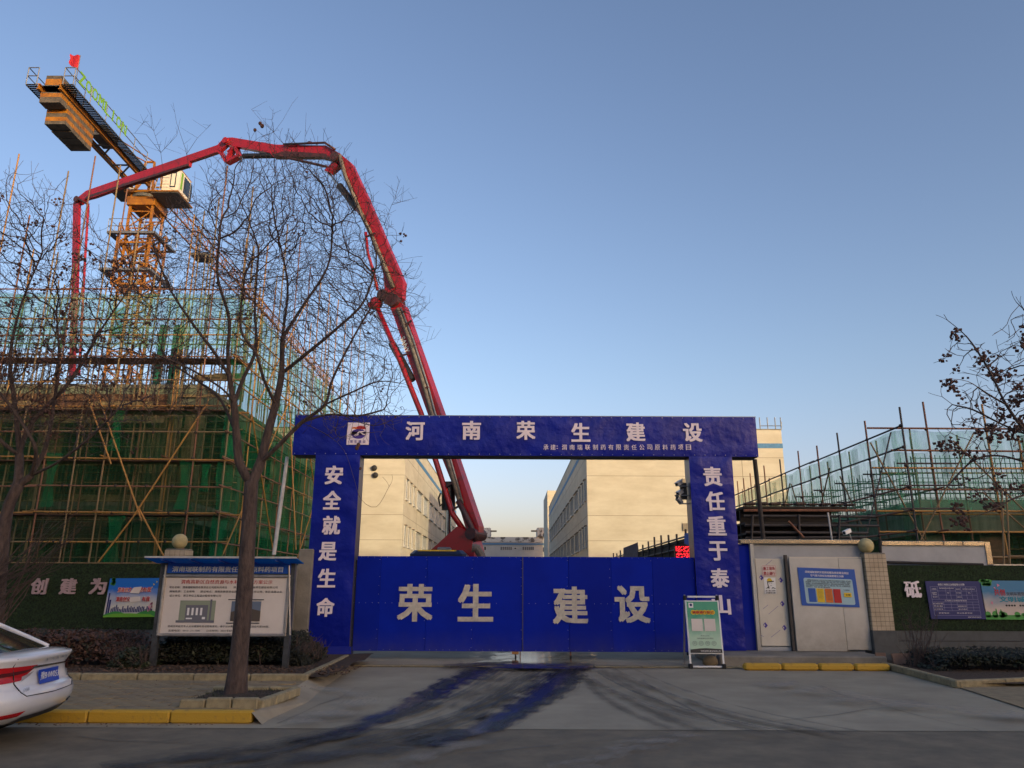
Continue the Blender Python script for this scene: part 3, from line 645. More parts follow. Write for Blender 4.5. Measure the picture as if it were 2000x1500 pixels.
class Flat:   # a printed board: coordinates u,v in 0..1 on a rectangle that may lean
    def __init__(s, name, label, cat, c, ux, uz, W_, H_, m, th=.02, parent=None, group=None):
        s.ux, s.uz = V(ux).normalized(), V(uz).normalized(); s.n = s.ux.cross(s.uz); s.o = V(c) - s.ux * W_ / 2 - s.uz * H_ / 2; s.W, s.H = W_, H_; s.k = 0
        s.t = parent if parent is not None else thing(name, label, cat, tuple(V(c) - s.uz * H_ / 2), group)
        s.base = MB().extr([s.p(0, 0), s.p(1, 0), s.p(1, 1), s.p(0, 1)], -s.n * th).build('board' if parent is None else name, m, s.t)
    def p(s, u, v, l=0): return s.o + s.ux * (u * s.W) + s.uz * (v * s.H) + s.n * l
    def lift(s): s.k += 1; return .0025 * s.k
    def poly(s, name, m, polys, l=None):
        l = s.lift() if l is None else l; mb = MB()
        for q in polys:
            pts = [s.p(u, v, l) for u, v in q]
            for t in geometry.tessellate_polygon([pts]): 
                a, b, c = t
                if (pts[b] - pts[a]).cross(pts[c] - pts[a]).dot(s.n) < 0: a, c = c, a
                mb.quad(pts[a], pts[b], pts[c])
        return mb.build(name, m, s.base)
    def rect(s, name, m, rs): return s.poly(name, m, [[(a, b), (c, b), (c, d), (a, d)] for a, b, c, d in rs])
    def lines(s, name, m, segs, w=.004):
        rs = []
        for (a, b, c, d) in segs:
            if abs(a - c) < 1e-6: rs.append((a - w / s.W / 2, b, a + w / s.W / 2, d))
            else: rs.append((a, b - w / s.H / 2, c, b + w / s.H / 2))
        return s.rect(name, m, rs)
    def text(s, name, m, items, bold=.01, slant=0):
        l = s.lift(); mb = MB()
        for (st, u, v, wd, hh) in items: text(mb, st, s.p(u, v), wd * s.W, hh * s.H, s.ux, s.uz, bold, l, slant=slant)
        return mb.build(name, m, s.base)
def ell(cx, cy, rx, ry, n=14, a0=0, a1=6.2832): return [(cx + rx * math.cos(a0 + (a1 - a0) * i / n), cy + ry * math.sin(a0 + (a1 - a0) * i / n)) for i in range(n)]
def sky_print(name, top, low):
    m = bpy.data.materials.new(name); m.use_nodes = True; n = m.node_tree; L = n.links; b = n.nodes['Principled BSDF']; b.inputs['Roughness'].default_value = .4
    tc = n.nodes.new('ShaderNodeTexCoord'); sp = n.nodes.new('ShaderNodeSeparateXYZ'); L.new(tc.outputs['Generated'], sp.inputs[0])
    nz = n.nodes.new('ShaderNodeTexNoise'); nz.inputs['Scale'].default_value = 3; nz.inputs['Detail'].default_value = 5; L.new(tc.outputs['Generated'], nz.inputs[0])
    ad = n.nodes.new('ShaderNodeMath'); ad.operation = 'MULTIPLY_ADD'; ad.inputs[1].default_value = .55; L.new(nz.outputs[0], ad.inputs[0]); L.new(sp.outputs[2], ad.inputs[2])
    cr = n.nodes.new('ShaderNodeValToRGB'); cr.color_ramp.elements[0].position = .55; cr.color_ramp.elements[0].color = (*low, 1); cr.color_ramp.elements[1].position = 1.05; cr.color_ramp.elements[1].color = (*top, 1)
    L.new(ad.outputs[0], cr.inputs[0]); L.new(cr.outputs[0], b.inputs['Base Color']); MT[name] = m
sky_print('poster_sky', (.01, .14, .55), (.62, .60, .52)); sky_print('poster_sky_pale', (.02, .18, .36), (.55, .47, .42))
# city poster, slightly crooked, on the turf
c = P(259, 1167, YL - .05); wd = X(310, 1167, YL) - X(209, 1167, YL); hh = Z(259, 1129, YL) - Z(259, 1205, YL)
po = Flat('city_poster', 'bright blue and green city skyline poster with red slogans on the turf wall', 'poster', c, (1, 0, .012), (.045, 0, 1), wd, hh, 'poster_sky', .012)
hills = [(0, 0), (1, 0)] + [(1 - i / 20, .13 + .05 * math.sin(i * .5) - .04 * (i / 20)) for i in range(21)]
rs = random.Random(3); b_ = [(.03, .08, .06, .62), (.065, .08, .10, .45)]
for i in range(26): x_ = .12 + i * .031; b_.append((x_, .12, x_ + .022, .2 + rs.uniform(0, .12) * (1.6 if i in (2, 3, 5) else .8)))
po.rect('skyline', 'ink_navy', b_); po.poly('grass_print', 'ink_green', [hills]); po.poly('bright_grass', flat('ink_lime', (.16, .42, .03)), [[(0, 0), (1, 0), (.9, .07), (.5, .10), (.2, .09), (0, .04)]])
po.poly('leaf_print', 'ink_lime' if 0 else 'ink_green', [ell(.05 + .05 * rs.random(), .83 + .16 * rs.random(), .035, .04, 7) for _ in range(9)])
rw = [('渭南创文', .33, .70, .28, .13), ('然有我', .72, .70, .24, .13), ('渭南创文', .33, .46, .28, .13), ('有我', .77, .46, .15, .13)]
po.text('white_outline', 'ink_white', rw, .06)
for q_ in rw: po.text('red_slogan', 'ink_red', [q_], .03)
po.poly('peeled_patch', 'board_paper', [[(.44, .62), (.62, .60), (.65, .78), (.5, .76)], [(.47, .38), (.68, .40), (.65, .53), (.46, .50)]])
po.poly('balloons', 'ink_pink', [ell(.87 + .05 * rs.uniform(-1, 1), .25 + .1 * rs.uniform(-1, 1), .014, .03, 8) for _ in range(12)])
po.poly('doves', 'ink_yellow', [[(.86, .86), (.90, .84), (.88, .80)], [(.92, .93), (.95, .90), (.92, .88)], [(.85, .78), (.87, .76), (.84, .75)]])

def ball_pillar(cxp, topy, ypix, half, Y, label, tile_z0, base=True, dp=.45):
    xm = X(cxp, topy, Y); zt2 = Z(cxp, topy, Y); t = thing('tiled_pillar', label, 'pillar', (xm, Y, 0))
    h_ = half
    MB().box((xm - h_ + .006, Y + .006, 0), (xm + h_ - .006, Y + dp, zt2 - .01)).build('pillar_core', 'grout', t)
    mb = MB(); n_ = round(2 * h_ / .105); s_ = 2 * h_ / n_
    z = zt2 - s_
    while z > tile_z0:
        for i in range(n_): mb.box((xm - h_ + i * s_ + .004, Y, z + .004), (xm - h_ + (i + 1) * s_ - .004, Y + .005, z + s_ - .004))
        for j in range(4):
            for sx in (-1, 1): mb.box((xm + sx * h_ - sx * .001, Y + j * s_ + .004, z + .004), (xm + sx * (h_ - .006), Y + (j + 1) * s_ - .004, z + s_ - .004))
        z -= s_
    mb.build('tiles', 'tile', t, kind='stuff')
    if base: MB().bbox((xm - h_ - .03, Y - .03, 0), (xm + h_ + .03, Y + dp + .02, z + s_ - .004), .01).build('pillar_base', 'plinth_grey', t)
    MB().bbox((xm - h_ + .01, Y + .01, zt2 - .012), (xm + h_ - .01, Y + dp, zt2 + .03), .01).build('pillar_cap', 'concrete', t)
    return xm, zt2
xm, z_ = ball_pillar(342, 1074, 0, .235, 17.8, 'small tiled pillar carrying a stone ball behind the notice board', .6)
ob = MB().sphere((0, 0, 0), .175, 28, 18); o = ob.build('stone_ball', 'sphere_stone', label='pale yellow stone ball on the pillar behind the notice board', cat='stone ball', smooth=True, group='stone balls on the wall pillars'); o.location = (xm, 18.0, z_ + .03)
# concrete pier beside portal
MB().bbox((X(574, 1200, 17.9), 17.9, 0), (X(603, 1200, 17.9), 18.3, Z(590, 1072, 17.9)), .02).build('concrete_pier', 'concrete', label='grey concrete pier left of the blue portal', cat='pier')

# notice board
YN = 14.5
nb = thing('notice_board', 'roofed notice board with blue header and planning notice behind glass', 'notice board', (X(437, 1300, YN), YN, .15))
xl, xr2 = X(311, 1180, YN), X(566, 1180, YN)
for xx in (xl - .0, xr2 + .0):
    q = MB().bar((xx, YN + .03, .1), (xx, YN + .03, Z(440, 1100, YN)), .10, .10, (0, 1, 0)).build('post', 'steel_post', nb)
    MB().cyl((xx + (.06 if xx < -3 else -.06), YN - .04, Z(440, 1240, YN)), (xx + (.06 if xx < -5.5 else -.06), YN - .04, Z(440, 1104, YN)), .018).build('chrome_rod', 'alu', q)
z0n, z1n = Z(440, 1243, YN), Z(440, 1122, YN); fx0, fx1 = X(320, 1180, YN), X(558, 1180, YN)
MB().box((fx0 - .06, YN, z0n), (fx1 + .06, YN + .09, z1n)).build('back_panel', 'steel_post', nb)
fr = .055
MB().bbox((fx0 - .06, YN - .05, z1n - fr), (fx1 + .06, YN, z1n), .015).bbox((fx0 - .06, YN - .05, z0n), (fx1 + .06, YN, z0n + fr), .015).bbox((fx0 - .06, YN - .047, z0n + fr), (fx0 - .06 + fr, YN, z1n - fr), .01).bbox((fx1 + .06 - fr, YN - .047, z0n + fr), (fx1 + .06, YN, z1n - fr), .01).build('frame', 'alu', nb)
b = Flat('notice_sheet', None, None, ((fx0 + fx1) / 2, YN - .012, (z0n + z1n) / 2), (1, 0, 0), (0, 0, 1), fx1 - fx0 + .02, z1n - z0n - .1, 'board_paper', .01, parent=nb)
b.text('red_heading', 'ink_red', [('渭南高新区自然资源与水利局规划方案公示', .5, .915, .75, .075)], .018)
b.text('notice_text', 'ink_black', [('项目名称：渭南瑞联制药有限责任公司原料药项目', .27, .815, .47, .042), ('施工单位：河南省荣生建设有限公司', .74, .82, .36, .042), ('用地性质：工业用地　　建设地点：渭南高新区崇业路以东、东风大街以南，新区南路以北', .50, .74, .92, .042),
    ('设计单位：浙江华亿工程设计股份有限公司', .255, .665, .42, .042), ('若相关利益关系人对该规划布局设想有意见，请于公示期间到渭南高新区创业大厦208室。', .47, .125, .82, .04), ('监督电话：0913--2111581　　公示时间：2021年8月', .33, .05, .52, .038)], .015)
b.rect('site_plan', flat('plan_green', (.27, .31, .22)), [(.14, .19, .43, .58)]); b.rect('plan_roads', flat('plan_grey', (.16, .16, .19)), [(.12, .19, .43, .23), (.19, .23, .37, .50), (.385, .23, .40, .60)])
b.rect('plan_blocks', 'ink_white', [(.205 + i * .035, .32, .222 + i * .035, .45) for i in range(4)] + [(.20, .25, .25, .275), (.33, .25, .355, .29)])
b.rect('rendered_view', flat('view_sky', (.13, .17, .24)), [(.56, .22, .80, .57)]); b.poly('view_buildings', flat('view_warm', (.09, .07, .055)), [[(.56, .22), (.80, .22), (.80, .40), (.68, .46), (.56, .38)]]); b.lines('view_bars', 'ink_black', [(.53, .60, .82, .60), (.53, .185, .80, .185)], .014)
MB().box((fx0 + .0, YN - .03, z1n + .02), (fx1 + .05, YN + .03, Z(440, 1101, YN))).build('header_panel', 'sign_blue', nb)
mb = MB(); text(mb, '渭南瑞联制药有限责任公司原料药项目', (X(446, 1112, YN), YN - .03, Z(446, 1112, YN)), X(553, 1112, YN) - X(337, 1112, YN), .105, bold=.02, lift=.004, slant=.05); mb.build('header_lettering', mat('header_letter', (.62, .66, .60), .5), nb)
zr = Z(440, 1089, YN - .45)
cx0, cx1 = X(283, 1092, YN - .45), X(592, 1092, YN - .45)
cxa, cxb = X(297, 1100, YN + .1), X(578, 1100, YN + .1)
mb = MB().extr([(cxa + .05, YN + .2, zr - .07), (cxb + .12, YN + .2, zr - .07), (cx1 - .12, YN - .45, zr + .0), (cx0 + .0, YN - .45, zr + .0)], (0, 0, -.02)); mb.build('canopy_roof', 'canopy_blue', nb)
MB().box((cx0 - .0, YN - .48, zr - .012), (cx1 - .12, YN - .452, zr + .02)).build('canopy_edge', 'window_white', nb)
mb = MB()
for i in range(5):
    xx = cx0 + .3 + i * (cx1 - cx0 - .8) / 4; mb.bar((xx, YN - .44, zr - .035), (xx, YN + .15, zr - .10), .03)
mb.build('canopy_ribs', 'sign_blue', nb)

# ================================================================== RIGHT HOARDING
YH = 18.0
hx0, hx1 = X(1468, 1100, YH), X(1694, 1100, YH)
hs = 'white_hoarding'
hd = thing(hs, 'pale sandwich panel hoarding with a film covered door and a sliding panel', 'hoarding', ((hx0 + hx1) / 2, YH, .23))
zc = Z(1580, 1062, YH); zh = Z(1500, 1091, YH); zs = .24
MB().box((hx0, YH + .10, zs), (X(1700, 1100, YH), YH + .16, zc)).build('header_panel', 'panel_grey', hd)
MB().bbox((hx0 - .22, YH + .0, zc), (X(1703, 1060, YH), YH + .2, zc + .10), .01).build('cap_rail', 'cap_gold', hd)
MB().box((hx0, YH + .02, zs), (hx0 + .08, YH + .1, zc)).build('door_jamb', 'panel_white', hd)
dr = MB().bbox((hx0 + .1, YH + .04, Z(1510, 1262, YH)), (X(1539, 1180, YH), YH + .09, zh), .006).build('door', 'panel_film', hd)
MB().box((hx0 + .08, YH + .05, zs), (X(1541, 1180, YH), YH + .099, Z(1510, 1263, YH) - .01)).build('door_sill', 'panel_grey', hd)
MB().box((X(1540, 1180, YH) - .01, YH - .06, zs), (X(1543, 1180, YH) + .01, YH + .03, Z(1540, 1084, YH))).build('guide_post', 'pole_dark', hd)
sx0, sxm, sx1 = X(1547, 1180, YH), X(1644, 1180, YH), X(1691, 1180, YH); zsl = Z(1600, 1090, YH)
MB().bbox((sx0, YH - .06, zs + .0), (sxm - .004, YH - .01, zsl), .006).build('sliding_panel', 'panel_white', hd)
MB().bbox((sxm + .004, YH - .055, zs + .03), (sx1, YH - .01, zsl - .01), .006).build('sliding_panel', 'panel_white', hd)
MB().box((sx0, YH - .055, zsl + .002), (sx1, YH - .02, zsl + .025)).build('rail', 'panel_film', hd)
# factory film marks on the door
mk = MB(); mk2 = MB(); rs = random.Random(2)
for px, py in ((1525, 1133), (1528, 1179), (1495, 1221), (1532, 1226), (1487, 1128)):
    q = P(px, py, YH + .035); s_ = .06; mk.quad(*[(q.x + s_ * a, YH + .0355, q.z + s_ * b_) for a, b_ in ((0, -1.1), (.9, -.1), (0, 1.1), (-.9, .1))][::1])
    mk2.quad(*[(q.x + .022 * a - .02, YH + .034, q.z + .022 * b_) for a, b_ in ((0, -1.1), (.9, -.1), (0, 1.1), (-.9, .1))])
for a, b_, c_, d_ in ((1496, 1104, 1508, 1094), (1501, 1200, 1520, 1184), (1506, 1245, 1524, 1231), (1490, 1190, 1500, 1182), (1484, 1240, 1492, 1244)):
    q, w_ = P(a, b_, YH + .035), P(c_, d_, YH + .035); mk.quad((q.x, YH + .0355, q.z), (w_.x, YH + .0355, w_.z), (w_.x, YH + .0355, w_.z + .008), (q.x, YH + .0355, q.z + .008))
mk.build('film_marks', 'ink_violet', dr); mk2.build('film_mark_centres', 'panel_film', dr)
c = P(1502, 1115, YH + .03); s1 = Flat('warning_sticker', 'small white sticker with four by two red Chinese characters on the door', 'sticker', c, (1, 0, 0), (.02, 0, 1), .33, .25, 'board_paper', .003)
s1.lines('red_border', 'ink_red', [(.03, .04, .97, .04), (.03, .96, .97, .96), (.03, .04, .03, .96), (.97, .04, .97, .96)], .006)
s1.text('red_lettering', 'ink_red', [('施工现场', .5, .72, .82, .34), ('禁止通行', .5, .27, .82, .34)], .02)
c = P(1504, 1144, YH + .03); s2 = Flat('helmet_sticker', 'white safety sticker with a worker in a yellow helmet on the door', 'sticker', c, (1, 0, 0), (.02, 0, 1), .27, .37, 'ink_white', .003)
s2.poly('helmet', 'ink_yellow', [[(.25, .78), (.28, .90), (.42, .97), (.58, .95), (.68, .86), (.72, .78)]])
s2.poly('portrait', 'ink_black', [[(.22, .76), (.85, .80), (.86, .75), (.70, .73), (.30, .70)], [(.26, .70), (.34, .70), (.36, .52), (.46, .40), (.40, .38), (.30, .48)], [(.10, .30), (.30, .44), (.36, .42), (.45, .30), (.30, .36)], [(.60, .30), (.72, .42), (.95, .34), (.95, .30), (.75, .36)], [(.45, .66), (.52, .66), (.52, .64), (.45, .64)], [(.60, .66), (.68, .66), (.68, .64), (.60, .64)], [(.52, .52), (.64, .53), (.64, .51), (.52, .50)]])
s2.text('black_lettering', 'ink_black', [('进入施工现场', .5, .20, .85, .09), ('必须戴安全帽', .5, .07, .85, .09)], .02)
# blue notice
c = P(1618, 1147, YH - .075); bw, bh = X(1670, 1147, YH) - X(1562, 1147, YH) + .04, Z(1618, 1110, YH) - Z(1618, 1184, YH)
b = Flat('air_quality_notice', 'blue notice with blue, yellow, orange and red boxes on the sliding panel', 'notice', c, (1, 0, -.03), (-.03, 0, 1), bw, bh, 'ink_blue', .01)
b.text('white_heading', 'ink_white', [('渭南瑞联制药实验质检楼及库房建设项目', .5, .89, .76, .065), ('空气重污染应急措施管理公示牌', .5, .80, .58, .06)], .015)
b.poly('pale_field', 'ink_pale', [[(.10, .06), (.91, .06), (.93, .09), (.93, .70), (.91, .73), (.10, .73), (.08, .70), (.08, .09)]])
b.text('black_text', 'ink_black', [('按照渭南市政府发布的《市重污染天气应急预案》要求本项目执行下列规定：空气质量', .52, .675, .76, .04), ('重污染预警（200≤AQI<300）黄色预警、橙色（300）红色（500）发布预警后，按级别', .5, .63, .78, .04), ('及时响应，停止室外喷涂粉刷护坡喷浆等作业，建筑垃圾渣土运输车停运，洒水降尘，', .5, .585, .78, .04), ('扬尘严格执行六个百分之百措施，预警一般、较重二级、严重一级，红色橙色黄色蓝，', .5, .54, .78, .04), ('具体责任人，项目一部二部三部分级负责', .32, .495, .42, .04)], .015)
for i, m in enumerate(('ink_blue', 'ink_yellow', 'ink_orange', 'ink_red')):
    b.rect('colour_box', m, [(.135 + i * .145, .10, .262 + i * .145, .46)])
b.rect('yellow_tag', 'ink_yellow', [(.75, .26, .88, .37)])
b.text('tag_text', 'ink_black', [('正常', .815, .315, .08, .05), ('今日预警级别', .80, .44, .11, .03)], .02)
b.text('box_text', 'ink_grey', [('蓝色预警', .195, .43, .08, .02), ('黄色预警', .345, .43, .08, .02), ('橙色预警', .49, .43, .08, .02)] + [('措施管理公示责任', .345, .39 - k * .035, .09, .018) for k in range(6)] + [('措施管理公示责任', .49, .39 - k * .035, .09, .018) for k in range(7)])
# tiled pillar right
xm, z_ = ball_pillar(1709, 1082, 0, .25, 17.85, 'tall cream tiled pillar with grey base carrying a stone ball by the white hoarding', Z(1715, 1236, 17.85))
MB().bbox((X(1682, 1150, 17.95), 17.96, .24), (xm - .256, 18.2, z_ - .1), .01).build('shaded_pier', 'concrete', label='narrow grey concrete pier between the sliding panel and the tiled pillar', cat='pier')
o = MB().sphere((0, 0, 0), .175, 28, 18).build('stone_ball', 'sphere_stone', smooth=True, label='yellowish stone ball on top of the tall tiled pillar right of the hoarding', cat='stone ball', group='stone balls on the wall pillars'); o.location = (xm - .12, 18.0, z_ + .02)
# small white camera and pole on the hoarding
c = P(1654, 1038, 18.3); t = thing('wall_camera', 'small white bullet camera on a thin mast above the hoarding', 'camera', tuple(P(1664, 1056, 18.3)))
MB().bar(c + V((-.09, -.05, -.04)), c + V((.09, .05, .03)), .09, .09).build('camera_housing', 'ink_white', t); MB().cyl(c + V((-.10, -.055, -.043)), c + V((-.088, -.05, -.04)), .035, n=12).build('lens', 'glass_dark', t)
MB().cyl(P(1664, 1058, 18.3), c + V((.05, 0, -.03)), .014).build('mast', 'grey_metal', t)
MB().cyl(P(1625, 1054, 18.4), P(1617, 1001, 18.4), .022).build('white_stake', 'white_pole', label='thin white stake standing up above the hoarding cap', cat='pole')
# grey panels above the right green wall
t = thing('upper_panel', 'long grey panel with shiny metal cap above the right green wall', 'panel', (X(1830, 1100, 18.6), 18.6, 0))
ux0, ux1 = X(1722, 1080, 18.6), X(1932, 1080, 18.6); zu = Z(1830, 1066, 18.6)
MB().box((ux0, 18.6, Z(1830, 1110, 18.6)), (ux1, 18.66, zu)).build('panel_sheet', 'panel_grey', t)
n_ = [ux0, X(1841, 1062, 18.6), X(1879, 1062, 18.6), X(1922, 1062, 18.6)]
for i in range(3): MB().bbox((n_[i] + .01, 18.56, zu + .0), (n_[i + 1] - .01, 18.7, zu + .11), .01).build('cap_sheet', 'cap_gold', t)
MB().box((X(1925, 1080, 18.6), 18.57, Z(1830, 1108, 18.6)), (X(1935, 1080, 18.6), 18.595, zu + .1)).build('end_post', 'cap_gold', t)
MB().path([P(1718, 1052, 18.5), P(1720, 1080, 18.5), P(1724, 1098, 18.5), P(1800, 1100, 18.5), P(1920, 1103, 18.5)], .035, 8).build('black_hose', 'rubber', label='thick black cable running down and along above the right green wall', cat='cable')
# right turf wall
wr = thing('green_wall', 'dark green artificial turf wall right of the tiled pillar', 'wall', (15, 18, 0))
xw0 = X(1733, 1170, YW); zt_ = Z(1850, 1104, YW); zb_ = Z(1850, 1232, YW); x = xw0
MB().box((xw0, YW + .03, 0), (40, YW + .25, zt_ - .01)).build('masonry', 'concrete', wr)
while x < 30:
    x2 = x + 2; tuft(x + .004, x2 - .004, zb_, zt_, YW).build('turf_panel', 'turf', wr); x = x2
zm = Z(1850, 1252, YW)
MB().box((xw0, YW - .01, zm + .005), (40, YW + .02, zb_ - .005)).build('wall_band', 'plinth_grey', wr)
MB().box((xw0, YW - .05, .05), (40, YW + .02, zm - .005)).build('wall_base', 'plinth_grey', wr)
MB().box((X(1940, 1103, YW), YW - .01, zt_ + .001), (40, YW + .2, zt_ + .03)).build('coping', 'alu', wr)
mb = MB(); q = P(1780, 1151, YW); text(mb, '砥', q, .39, .38, bold=.03, lift=.05, depth=.02); mb.build('character', 'white_letter', wr, label='torn pinkish white character on the turf')
mb = MB(); rs = random.Random(8)
for i in range(9):
    p = q + V((rs.uniform(-.17, .17), -.075, rs.uniform(-.15, .15))); mb.quad(*[p + V((rs.uniform(-.03, .03), 0, rs.uniform(-.02, .02))) for _ in range(3)])
mb.build('torn_gaps', 'turf', wr)
c = P(1867, 1172, YW - .05); b = Flat('dust_control_notice', 'dark blue notice board with a white table of text on the right green wall', 'notice', c, (1, 0, 0), (-.03, 0, 1), X(1923, 1172, YW) - X(1815, 1172, YW), Z(1867, 1138, YW) - Z(1867, 1212, YW), 'ink_navy', .015)
b.text('white_heading', 'ink_white', [('建筑工地扬尘治理监管公示牌', .46, .91, .48, .055)], .015)
hl = [.85, .74, .63, .52, .45, .38, .30, .22, .10]
b.lines('table_rules', 'ink_grey' if 0 else flat('rule', (.3, .32, .5)), [(.07, h_, .90, h_) for h_ in hl] + [(.07, .10, .07, .85), (.90, .10, .90, .85)] + [(u, .52, u, .85) for u in (.20, .34, .42, .52, .62, .71, .81)] + [(u, .22, u, .45) for u in (.27, .40, .51, .68, .79)], .005)
b.text('white_text', 'ink_white', [('工程名称', .135, .79, .09, .035), ('渭南瑞联制药原料药项目', .43 - .07, .81, .26, .03), ('建设单位', .57, .79, .08, .03), ('责任单位名称电话', .76, .79, .22, .03), ('监管单位', .13, .69, .09, .03), ('负责人', .135, .65, .07, .03), ('施工单位', .57, .69, .08, .03), ('电话', .38, .69, .04, .03), ('电话', .76, .69, .04, .03),
    ('责任部门', .135, .58, .09, .03), ('监理单位', .57, .58, .08, .03), ('工地扬尘治理监管措施', .49, .485, .40, .035), ('施工现场周边围挡', .165, .41, .18, .03), ('物料堆放覆盖', .16, .34, .16, .03), ('出入车辆冲洗', .16, .26, .16, .03), ('路面硬化率', .595, .34, .15, .03), ('渣土车密闭', .595, .26, .15, .03), ('监督电话：　　扬尘监督举报', .45, .16, .6, .03), ('渭南市建设局监制', .78, .055, .24, .03)], .01)
c = P(1985, 1172, YW - .05); b = Flat('civilised_city_poster', 'pale poster with blue sky, green trees and black and blue slogans at the right edge', 'poster', c, (1, 0, 0), (-.03, 0, 1), 1.55, Z(1867, 1135, YW) - Z(1867, 1211, YW), 'poster_sky_pale', .015)
rs = random.Random(5)
b.poly('meadow', 'ink_green', [[(0, 0), (1, 0), (1, .1), (.6, .12), (0, .11)]] + [ell(.04 + i * .1 * rs.uniform(.8, 1.1), .13, .045, .06 * rs.uniform(.6, 1.6), 9) for i in range(10)] + [ell(.17, .2, .012, .09, 8), ell(.24, .19, .012, .08, 8)] + [ell(.02 + .14 * rs.random(), .88 + .12 * rs.random(), .035, .045, 7) for _ in range(12)])
b.text('red_lettering', 'ink_red', [('共创', .27, .70, .16, .17)], .02); b.text('black_lettering', 'ink_black', [('文明从我做起', .53, .66, .33, .10), ('●●●●　●●●●', .50, .36, .36, .05)], .01); b.text('blue_lettering', 'ink_teal', [('文明城市', .50, .52, .52, .15)], .03)
b.poly('butterflies', 'ink_pink', [[(.25, .92), (.29, .88), (.25, .84)], [(.20, .84), (.22, .8), (.19, .8)], [(.12, .47), (.14, .45), (.13, .38), (.11, .42)]])

# A-board
ab = thing('sandwich_board', 'green sandwich board with white frame and black feet in front of the gate', 'sandwich board', tuple(G(1378, 1306)))
yb = 16.45; xb0, xb1 = X(1349, 1300, yb), X(1414, 1300, yb); lean = .12; hb = 1.47
def ap(u, v, off=0, sgn=1): return V((xb0 + u * (xb1 - xb0), yb + sgn * v * lean * hb + off, v * hb * .99))
ux = V((1, 0, 0)); uz = (ap(0, 1) - ap(0, 0)).normalized()
for u in (0, 1):
    MB().bar(ap(u, .0), ap(u, .97), .035, .025).build('front_leg', 'ink_white', ab)
    MB().bar(V((ap(u, 0).x, yb + .62, .0)), V((ap(u, 1).x, yb + .22, hb)), .035, .025).build('rear_leg', 'alu', ab)
    MB().bbox(ap(u, 0) - V((.04, .05, 0)), ap(u, 0) + V((.04, .06, .10)), .015).build('foot', 'rubber', ab)
    MB().bbox(ap(u, 1) - V((.03, .03, .1)), ap(u, 1) + V((.03, .08, -.0)), .012).build('corner_joint', 'rubber', ab)
MB().bar(ap(0, .03), ap(1, .03), .03).build('bottom_rail', 'ink_white', ab); MB().bar(ap(.07, .985), ap(.93, .985), .04, .035).build('top_rail', 'ink_white', ab)
zb0, zb1 = .20, .93
b = Flat('poster_panel', None, None, (ap(.5, (zb0 + zb1) / 2, -.02)), (1, 0, 0), uz, xb1 - xb0 + .02, (zb1 - zb0) * hb, 'ink_white', .012, parent=ab)
sky_print('aboard_green', (.05, .34, .20), (.42, .62, .46)); 
g_ = MB(); l_ = b.lift(); g_.extr([b.p(.035, .02, l_), b.p(.965, .02, l_), b.p(.965, .98, l_), b.p(.035, .98, l_)], b.n * .001); g_.build('green_ground', 'aboard_green', b.base)
b.rect('logo_patch', 'ink_white', [(.09, .86, .23, .955)]); b.poly('logo_dot', 'ink_navy', [ell(.16, .915, .04, .026, 16)])
b.poly('yellow_blobs', 'ink_yellow', [ell(.21 + i * .115, .775, .075, .045, 16) for i in range(6)]); b.text('red_heading', 'ink_red', [('健康通行登记', .5, .775, .64, .055)], .03)
b.rect('plain_card', 'board_paper', [(.13, .42, .46, .65), (.51, .42, .84, .65)])
b.text('black_text', 'ink_grey', [('请各位出示', .5, .335, .26, .022), ('陕西健康码和行程码', .5, .285, .48, .026)] + [(s_, .18 + i * .19, .20 + d_, .07, .016) for i, s_ in enumerate(('戴口', '体温', '两码', '登记')) for d_ in (.012, -.012)], .01)
mb = MB()
for i in range(4):
    e1, e2 = ell(.18 + i * .19, .195, .066, .042, 20), ell(.18 + i * .19, .195, .059, .0375, 20)
    for k in range(20): k2 = (k + 1) % 20; mb.quad(b.p(*e1[k], .012), b.p(*e1[k2], .012), b.p(*e2[k2], .012), b.p(*e2[k], .012))
mb.build('circles', 'ink_grey', b.base)
b.poly('black_footer', 'ink_black', [[(.035, .02), (.965, .02), (.965, .09), (.5, .105), (.3, .10), (.035, .08)]]); b.text('footer_text', 'ink_white', [('河南省荣生建设有限公司', .62, .052, .58, .03)], .01)
mat('stone_tan', (.24, .18, .10), .9, scale=6, bump=.5)
c = G(1382, 1301); mb = MB().sphere((0, 0, 0), .13, 12, 8, (1.3, .7, .9)); 
for i, v_ in enumerate(mb.v): mb.v[i] = tuple(x * (1 + .08 * math.sin(i * 2.3)) for x in v_)
o = mb.build('sandbag', 'stone_tan', smooth=True, label='tan sandbag weighing down the foot of the sandwich board', cat='sandbag'); o.location = (c.x, yb + .33, 0.0)

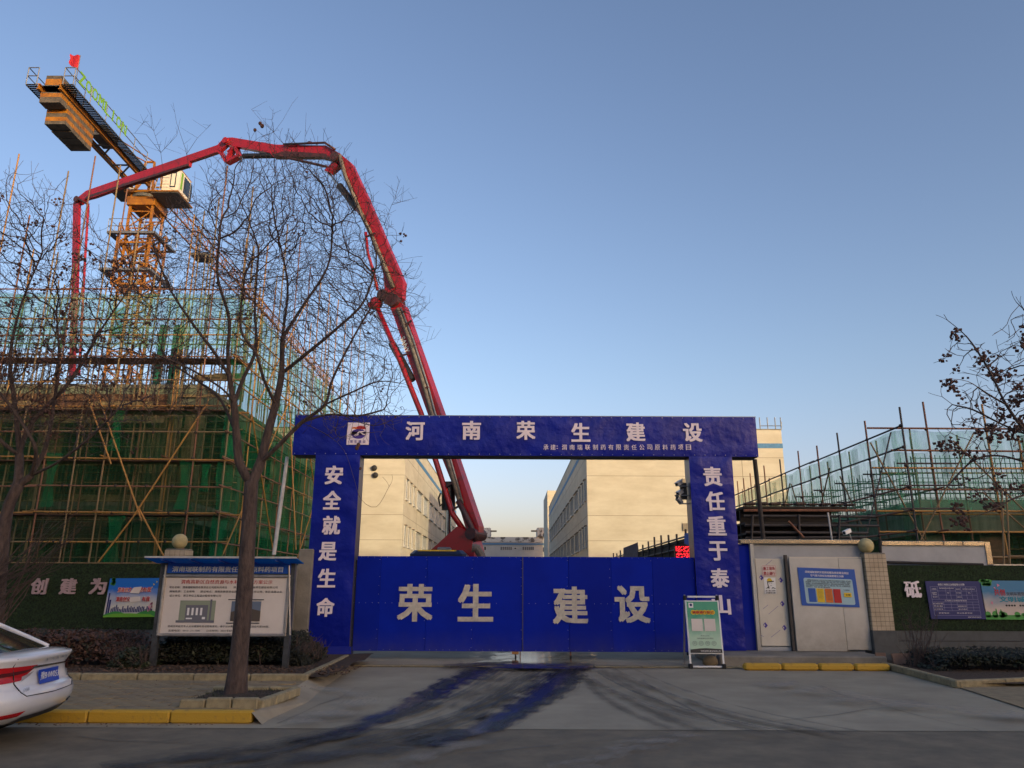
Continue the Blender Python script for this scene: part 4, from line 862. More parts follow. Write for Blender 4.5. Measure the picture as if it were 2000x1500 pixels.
# ================================================================== THE FACTORY BUILDINGS BEHIND
def factory(label, Xs, Xe, Yf, Yb, side, zt=13.1):
    """Xs is the street side face, Xe the far end; side=+1 when the street side faces +X"""
    t = thing('factory_building', label, 'building', ((Xs + Xe) / 2, Yf, 0), 'cream factory blocks either side of the yard street')
    lo, hi = min(Xs, Xe), max(Xs, Xe)
    MB().box((lo, Yf, 0), (hi, Yb, zt)).build('wall', 'cream_wall', t)
    e = .015
    mb = MB()
    for z in (3.1, 4.9, 6.7, 9.6, 11.0):
        mb.box((lo + .01, Yf - .004, z - .015), (hi - .01, Yf, z + .015)); mb.box((Xs, Yf + .01, z - .015) if side > 0 else (Xs - .004, Yf + .01, z - .015), (Xs + .004, Yb, z + .015) if side > 0 else (Xs, Yb, z + .015))
    for y in np.arange(Yf + 8, Yb, 14): mb.box((Xs, y, .1), (Xs + side * .005, y + .04, 11.6))
    for x_ in np.arange(lo + 11.5, hi, 11.5): mb.box((x_, Yf - .005, .1), (x_ + .04, Yf - .0, 11.6))
    mb.build('panel_joints', 'wall_joint', t)
    MB().box((lo - .02, Yf - .02, 11.72), (hi + .02, Yb, 12.08)).build('blue_band', 'blue_band', t)
    MB().box((lo - .03, Yf - .03, zt), (hi + .03, Yb, zt + .08)).build('parapet_cap', 'concrete', t)
    # windows: real recess frames standing in the wall
    def win_mesh(w_, h_):
        f = MB()                      # local: y along wall, z up, x outwards
        f.box((-.02, 0, 0), (.06, w_, .06)).box((-.02, 0, h_ - .06), (.06, w_, h_)).box((-.02, 0, .06), (.055, .06, h_ - .06)).box((-.02, w_ - .06, .06), (.055, w_, h_ - .06))
        n = max(1, round(w_ / .75))
        for i in range(1, n): f.box((-.02, i * w_ / n - .025, .06), (.05, i * w_ / n + .025, h_ - .06))
        f.box((-.05, -.08, -.09), (.14, w_ + .08, -.005))
        g = MB().box((.001, .06, .06), (.02, w_ - .06, h_ - .06))
        hood = MB().box((.001, -.05, h_ + .01), (.16, w_ + .05, h_ + .08))
        return f.mesh('window', 'window_white'), g.mesh('pane', 'glass_dark'), hood.mesh('window_hood', 'wall_joint')
    ms = {w_: win_mesh(w_, 1.45) for w_ in (.7, 3.0)}
    y = Yf + .9; pos = [(Yf + .9, .7), (Yf + 3.0, .7), (Yf + 5.2, .7)]
    y = Yf + 7.7
    while y < Yb - 4: pos.append((y, 3.0)); y += 4.75
    for zb_ in (1.15, 4.55, 7.95):
        for (y, w_) in pos:
            if side > 0 and zb_ < 3: continue
            f, g, h_ = ms[w_]; M = Matrix.Translation((Xs, y, zb_)) @ (Matrix.Identity(4) if side > 0 else Matrix.Diagonal((-1, 1, 1, 1)))
            o = inst('window', f, t, M); p = bpy.data.objects.new('pane', g); COL.objects.link(p); p.parent = o
            p = bpy.data.objects.new('window_hood', h_); COL.objects.link(p); p.parent = o
    return t
fl = factory('cream factory block left of the street, half in sun, seen under the portal beam', -7.9, -30, 55, 108, 1)
for px, py in ((731, 914), (733, 928)):
    q = P(px, py, 54.9); MB().sphere(q, .22, 10, 8).build('wall_lamp', 'black_metal', fl)
fr_ = factory('cream factory block right of the street with its grey shaded side', 5.55, 20.2, 55, 112, -1)
MB().box((17.0, 60, 13.1), (20.2, 66, 13.9)).build('roof_housing', 'cream_wall', fr_)
mb = MB()
for px in (1485, 1500, 1515, 1526): q = P(px, 838, 55.5); mb.cyl(q, q + V((0, 0, .9)), .04)
mb.cyl(P(1485, 838, 55.5) + V((0, 0, .25)), P(1526, 838, 55.5) + V((0, 0, .25)), .03); mb.cyl(P(1526, 838, 55.5), P(1526, 824, 55.5), .04)
mb.build('roof_rail', 'grey_metal', fr_)
for pz in ((1332, 935, 1339, 966), (1333, 1022, 1344, 1037)):
    a, b = P(pz[0], pz[1], 54.95), P(pz[2], pz[3], 54.95); MB().box((a.x, 54.9, a.z), (b.x, 55.2, b.z)).build('vent', 'wall_joint', fr_)
q0, q1 = P(1069, 958, 125), P(1082, 958, 125)
MB().box((q0.x, 125, 0), (q0.x + 8, 140, q0.z)).build('annex_block', 'cream_wall', label='small sunlit cream block peeping out behind the right factory building', cat='building')
# far workshop closing the street
fb = thing('workshop_building', 'low pale workshop with peeling parapet closing the end of the street', 'building', (0, 150, 0))
YF = 150.0; x0, x1 = P(905, 1060, YF).x, P(1100, 1060, YF).x
za, zp = Z(1000, 1053, YF), Z(1000, 1045, YF)
MB().box((x0, YF, 0), (x1 + 20, YF + 15, Z(1000, 1059, YF))).build('wall', 'far_wall', fb)
MB().box((x0 - .1, YF - .15, Z(1000, 1059, YF)), (x1 + 20, YF + 15, Z(1000, 1049, YF))).build('parapet', 'peeling', fb)
MB().box((x0, YF - .2, Z(1000, 1064, YF)), (x1, YF - .151, Z(1000, 1061, YF))).build('blue_line', 'blue_band', fb)
for (a, b_, c_, d_) in ((925, 1031, 958, 1049), (1049, 1031, 1075, 1049)):
    p, q = P(a, b_, YF), P(c_, d_, YF); MB().box((p.x, YF - .5, q.z), (q.x, YF + 6, p.z)).build('roof_stair_house', 'peeling', fb)
    MB().box((p.x - 1.2 if a > 1000 else q.x, YF - .6, p.z - .75), (p.x if a > 1000 else q.x + 1.2, YF + .4, p.z - .5)).build('roof_slab', 'wall_joint', fb)
for (a, b_, c_, d_) in ((940, 1067, 950, 1075), (977, 1067, 1000, 1075), (1004, 1069, 1009, 1073), (1020, 1067, 1043, 1075), (1060, 1068, 1070, 1079), (1060, 1041, 1070, 1049)):
    p, q = P(a, b_, YF), P(c_, d_, YF); f = MB().box((p.x, YF - .56 if b_ < 1050 else YF - .06, q.z), (q.x, YF - .52 if b_ < 1050 else YF - .01, p.z)).build('window', 'window_white', fb); n = max(1, round((c_ - a) / 4)); yy = YF - .60 if b_ < 1050 else YF - .1
    for i in range(n):
        w_ = (q.x - p.x) / n; MB().box((p.x + i * w_ + .08, yy, q.z + .08), (p.x + (i + 1) * w_ - .08, yy + .035, p.z - .08)).build('pane', 'glass_dark', f)
for px in (950, 975, 1010, 1040):
    pass

# ================================================================== SCAFFOLDING
PM = {k: cyl_mesh('pole', k) for k in ('pole_yellow', 'pole_rust', 'pole_dull', 'pole_dark')}
class Scaf:
    def __init__(s, t, r=.026): s.t = t; s.n = 0; s.over = MB(); s.c = MB(); s.r = r
    def pole(s, p0, p1, m=None, r=None, over=False, name='pole'):
        m = m or random.choices(['pole_yellow', 'pole_rust', 'pole_dull'], [.42, .36, .22])[0]
        j = lambda: V((random.uniform(-.03, .03), random.uniform(-.03, .03), random.uniform(-.02, .02)))
        p0, p1 = V(p0) + j(), V(p1) + j()
        if s.n < 296 and not over: inst(name, PM[m], s.t, stick(p0, p1, r or s.r)); s.n += 1
        else: s.over.cyl(p0, p1, r or s.r, n=5, cap=False)
    def joint(s, p): s.c.sphere(p, .055, 5, 4)
    def done(s, m='pole_rust'):
        if s.over.v: s.over.build('more_poles', m, s.t, kind='stuff')
        if s.c.v: s.c.build('couplers', 'coupler', s.t, kind='stuff')
def net(name, t, A, B, z0, z1, m='net', amp=.08, nu=None, sag=.06, gather=0):
    A, B = V(A), V(B); d = (B - A); L = d.length; d2 = d / L; nn = V((d2.y, -d2.x, 0)); nu = nu or max(4, int(L * 3)); ph = [random.uniform(0, 6) for _ in range(6)]
    def fn(u, v):
        uu = u
        if gather: uu = .5 + (u - .5) * (1 - gather * math.sin(v * math.pi))
        z = z0 + (z1 - z0) * v
        w_ = math.sin(u * L * 4.3 + ph[0] + 2 * math.sin(v * 3 + ph[4])) * .5 + math.sin(u * L * 9.1 + ph[1]) * .3 + math.sin(v * 5 + u * L * 2 + ph[2]) * .4
        p = A + d * uu + nn * (amp * w_); p.z = z - sag * math.sin(u * L * 1.7 + ph[3]) ** 2 * (v if z1 > z0 else 1)
        return tuple(p)
    return MB().grid(nu, 6, fn).build(name, m, t, True)

random.seed(21)
# ---- left: building under construction
cb = thing('unfinished_building', 'concrete building under construction wrapped in scaffolding at the left', 'building', (-18, 26, 0))
CX, CY = -9.3, 24.0
bxr = -11.0; bxl = -34; byf, byb = 25.9, 44
for k, (z, hh) in enumerate(((4.25, .55), (8.45, .6))):
    MB().box((bxl, byf, z), (bxr, byb, z + .14)).build('floor_slab', 'concrete', cb)
    q = MB().box((bxl, byf + .04, z - hh), (bxr - .04, byf + .36, z - .001)).box((bxr - .4, byf + .37, z - hh), (bxr - .04, byb, z - .001)).build('edge_beam', 'concrete_green', cb)
for i, px in enumerate((-60, 60, 277, 408)):
    x_ = P(px, 1050, 26.4).x if i < 3 else bxr - .5
    for z0, z1 in ((0, 3.7), (4.39, 7.85)):
        MB().box((x_ - .28, 26.35, z0), (x_ + .28, 26.9, z1)).build('column', 'concrete_green' if z0 == 0 else 'timber', cb)
for y_ in (31, 36.5, 42):
    for z0, z1 in ((0, 3.7), (4.39, 7.85)): MB().box((bxr - .85, y_, z0), (bxr - .4, y_ + .5, z1)).build('column', 'concrete_green', cb)
# timber formwork boards hung on the beams
bm_ = {}
def board(x0, x1, y, z0, z1, m='formwork'):
    MB().bbox((x0, y - .02, z0), (x1, y + .01, z1), .006).build('formwork_board', m, cb)
for px0, px1 in ((-120, 330),):
    x_, xe = P(px0, 760, 25.85).x, P(px1, 760, 25.85).x
    while x_ < xe:
        x2 = min(x_ + random.choice((1.8, 2.4)), xe); z = 7.15
        for k in range(4): board(x_ + .01, x2 - .01, 25.83 + random.uniform(-.01, .01), z, z + .25, random.choice(('formwork', 'formwork', 'timber'))); z += .27
        x_ = x2
x_, xe = P(30, 1010, 25.85).x, P(212, 1010, 25.85).x
while x_ < xe:
    x2 = min(x_ + 1.8, xe); z = 3.1
    for k in range(5): board(x_ + .01, x2 - .01, 25.83, z, z + .19); z += .21
    x_ = x2
x_, xe = P(140, 968, 25.8).x, P(380, 968, 25.8).x
while x_ < xe: x2 = min(x_ + 2.4, xe); board(x_, x2 - .01, 25.8, 4.45, 4.62, 'timber'); board(x_, x2 - .01, 25.78, 4.8, 4.9, 'timber'); x_ = x2
x_, xe = P(380, 730, 25.85).x, P(470, 730, 25.85).x
board(x_, xe, 25.84, 8.7, 8.95, 'timber'); board(x_ - .6, xe, 25.83, 8.1, 8.2, 'timber')
# vertical timbers strapped round the column at px 270-347
for i in range(9):
    x_ = P(268 + i * 9.5, 860, 26.1).x; MB().bbox((x_, 26.12, 4.5), (x_ + .09, 26.22, 8.4 - random.uniform(0, .4)), .01).build('column_timber', 'timber', cb)
for z in np.arange(4.9, 8.2, .5): MB().box((P(266, 860, 26.1).x, 26.07, z), (P(352, 860, 26.1).x, 26.1, z + .05)).build('column_clamp', 'pole_dull', cb)
# shoring props and joists inside, a forest of thin poles
mb = MB()
for z0, z1 in ((0, 4.2), (4.4, 8.4)):
    for x_ in np.arange(-30, bxr - .3, .72):
        for y_ in np.arange(27.3, 42, 2.1): mb.cyl((x_ + random.uniform(-.1, .1), y_, z0), (x_ + random.uniform(-.06, .06), y_, z1), .026, n=4, cap=False)
    for y_ in np.arange(27.3, 42, 2.1):
        for z in (z0 + .7, z0 + 1.5, z0 + 2.3, z0 + 3.1, z1 - .5, z1 - .2): mb.cyl((-32, y_, z), (bxr - .3, y_, z), .03, n=4, cap=False)
mb.build('shoring_props', 'pole_dull', cb, kind='stuff')
MB().box((-34, 43.6, 0), (-11.3, 43.8, 8.4)).build('rear_wall', 'concrete_green', cb)
# rebar cages rising above the slab
mb = MB(); random.seed(3)
for px0, px1, y_ in ((15, 62, 26.4), (308, 318, 26.4), (322, 372, 26.6), (92, 100, 30), (455, 470, 31), (560, 590, 38), (200, 215, 33), (-40, -20, 27)):
    xa_, xb_ = P(px0, 660, y_).x, P(px1, 660, y_).x; n = max(4, int((xb_ - xa_) / .085))
    for i in range(n + 1):
        x_ = xa_ + (xb_ - xa_) * i / n; zz = 10.2 + random.uniform(-.5, .9)
        mb.cyl((x_, y_, 8.5), (x_ + random.uniform(-.05, .05), y_, zz), .014, n=4, cap=False)
        if i % 2 == 0: mb.cyl((x_, y_ + .45, 8.5), (x_, y_ + .45, zz - .2), .014, n=4, cap=False)
    for z in np.arange(8.8, 10, .25): mb.cyl((xa_, y_, z), (xb_, y_, z), .010, n=4, cap=False)
mb.build('rebar_cages', 'rebar', cb, kind='stuff')
mb = MB()
for px in (345, 352, 318): x_ = P(px, 640, 26.3).x; mb.box((x_ - .1, 26.3, 8.6), (x_ + .1, 26.5, 11.0))
mb.build('steel_columns', mat('steel_green', (.02, .16, .10), .6), cb)

random.seed(31)
ls = thing('bamboo_scaffold', 'tall yellow and rust pole scaffold with green nets around the unfinished left building', 'scaffolding', (CX, CY, 0))
sc = Scaf(ls)
LV = [2.1, 2.95, 3.85, 4.7, 5.6, 6.45, 7.3, 8.2, 9.05, 9.75, 10.35, 11.45]
tops = {38: 300, 134: 335, 187: 305, 222: 343, 237: 323, 444: 325, 500: 365, 80: 470, 300: 440, 360: 395, 410: 360}
fx = []
for px, py in tops.items():
    q = P(px, py, CY); x_ = q.x
    if x_ > CX: x_ = CX
    inner = px in (222, 300, 410, 80, 360)
    sc.pole((x_ + .05, CY + (.95 if inner else 0), 0), (x_, CY + (.95 if inner else 0), q.z), random.choice(['pole_yellow', 'pole_rust', 'pole_dull'])); fx.append(x_)
for i in range(6):
    x_ = CX - i * 1.95
    if min(abs(x_ - f) for f in fx) > .5: sc.pole((x_, CY, 0), (x_, CY, 12.2 + random.uniform(0, 3)))
    sc.pole((x_ - .3, CY + .95, 0), (x_ - .3, CY + .95, 11.8 + random.uniform(0, 2.6)))
for k, z in enumerate(LV):
    full = k % 2 == 0 or z > 9
    for (xa_, xb_) in ((-20.5, -15.2), (-15.5, CX + .35)):
        sc.pole((xa_, CY - .05, z), (xb_, CY - .05, z + random.uniform(-.06, .06)), 'pole_yellow' if z in (3.85, 5.6, 7.3) else None)
        if full: sc.pole((xa_, CY + .9, z + .03), (xb_, CY + .9, z + .03))
    for i in range(6):
        if full and z < 9.5: sc.pole((CX - i * 1.95, CY - .2, z + .06), (CX - i * 1.95, CY + 1.7, z + .06), over=k % 4 != 0)
    for x_ in fx:
        if z < 11.6: sc.joint((x_, CY - .03, z))
# walkway planks
for z in (3.78, 5.52, 7.22, 9.0): MB().box((-20, CY + .1, z), (CX, CY + .8, z + .03)).build('walkway_deck', 'formwork', ls)
# side face
ys = np.arange(CY + 2.1, 46.5, 1.9)
for i, y_ in enumerate(ys):
    sc.pole((CX, y_, 0), (CX, y_, 13.2 + 2.2 * random.random() + y_ * .04), over=i > 8)
    sc.pole((CX - .95, y_ + .3, 0), (CX - .95, y_ + .3, 12.2 + 2.5 * random.random()), over=i > 5)
    for z in LV: 
        if i < 8: sc.joint((CX, y_, z))
    if i % 2 == 0:
        for z in LV[::2]: sc.pole((CX + .15, y_, z), (CX - 1.5, y_, z), over=True)
for k, z in enumerate(LV):
    for (a, b) in ((CY - .3, 31), (30.7, 37), (36.8, 46)):
        sc.pole((CX + .04, a, z), (CX + .04, b, z + random.uniform(-.06, .06)), over=a > 36)
    if k % 2 == 0: sc.pole((CX - .95, CY, z), (CX - .95, 45.5, z), over=k > 4)
# diagonal braces in px on the face
yb_ = CY - .12
for a, b in (((190, 765), (278, 1018)), ((268, 990), (322, 1092)), ((150, 1150), (268, 1000)), ((262, 1010), (405, 790)), ((168, 770), (215, 905))):
    sc.pole(P(*a, yb_), P(*b, yb_), 'pole_yellow' if a[0] < 270 else 'pole_dull', .028)
for a, b in (((22.5, 1.9), (29, 9.5)), ((29, 1.9), (24.5, 7.5)), ((31, 2), (37, 9.5)), ((37, 2), (31, 9)), ((25, 8), (30, 14))): sc.pole((CX + .1, a[0] + 1.4, a[1]), (CX + .1, b[0] + 1.4, b[1]), 'pole_yellow')
sc.pole(P(577, 1075, 27), P(560, 700, 27.5), 'pole_yellow')
for i in range(46):     # further uprights of the rear and inner rows, some with low tips
    y_ = random.uniform(25, 46); x_ = CX - random.choice((.45, 1.3, 2.2, 3.5, 5)); sc.pole((x_, y_, 8.6), (x_ + random.uniform(-.1, .1), y_, 11.5 + random.random() * 4.0 + (y_ - 25) * .05), over=True)
for i in range(30):
    x_ = random.uniform(-20, CX); y_ = CY + random.choice((.45, .95, 1.4)); sc.pole((x_, y_, 0), (x_, y_, random.uniform(9.5, 13.5)), over=True)
for z in np.arange(2.5, 8, .62): sc.pole((-20, CY + 1.3, z), (CX, CY + 1.3, z), over=True, r=.02)
sc.done('pole_dull')
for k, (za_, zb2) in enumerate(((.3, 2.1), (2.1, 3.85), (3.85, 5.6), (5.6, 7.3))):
    for (xa_, xb_) in ((-20.6, -15.2), (-15.2, CX)): net('safety_net', ls, (xa_, CY + .22, 0), (xb_, CY + .22, 0), za_, zb2); net('safety_net', ls, (xa_, CY + 1.35, 0), (xb_, CY + 1.35, 0), za_, zb2, 'net', .12)  # the rear net layer is added to darken the interior
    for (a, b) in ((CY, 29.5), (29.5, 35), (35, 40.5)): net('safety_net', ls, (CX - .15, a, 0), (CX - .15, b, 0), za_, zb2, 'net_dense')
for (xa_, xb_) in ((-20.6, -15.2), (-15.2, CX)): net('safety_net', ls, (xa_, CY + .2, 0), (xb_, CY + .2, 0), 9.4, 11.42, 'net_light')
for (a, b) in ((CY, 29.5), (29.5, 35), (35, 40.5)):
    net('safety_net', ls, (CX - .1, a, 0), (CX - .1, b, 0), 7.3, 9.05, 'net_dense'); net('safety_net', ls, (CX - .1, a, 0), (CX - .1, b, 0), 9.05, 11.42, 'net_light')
# folded bright strips
for px, y0_, y1_, w_ in ((228, 798, 880, 16), (362, 895, 995, 24), (98, 885, 990, 14), (222, 1005, 1098, 22), (452, 800, 890, 12), (425, 1015, 1090, 26), (35, 575, 665, 18), (232, 600, 660, 22), (400, 905, 960, 14)):
    q0, q1 = P(px - w_ / 2, y0_, CY + .12), P(px + w_ / 2, y1_, CY + .12); net('net_fold', ls, (q0.x, CY + .12, 0), (q1.x, CY + .12, 0), q1.z, q0.z, 'net_dense', .03, 8, .02, .5)

# ---- right: scaffold around a lower building
random.seed(41)
RX, RY = 11.7, 22.5
rb = thing('unfinished_annex', 'low concrete frame with rebar mesh under construction at the right', 'building', (20, 24, 0))
MB().box((RX + 1.1, RY + 1.3, 3.85), (40, 42, 4.0)).build('floor_slab', 'concrete', rb)
MB().box((RX + 1.15, RY + 1.25, 3.35), (40, RY + 1.6, 4.35)).box((RX + 1.12, RY + 1.61, 3.3), (RX + 1.5, 42, 4.3)).build('edge_beam', 'formwork_brown' if 0 else 'concrete_green', rb)
for x_ in (RX + 1.5, RX + 3.2, RX + 7.4, RX + 12):
    MB().box((x_, RY + 1.7, 0), (x_ + .8 if x_ > RX + 2 and x_ < RX + 4 else x_ + .5, RY + 2.2, 3.3)).build('column', 'formwork' if x_ > RX + 2 and x_ < RX + 4 else 'concrete_green', rb)
for y_ in (28, 33.5, 39): MB().box((RX + 1.2, y_, 0), (RX + 1.7, y_ + .5, 3.3)).build('column', 'concrete_green', rb)
mb = MB(); mb2 = MB()
for x_ in np.arange(RX + 1.2, 30, .16): mb.cyl((x_, RY + 1.45, 4.3), (x_, RY + 1.45, 5.75 + random.uniform(-.03, .1)), .015, n=3, cap=False)
for z in np.arange(4.42, 5.8, .16): mb.cyl((RX + 1.2, RY + 1.45, z), (30, RY + 1.45, z), .014, n=3, cap=False)
for y_ in np.arange(RY + 1.5, 42, .22): mb.cyl((RX + 1.25, y_, 4.2), (RX + 1.25, y_, 5.5 + random.uniform(0, .35)), .016, n=3, cap=False)
for z in np.arange(4.35, 5.5, .2): mb.cyl((RX + 1.25, RY + 1.5, z), (RX + 1.25, 42, z), .015, n=3, cap=False)
for x_ in np.arange(RX + 1.3, 30, .22): mb.cyl((x_, RY + 5.5, 4.1), (x_, RY + 5.5, 5.6), .015, n=3, cap=False)
for z in np.arange(4.4, 5.6, .22): mb.cyl((RX + 1.3, RY + 5.5, z), (30, RY + 5.5, z), .015, n=3, cap=False)
mb.build('rebar_mesh', 'rebar', rb, kind='stuff')
for x_ in np.arange(RX + 1.6, 30, .75):
    for y_ in (RY + 2.6, RY + 4.6, RY + 7, RY + 11, RY + 15): mb2.cyl((x_, y_, 0), (x_, y_, 3.85), .026, n=4, cap=False)
for y_ in (RY + 2.6, RY + 4.6, RY + 7):
    for z in (1.2, 2.2, 2.9, 3.3): mb2.cyl((RX + 1.5, y_, z), (30, y_, z), .024, n=4, cap=False)
mb2.build('shoring_props', 'pole_dull', rb, kind='stuff')
MB().box((RX + 1.9, 41, 0), (40, 41.2, 3.8)).build('rear_wall', 'concrete', rb)
random.seed(51)
rs_ = thing('bamboo_scaffold', 'low dark and rust pole scaffold with pale green nets at the right behind the hoarding', 'scaffolding', (RX, RY, 0))
sc = Scaf(rs_)
tp = [(1801, 784), (1917, 790), (1985, 850), (2060, 800)]
for px, py in tp: q = P(px, py, RY); sc.pole((q.x + .05, RY, 0), (q.x, RY, q.z), random.choice(['pole_rust', 'pole_yellow']), .03)
for px, py in ((1780, 852), (1868, 850), (1995, 856)): q = P(px, py, RY + 1); sc.pole((q.x, RY + 1, 0), (q.x, RY + 1, q.z), 'pole_rust', .03)
for x_ in np.arange(RX + 10.5, 30, 2): sc.pole((x_, RY, 0), (x_, RY, 7))
sp = [(1755, 795), (1690, 822), (1636, 846), (1595, 870), (1558, 880), (1524, 898), (1492, 910), (1465, 925), (1452, 934), (1440, 940)]
for i, (px, py) in enumerate(sp):
    q = PX(px, py, RX); sc.pole((RX + .05, q.y, 0), (RX, q.y, q.z), 'pole_dark' if i in (0, 2, 5) else 'pole_rust', .03)
    q2 = PX(px + (22 if i < 5 else 10), py + 42 - i * 3, RX + .95); sc.pole((RX + .95, q2.y, 0), (RX + .95, q2.y, q2.z), 'pole_rust', .028)
ye = PX(1440, 940, RX).y + .5
RL = [2.55, 3.25, 3.85, 4.5, 5.15, 5.7, 6.35]
for z in RL:
    for a, b in ((RY - .6, 29), (28.6, 34), (33.8, ye)):
        if z == 5.15: continue
        sc.pole((RX - .03, a, z), (RX - .03, b, z + random.uniform(-.04, .04)), 'pole_dark' if z > 5.5 or a > 28 else 'pole_rust', .03)
        if z in (3.25, 4.5): sc.pole((RX + .93, a, z), (RX + .93, b, z), 'pole_rust')
    for a, b in ((RX - .8, RX + 5.5), (RX + 5, RX + 11)):
        if z in (5.7,) and a < RX: a += .6
        sc.pole((a, RY - .04, z), (b, RY - .04, z + random.uniform(-.03, .03)), 'pole_rust' if z > 5.5 else None, .03)
        if z in (2.55, 3.85, 5.15): sc.pole((a + .8, RY + .95, z), (b, RY + .95, z), 'pole_yellow')
    for px, py in sp[:7]: sc.joint((RX - .02, PX(px, py, RX).y, z))
    for px, py in tp: sc.joint((P(px, py, RY).x, RY, z))
for (px, py) in sp[:8]:
    y_ = PX(px, py, RX).y
    for z in (3.85, 4.5, 5.15): sc.pole((RX - .3, y_, z + .05), (RX + 1.5, y_, z + .05), 'pole_dark')
for a, b in (((1700, 865), (1806, 1056)), ((1740, 845), (1690, 1050)), ((1905, 845), (1800, 1056)), ((1860, 860), (2030, 1030)), ((1920, 960), (2010, 1040))): sc.pole(P(*a, RY - .1), P(*b, RY - .1), 'pole_dull' if a[0] != 1740 else 'pole_dark', .024)
for a, b in (((1640, 930), (1685, 1030)), ((1620, 915), (1600, 1000)), ((1545, 945), (1560, 1000)), ((1542, 945), (1530, 1000))): sc.pole(PX(*a, RX - .08), PX(*b, RX - .08), 'pole_dull')
for x_, y_ in ((1955, 1055), (1968, 1050)): sc.pole(P(x_, 960, 20.2), P(x_ + 6, 1125, 20.2), 'pole_dull', .024)
sc.pole((13.2, 20.2, 2.45), (18, 20.2, 2.4), 'pole_dull', .026); sc.pole((13.2, 20.2, 1.9), (18, 20.2, 1.9), 'pole_rust', .03)
sc.done()
for z0, z1, m in ((3.85, 5.7, 'net_light'), (5.7, 6.35, 'net_light'), (2.0, 3.85, 'net')):
    for a, b in ((RX, RX + 3.7), (RX + 3.7, RX + 7.5), (RX + 7.5, RX + 12)): net('safety_net', rs_, (a, RY + .12, 0), (b, RY + .12, 0), z0, z1, m, .04)
    for a, b in ((RY, 26), (26, 30), (30, 34.5), (34.5, ye)): net('safety_net', rs_, (RX + .1, a, 0), (RX + .1, b, 0), z0, z1, m, .04)
for i, (px, py) in enumerate(sp[:6]):
    y_ = PX(px, py, RX).y + .8; net('net_fold', rs_, (RX + .02, y_, 0), (RX + .02, y_ + .5, 0), 4.5 if i % 2 else 3.9, 6.2, 'net', .03, 6, .02, .4)
for px in (1852, 2000): q = P(px, 900, RY); net('net_fold', rs_, (q.x - .2, RY + .08, 0), (q.x + .25, RY + .08, 0), 4.9, 6.2, 'net', .03, 6, .02, .6)

# ---- dark canopy walkways
random.seed(61)
cw = thing('covered_walkway', 'dark double deck protective walkway roof behind the white hoarding', 'walkway', (9, 20.5, 0))
wx0, wx1 = P(1441, 1010, 20.2).x, P(1655, 1010, 20.2).x
for z, dz in ((3.62, .06), (3.22, .05), (2.95, .05)):
    MB().box((wx0, 19.6, z), (wx1 - random.uniform(0, .5), 23.5, z + dz)).build('deck', mat('deck_dark', (.025, .022, .02), .8) if z > 3 and 'deck_dark' not in MT else 'deck_dark', cw)
MB().box((wx0, 20.0, 2.3), (wx1 - .5, 20.05, 3.6)).build('dark_netting', 'deck_dark', cw)
for z in (3.56, 3.42, 3.18, 3.0, 2.86):
    MB().cyl((wx0 - .02, 19.6 - random.uniform(0, .1), z), (wx1 - random.uniform(-.5, .4), 19.55, z + random.uniform(-.04, .04)), .035).build('pole', random.choice(('pole_dark', 'pole_rust', 'pole_dark')), cw)
for px in (1470, 1560, 1640): MB().cyl(P(px, 1005, 19.5), P(px + random.randint(-12, 12), 1056, 19.5), .03).build('pole', 'pole_dark', cw)
MB().cyl(P(1540, 1018, 19.45), P(1570, 1050, 19.45), .03).build('pole', 'pole_rust', cw)
for i in range(9):
    x_ = wx0 + i * (wx1 - wx0) / 9; MB().bbox((x_ + .02, 19.5, 3.70), (x_ + (wx1 - wx0) / 9 - .03, 19.75, 3.70 + random.uniform(.04, .09)), .02).build('roof_board', 'bark', cw)
cv = thing('yard_walkway', 'receding dark steel walkway with a row of short posts behind the gate leaf', 'walkway', (5, 28, 0))
xv = P(1338, 1040, 21).x; zv0 = P(1338, 1037, 21).z
for (a, b) in ((20.8, 36),):
    MB().box((xv, a, zv0 - .28), (xv + 1.6, b, zv0 - .2)).build('roof_deck', 'deck_dark', cv)
    MB().box((xv + .02, a, zv0 - .75), (xv + .06, b, zv0 - .3)).build('fascia_net', 'deck_dark', cv)
    MB().box((xv + .1, a, 0), (xv + .13, b, zv0 - .8)).build('green_side_sheet', 'steel_green', cv)
    for z in (zv0 - .16, zv0 - .45, zv0 - .72): MB().cyl((xv - .02, a, z), (xv - .02, b, z), .025).build('rail', 'pole_dark', cv)
    for y_ in np.arange(a, b, 1.15): MB().cyl((xv - .03, y_, 0), (xv - .03, y_, zv0 + random.uniform(-.02, .12)), .03).build('post', 'pole_dark', cv)
q0, q1 = P(1218, 1067, 26), P(1246, 1088, 26)
MB().extr([P(1218, 1070, 26), P(1246, 1059, 25), P(1246, 1095, 25), P(1218, 1095, 26)], (0, .06, 0)).build('site_notice_panel', 'slate_panel', label='dark grey slanted panel beside the yard walkway, seen over the gate', cat='panel')
# led board
c = P(1334, 1079, 19.6); b = Flat('led_display', 'small black display with glowing red characters over the gate beside the right pillar', 'display', c, (1, 0, 0), (0, 0, 1), .42, .36, 'black_metal', .06)
rs = random.Random(9); l_ = b.lift(); mb = MB()
for gx in range(2):
    for gy in range(2):
        for i in range(6):
            for j in range(6):
                if rs.random() < .5: mb.quad(*[b.p(.07 + gx * .46 + (i + a) * .068, .07 + gy * .46 + (j + d_) * .068, l_) for a, d_ in ((0, 0), (.85, 0), (.85, .85), (0, .85))])
mb.build('lit_characters', 'led_red', b.base)
MB().bar(b.p(.5, 0), V((b.p(.5, 0).x, 19.66, 0)), .06).build('post', 'black_metal', b.t)
MB().extr([P(1337, 1042, 19.9), P(1346, 1040, 19.9), P(1346, 1066, 19.9), P(1337, 1061, 19.9)], (0, .03, 0)).build('blue_placard', 'ink_blue', label='small blue placard peeping out beside the right portal pillar', cat='placard')

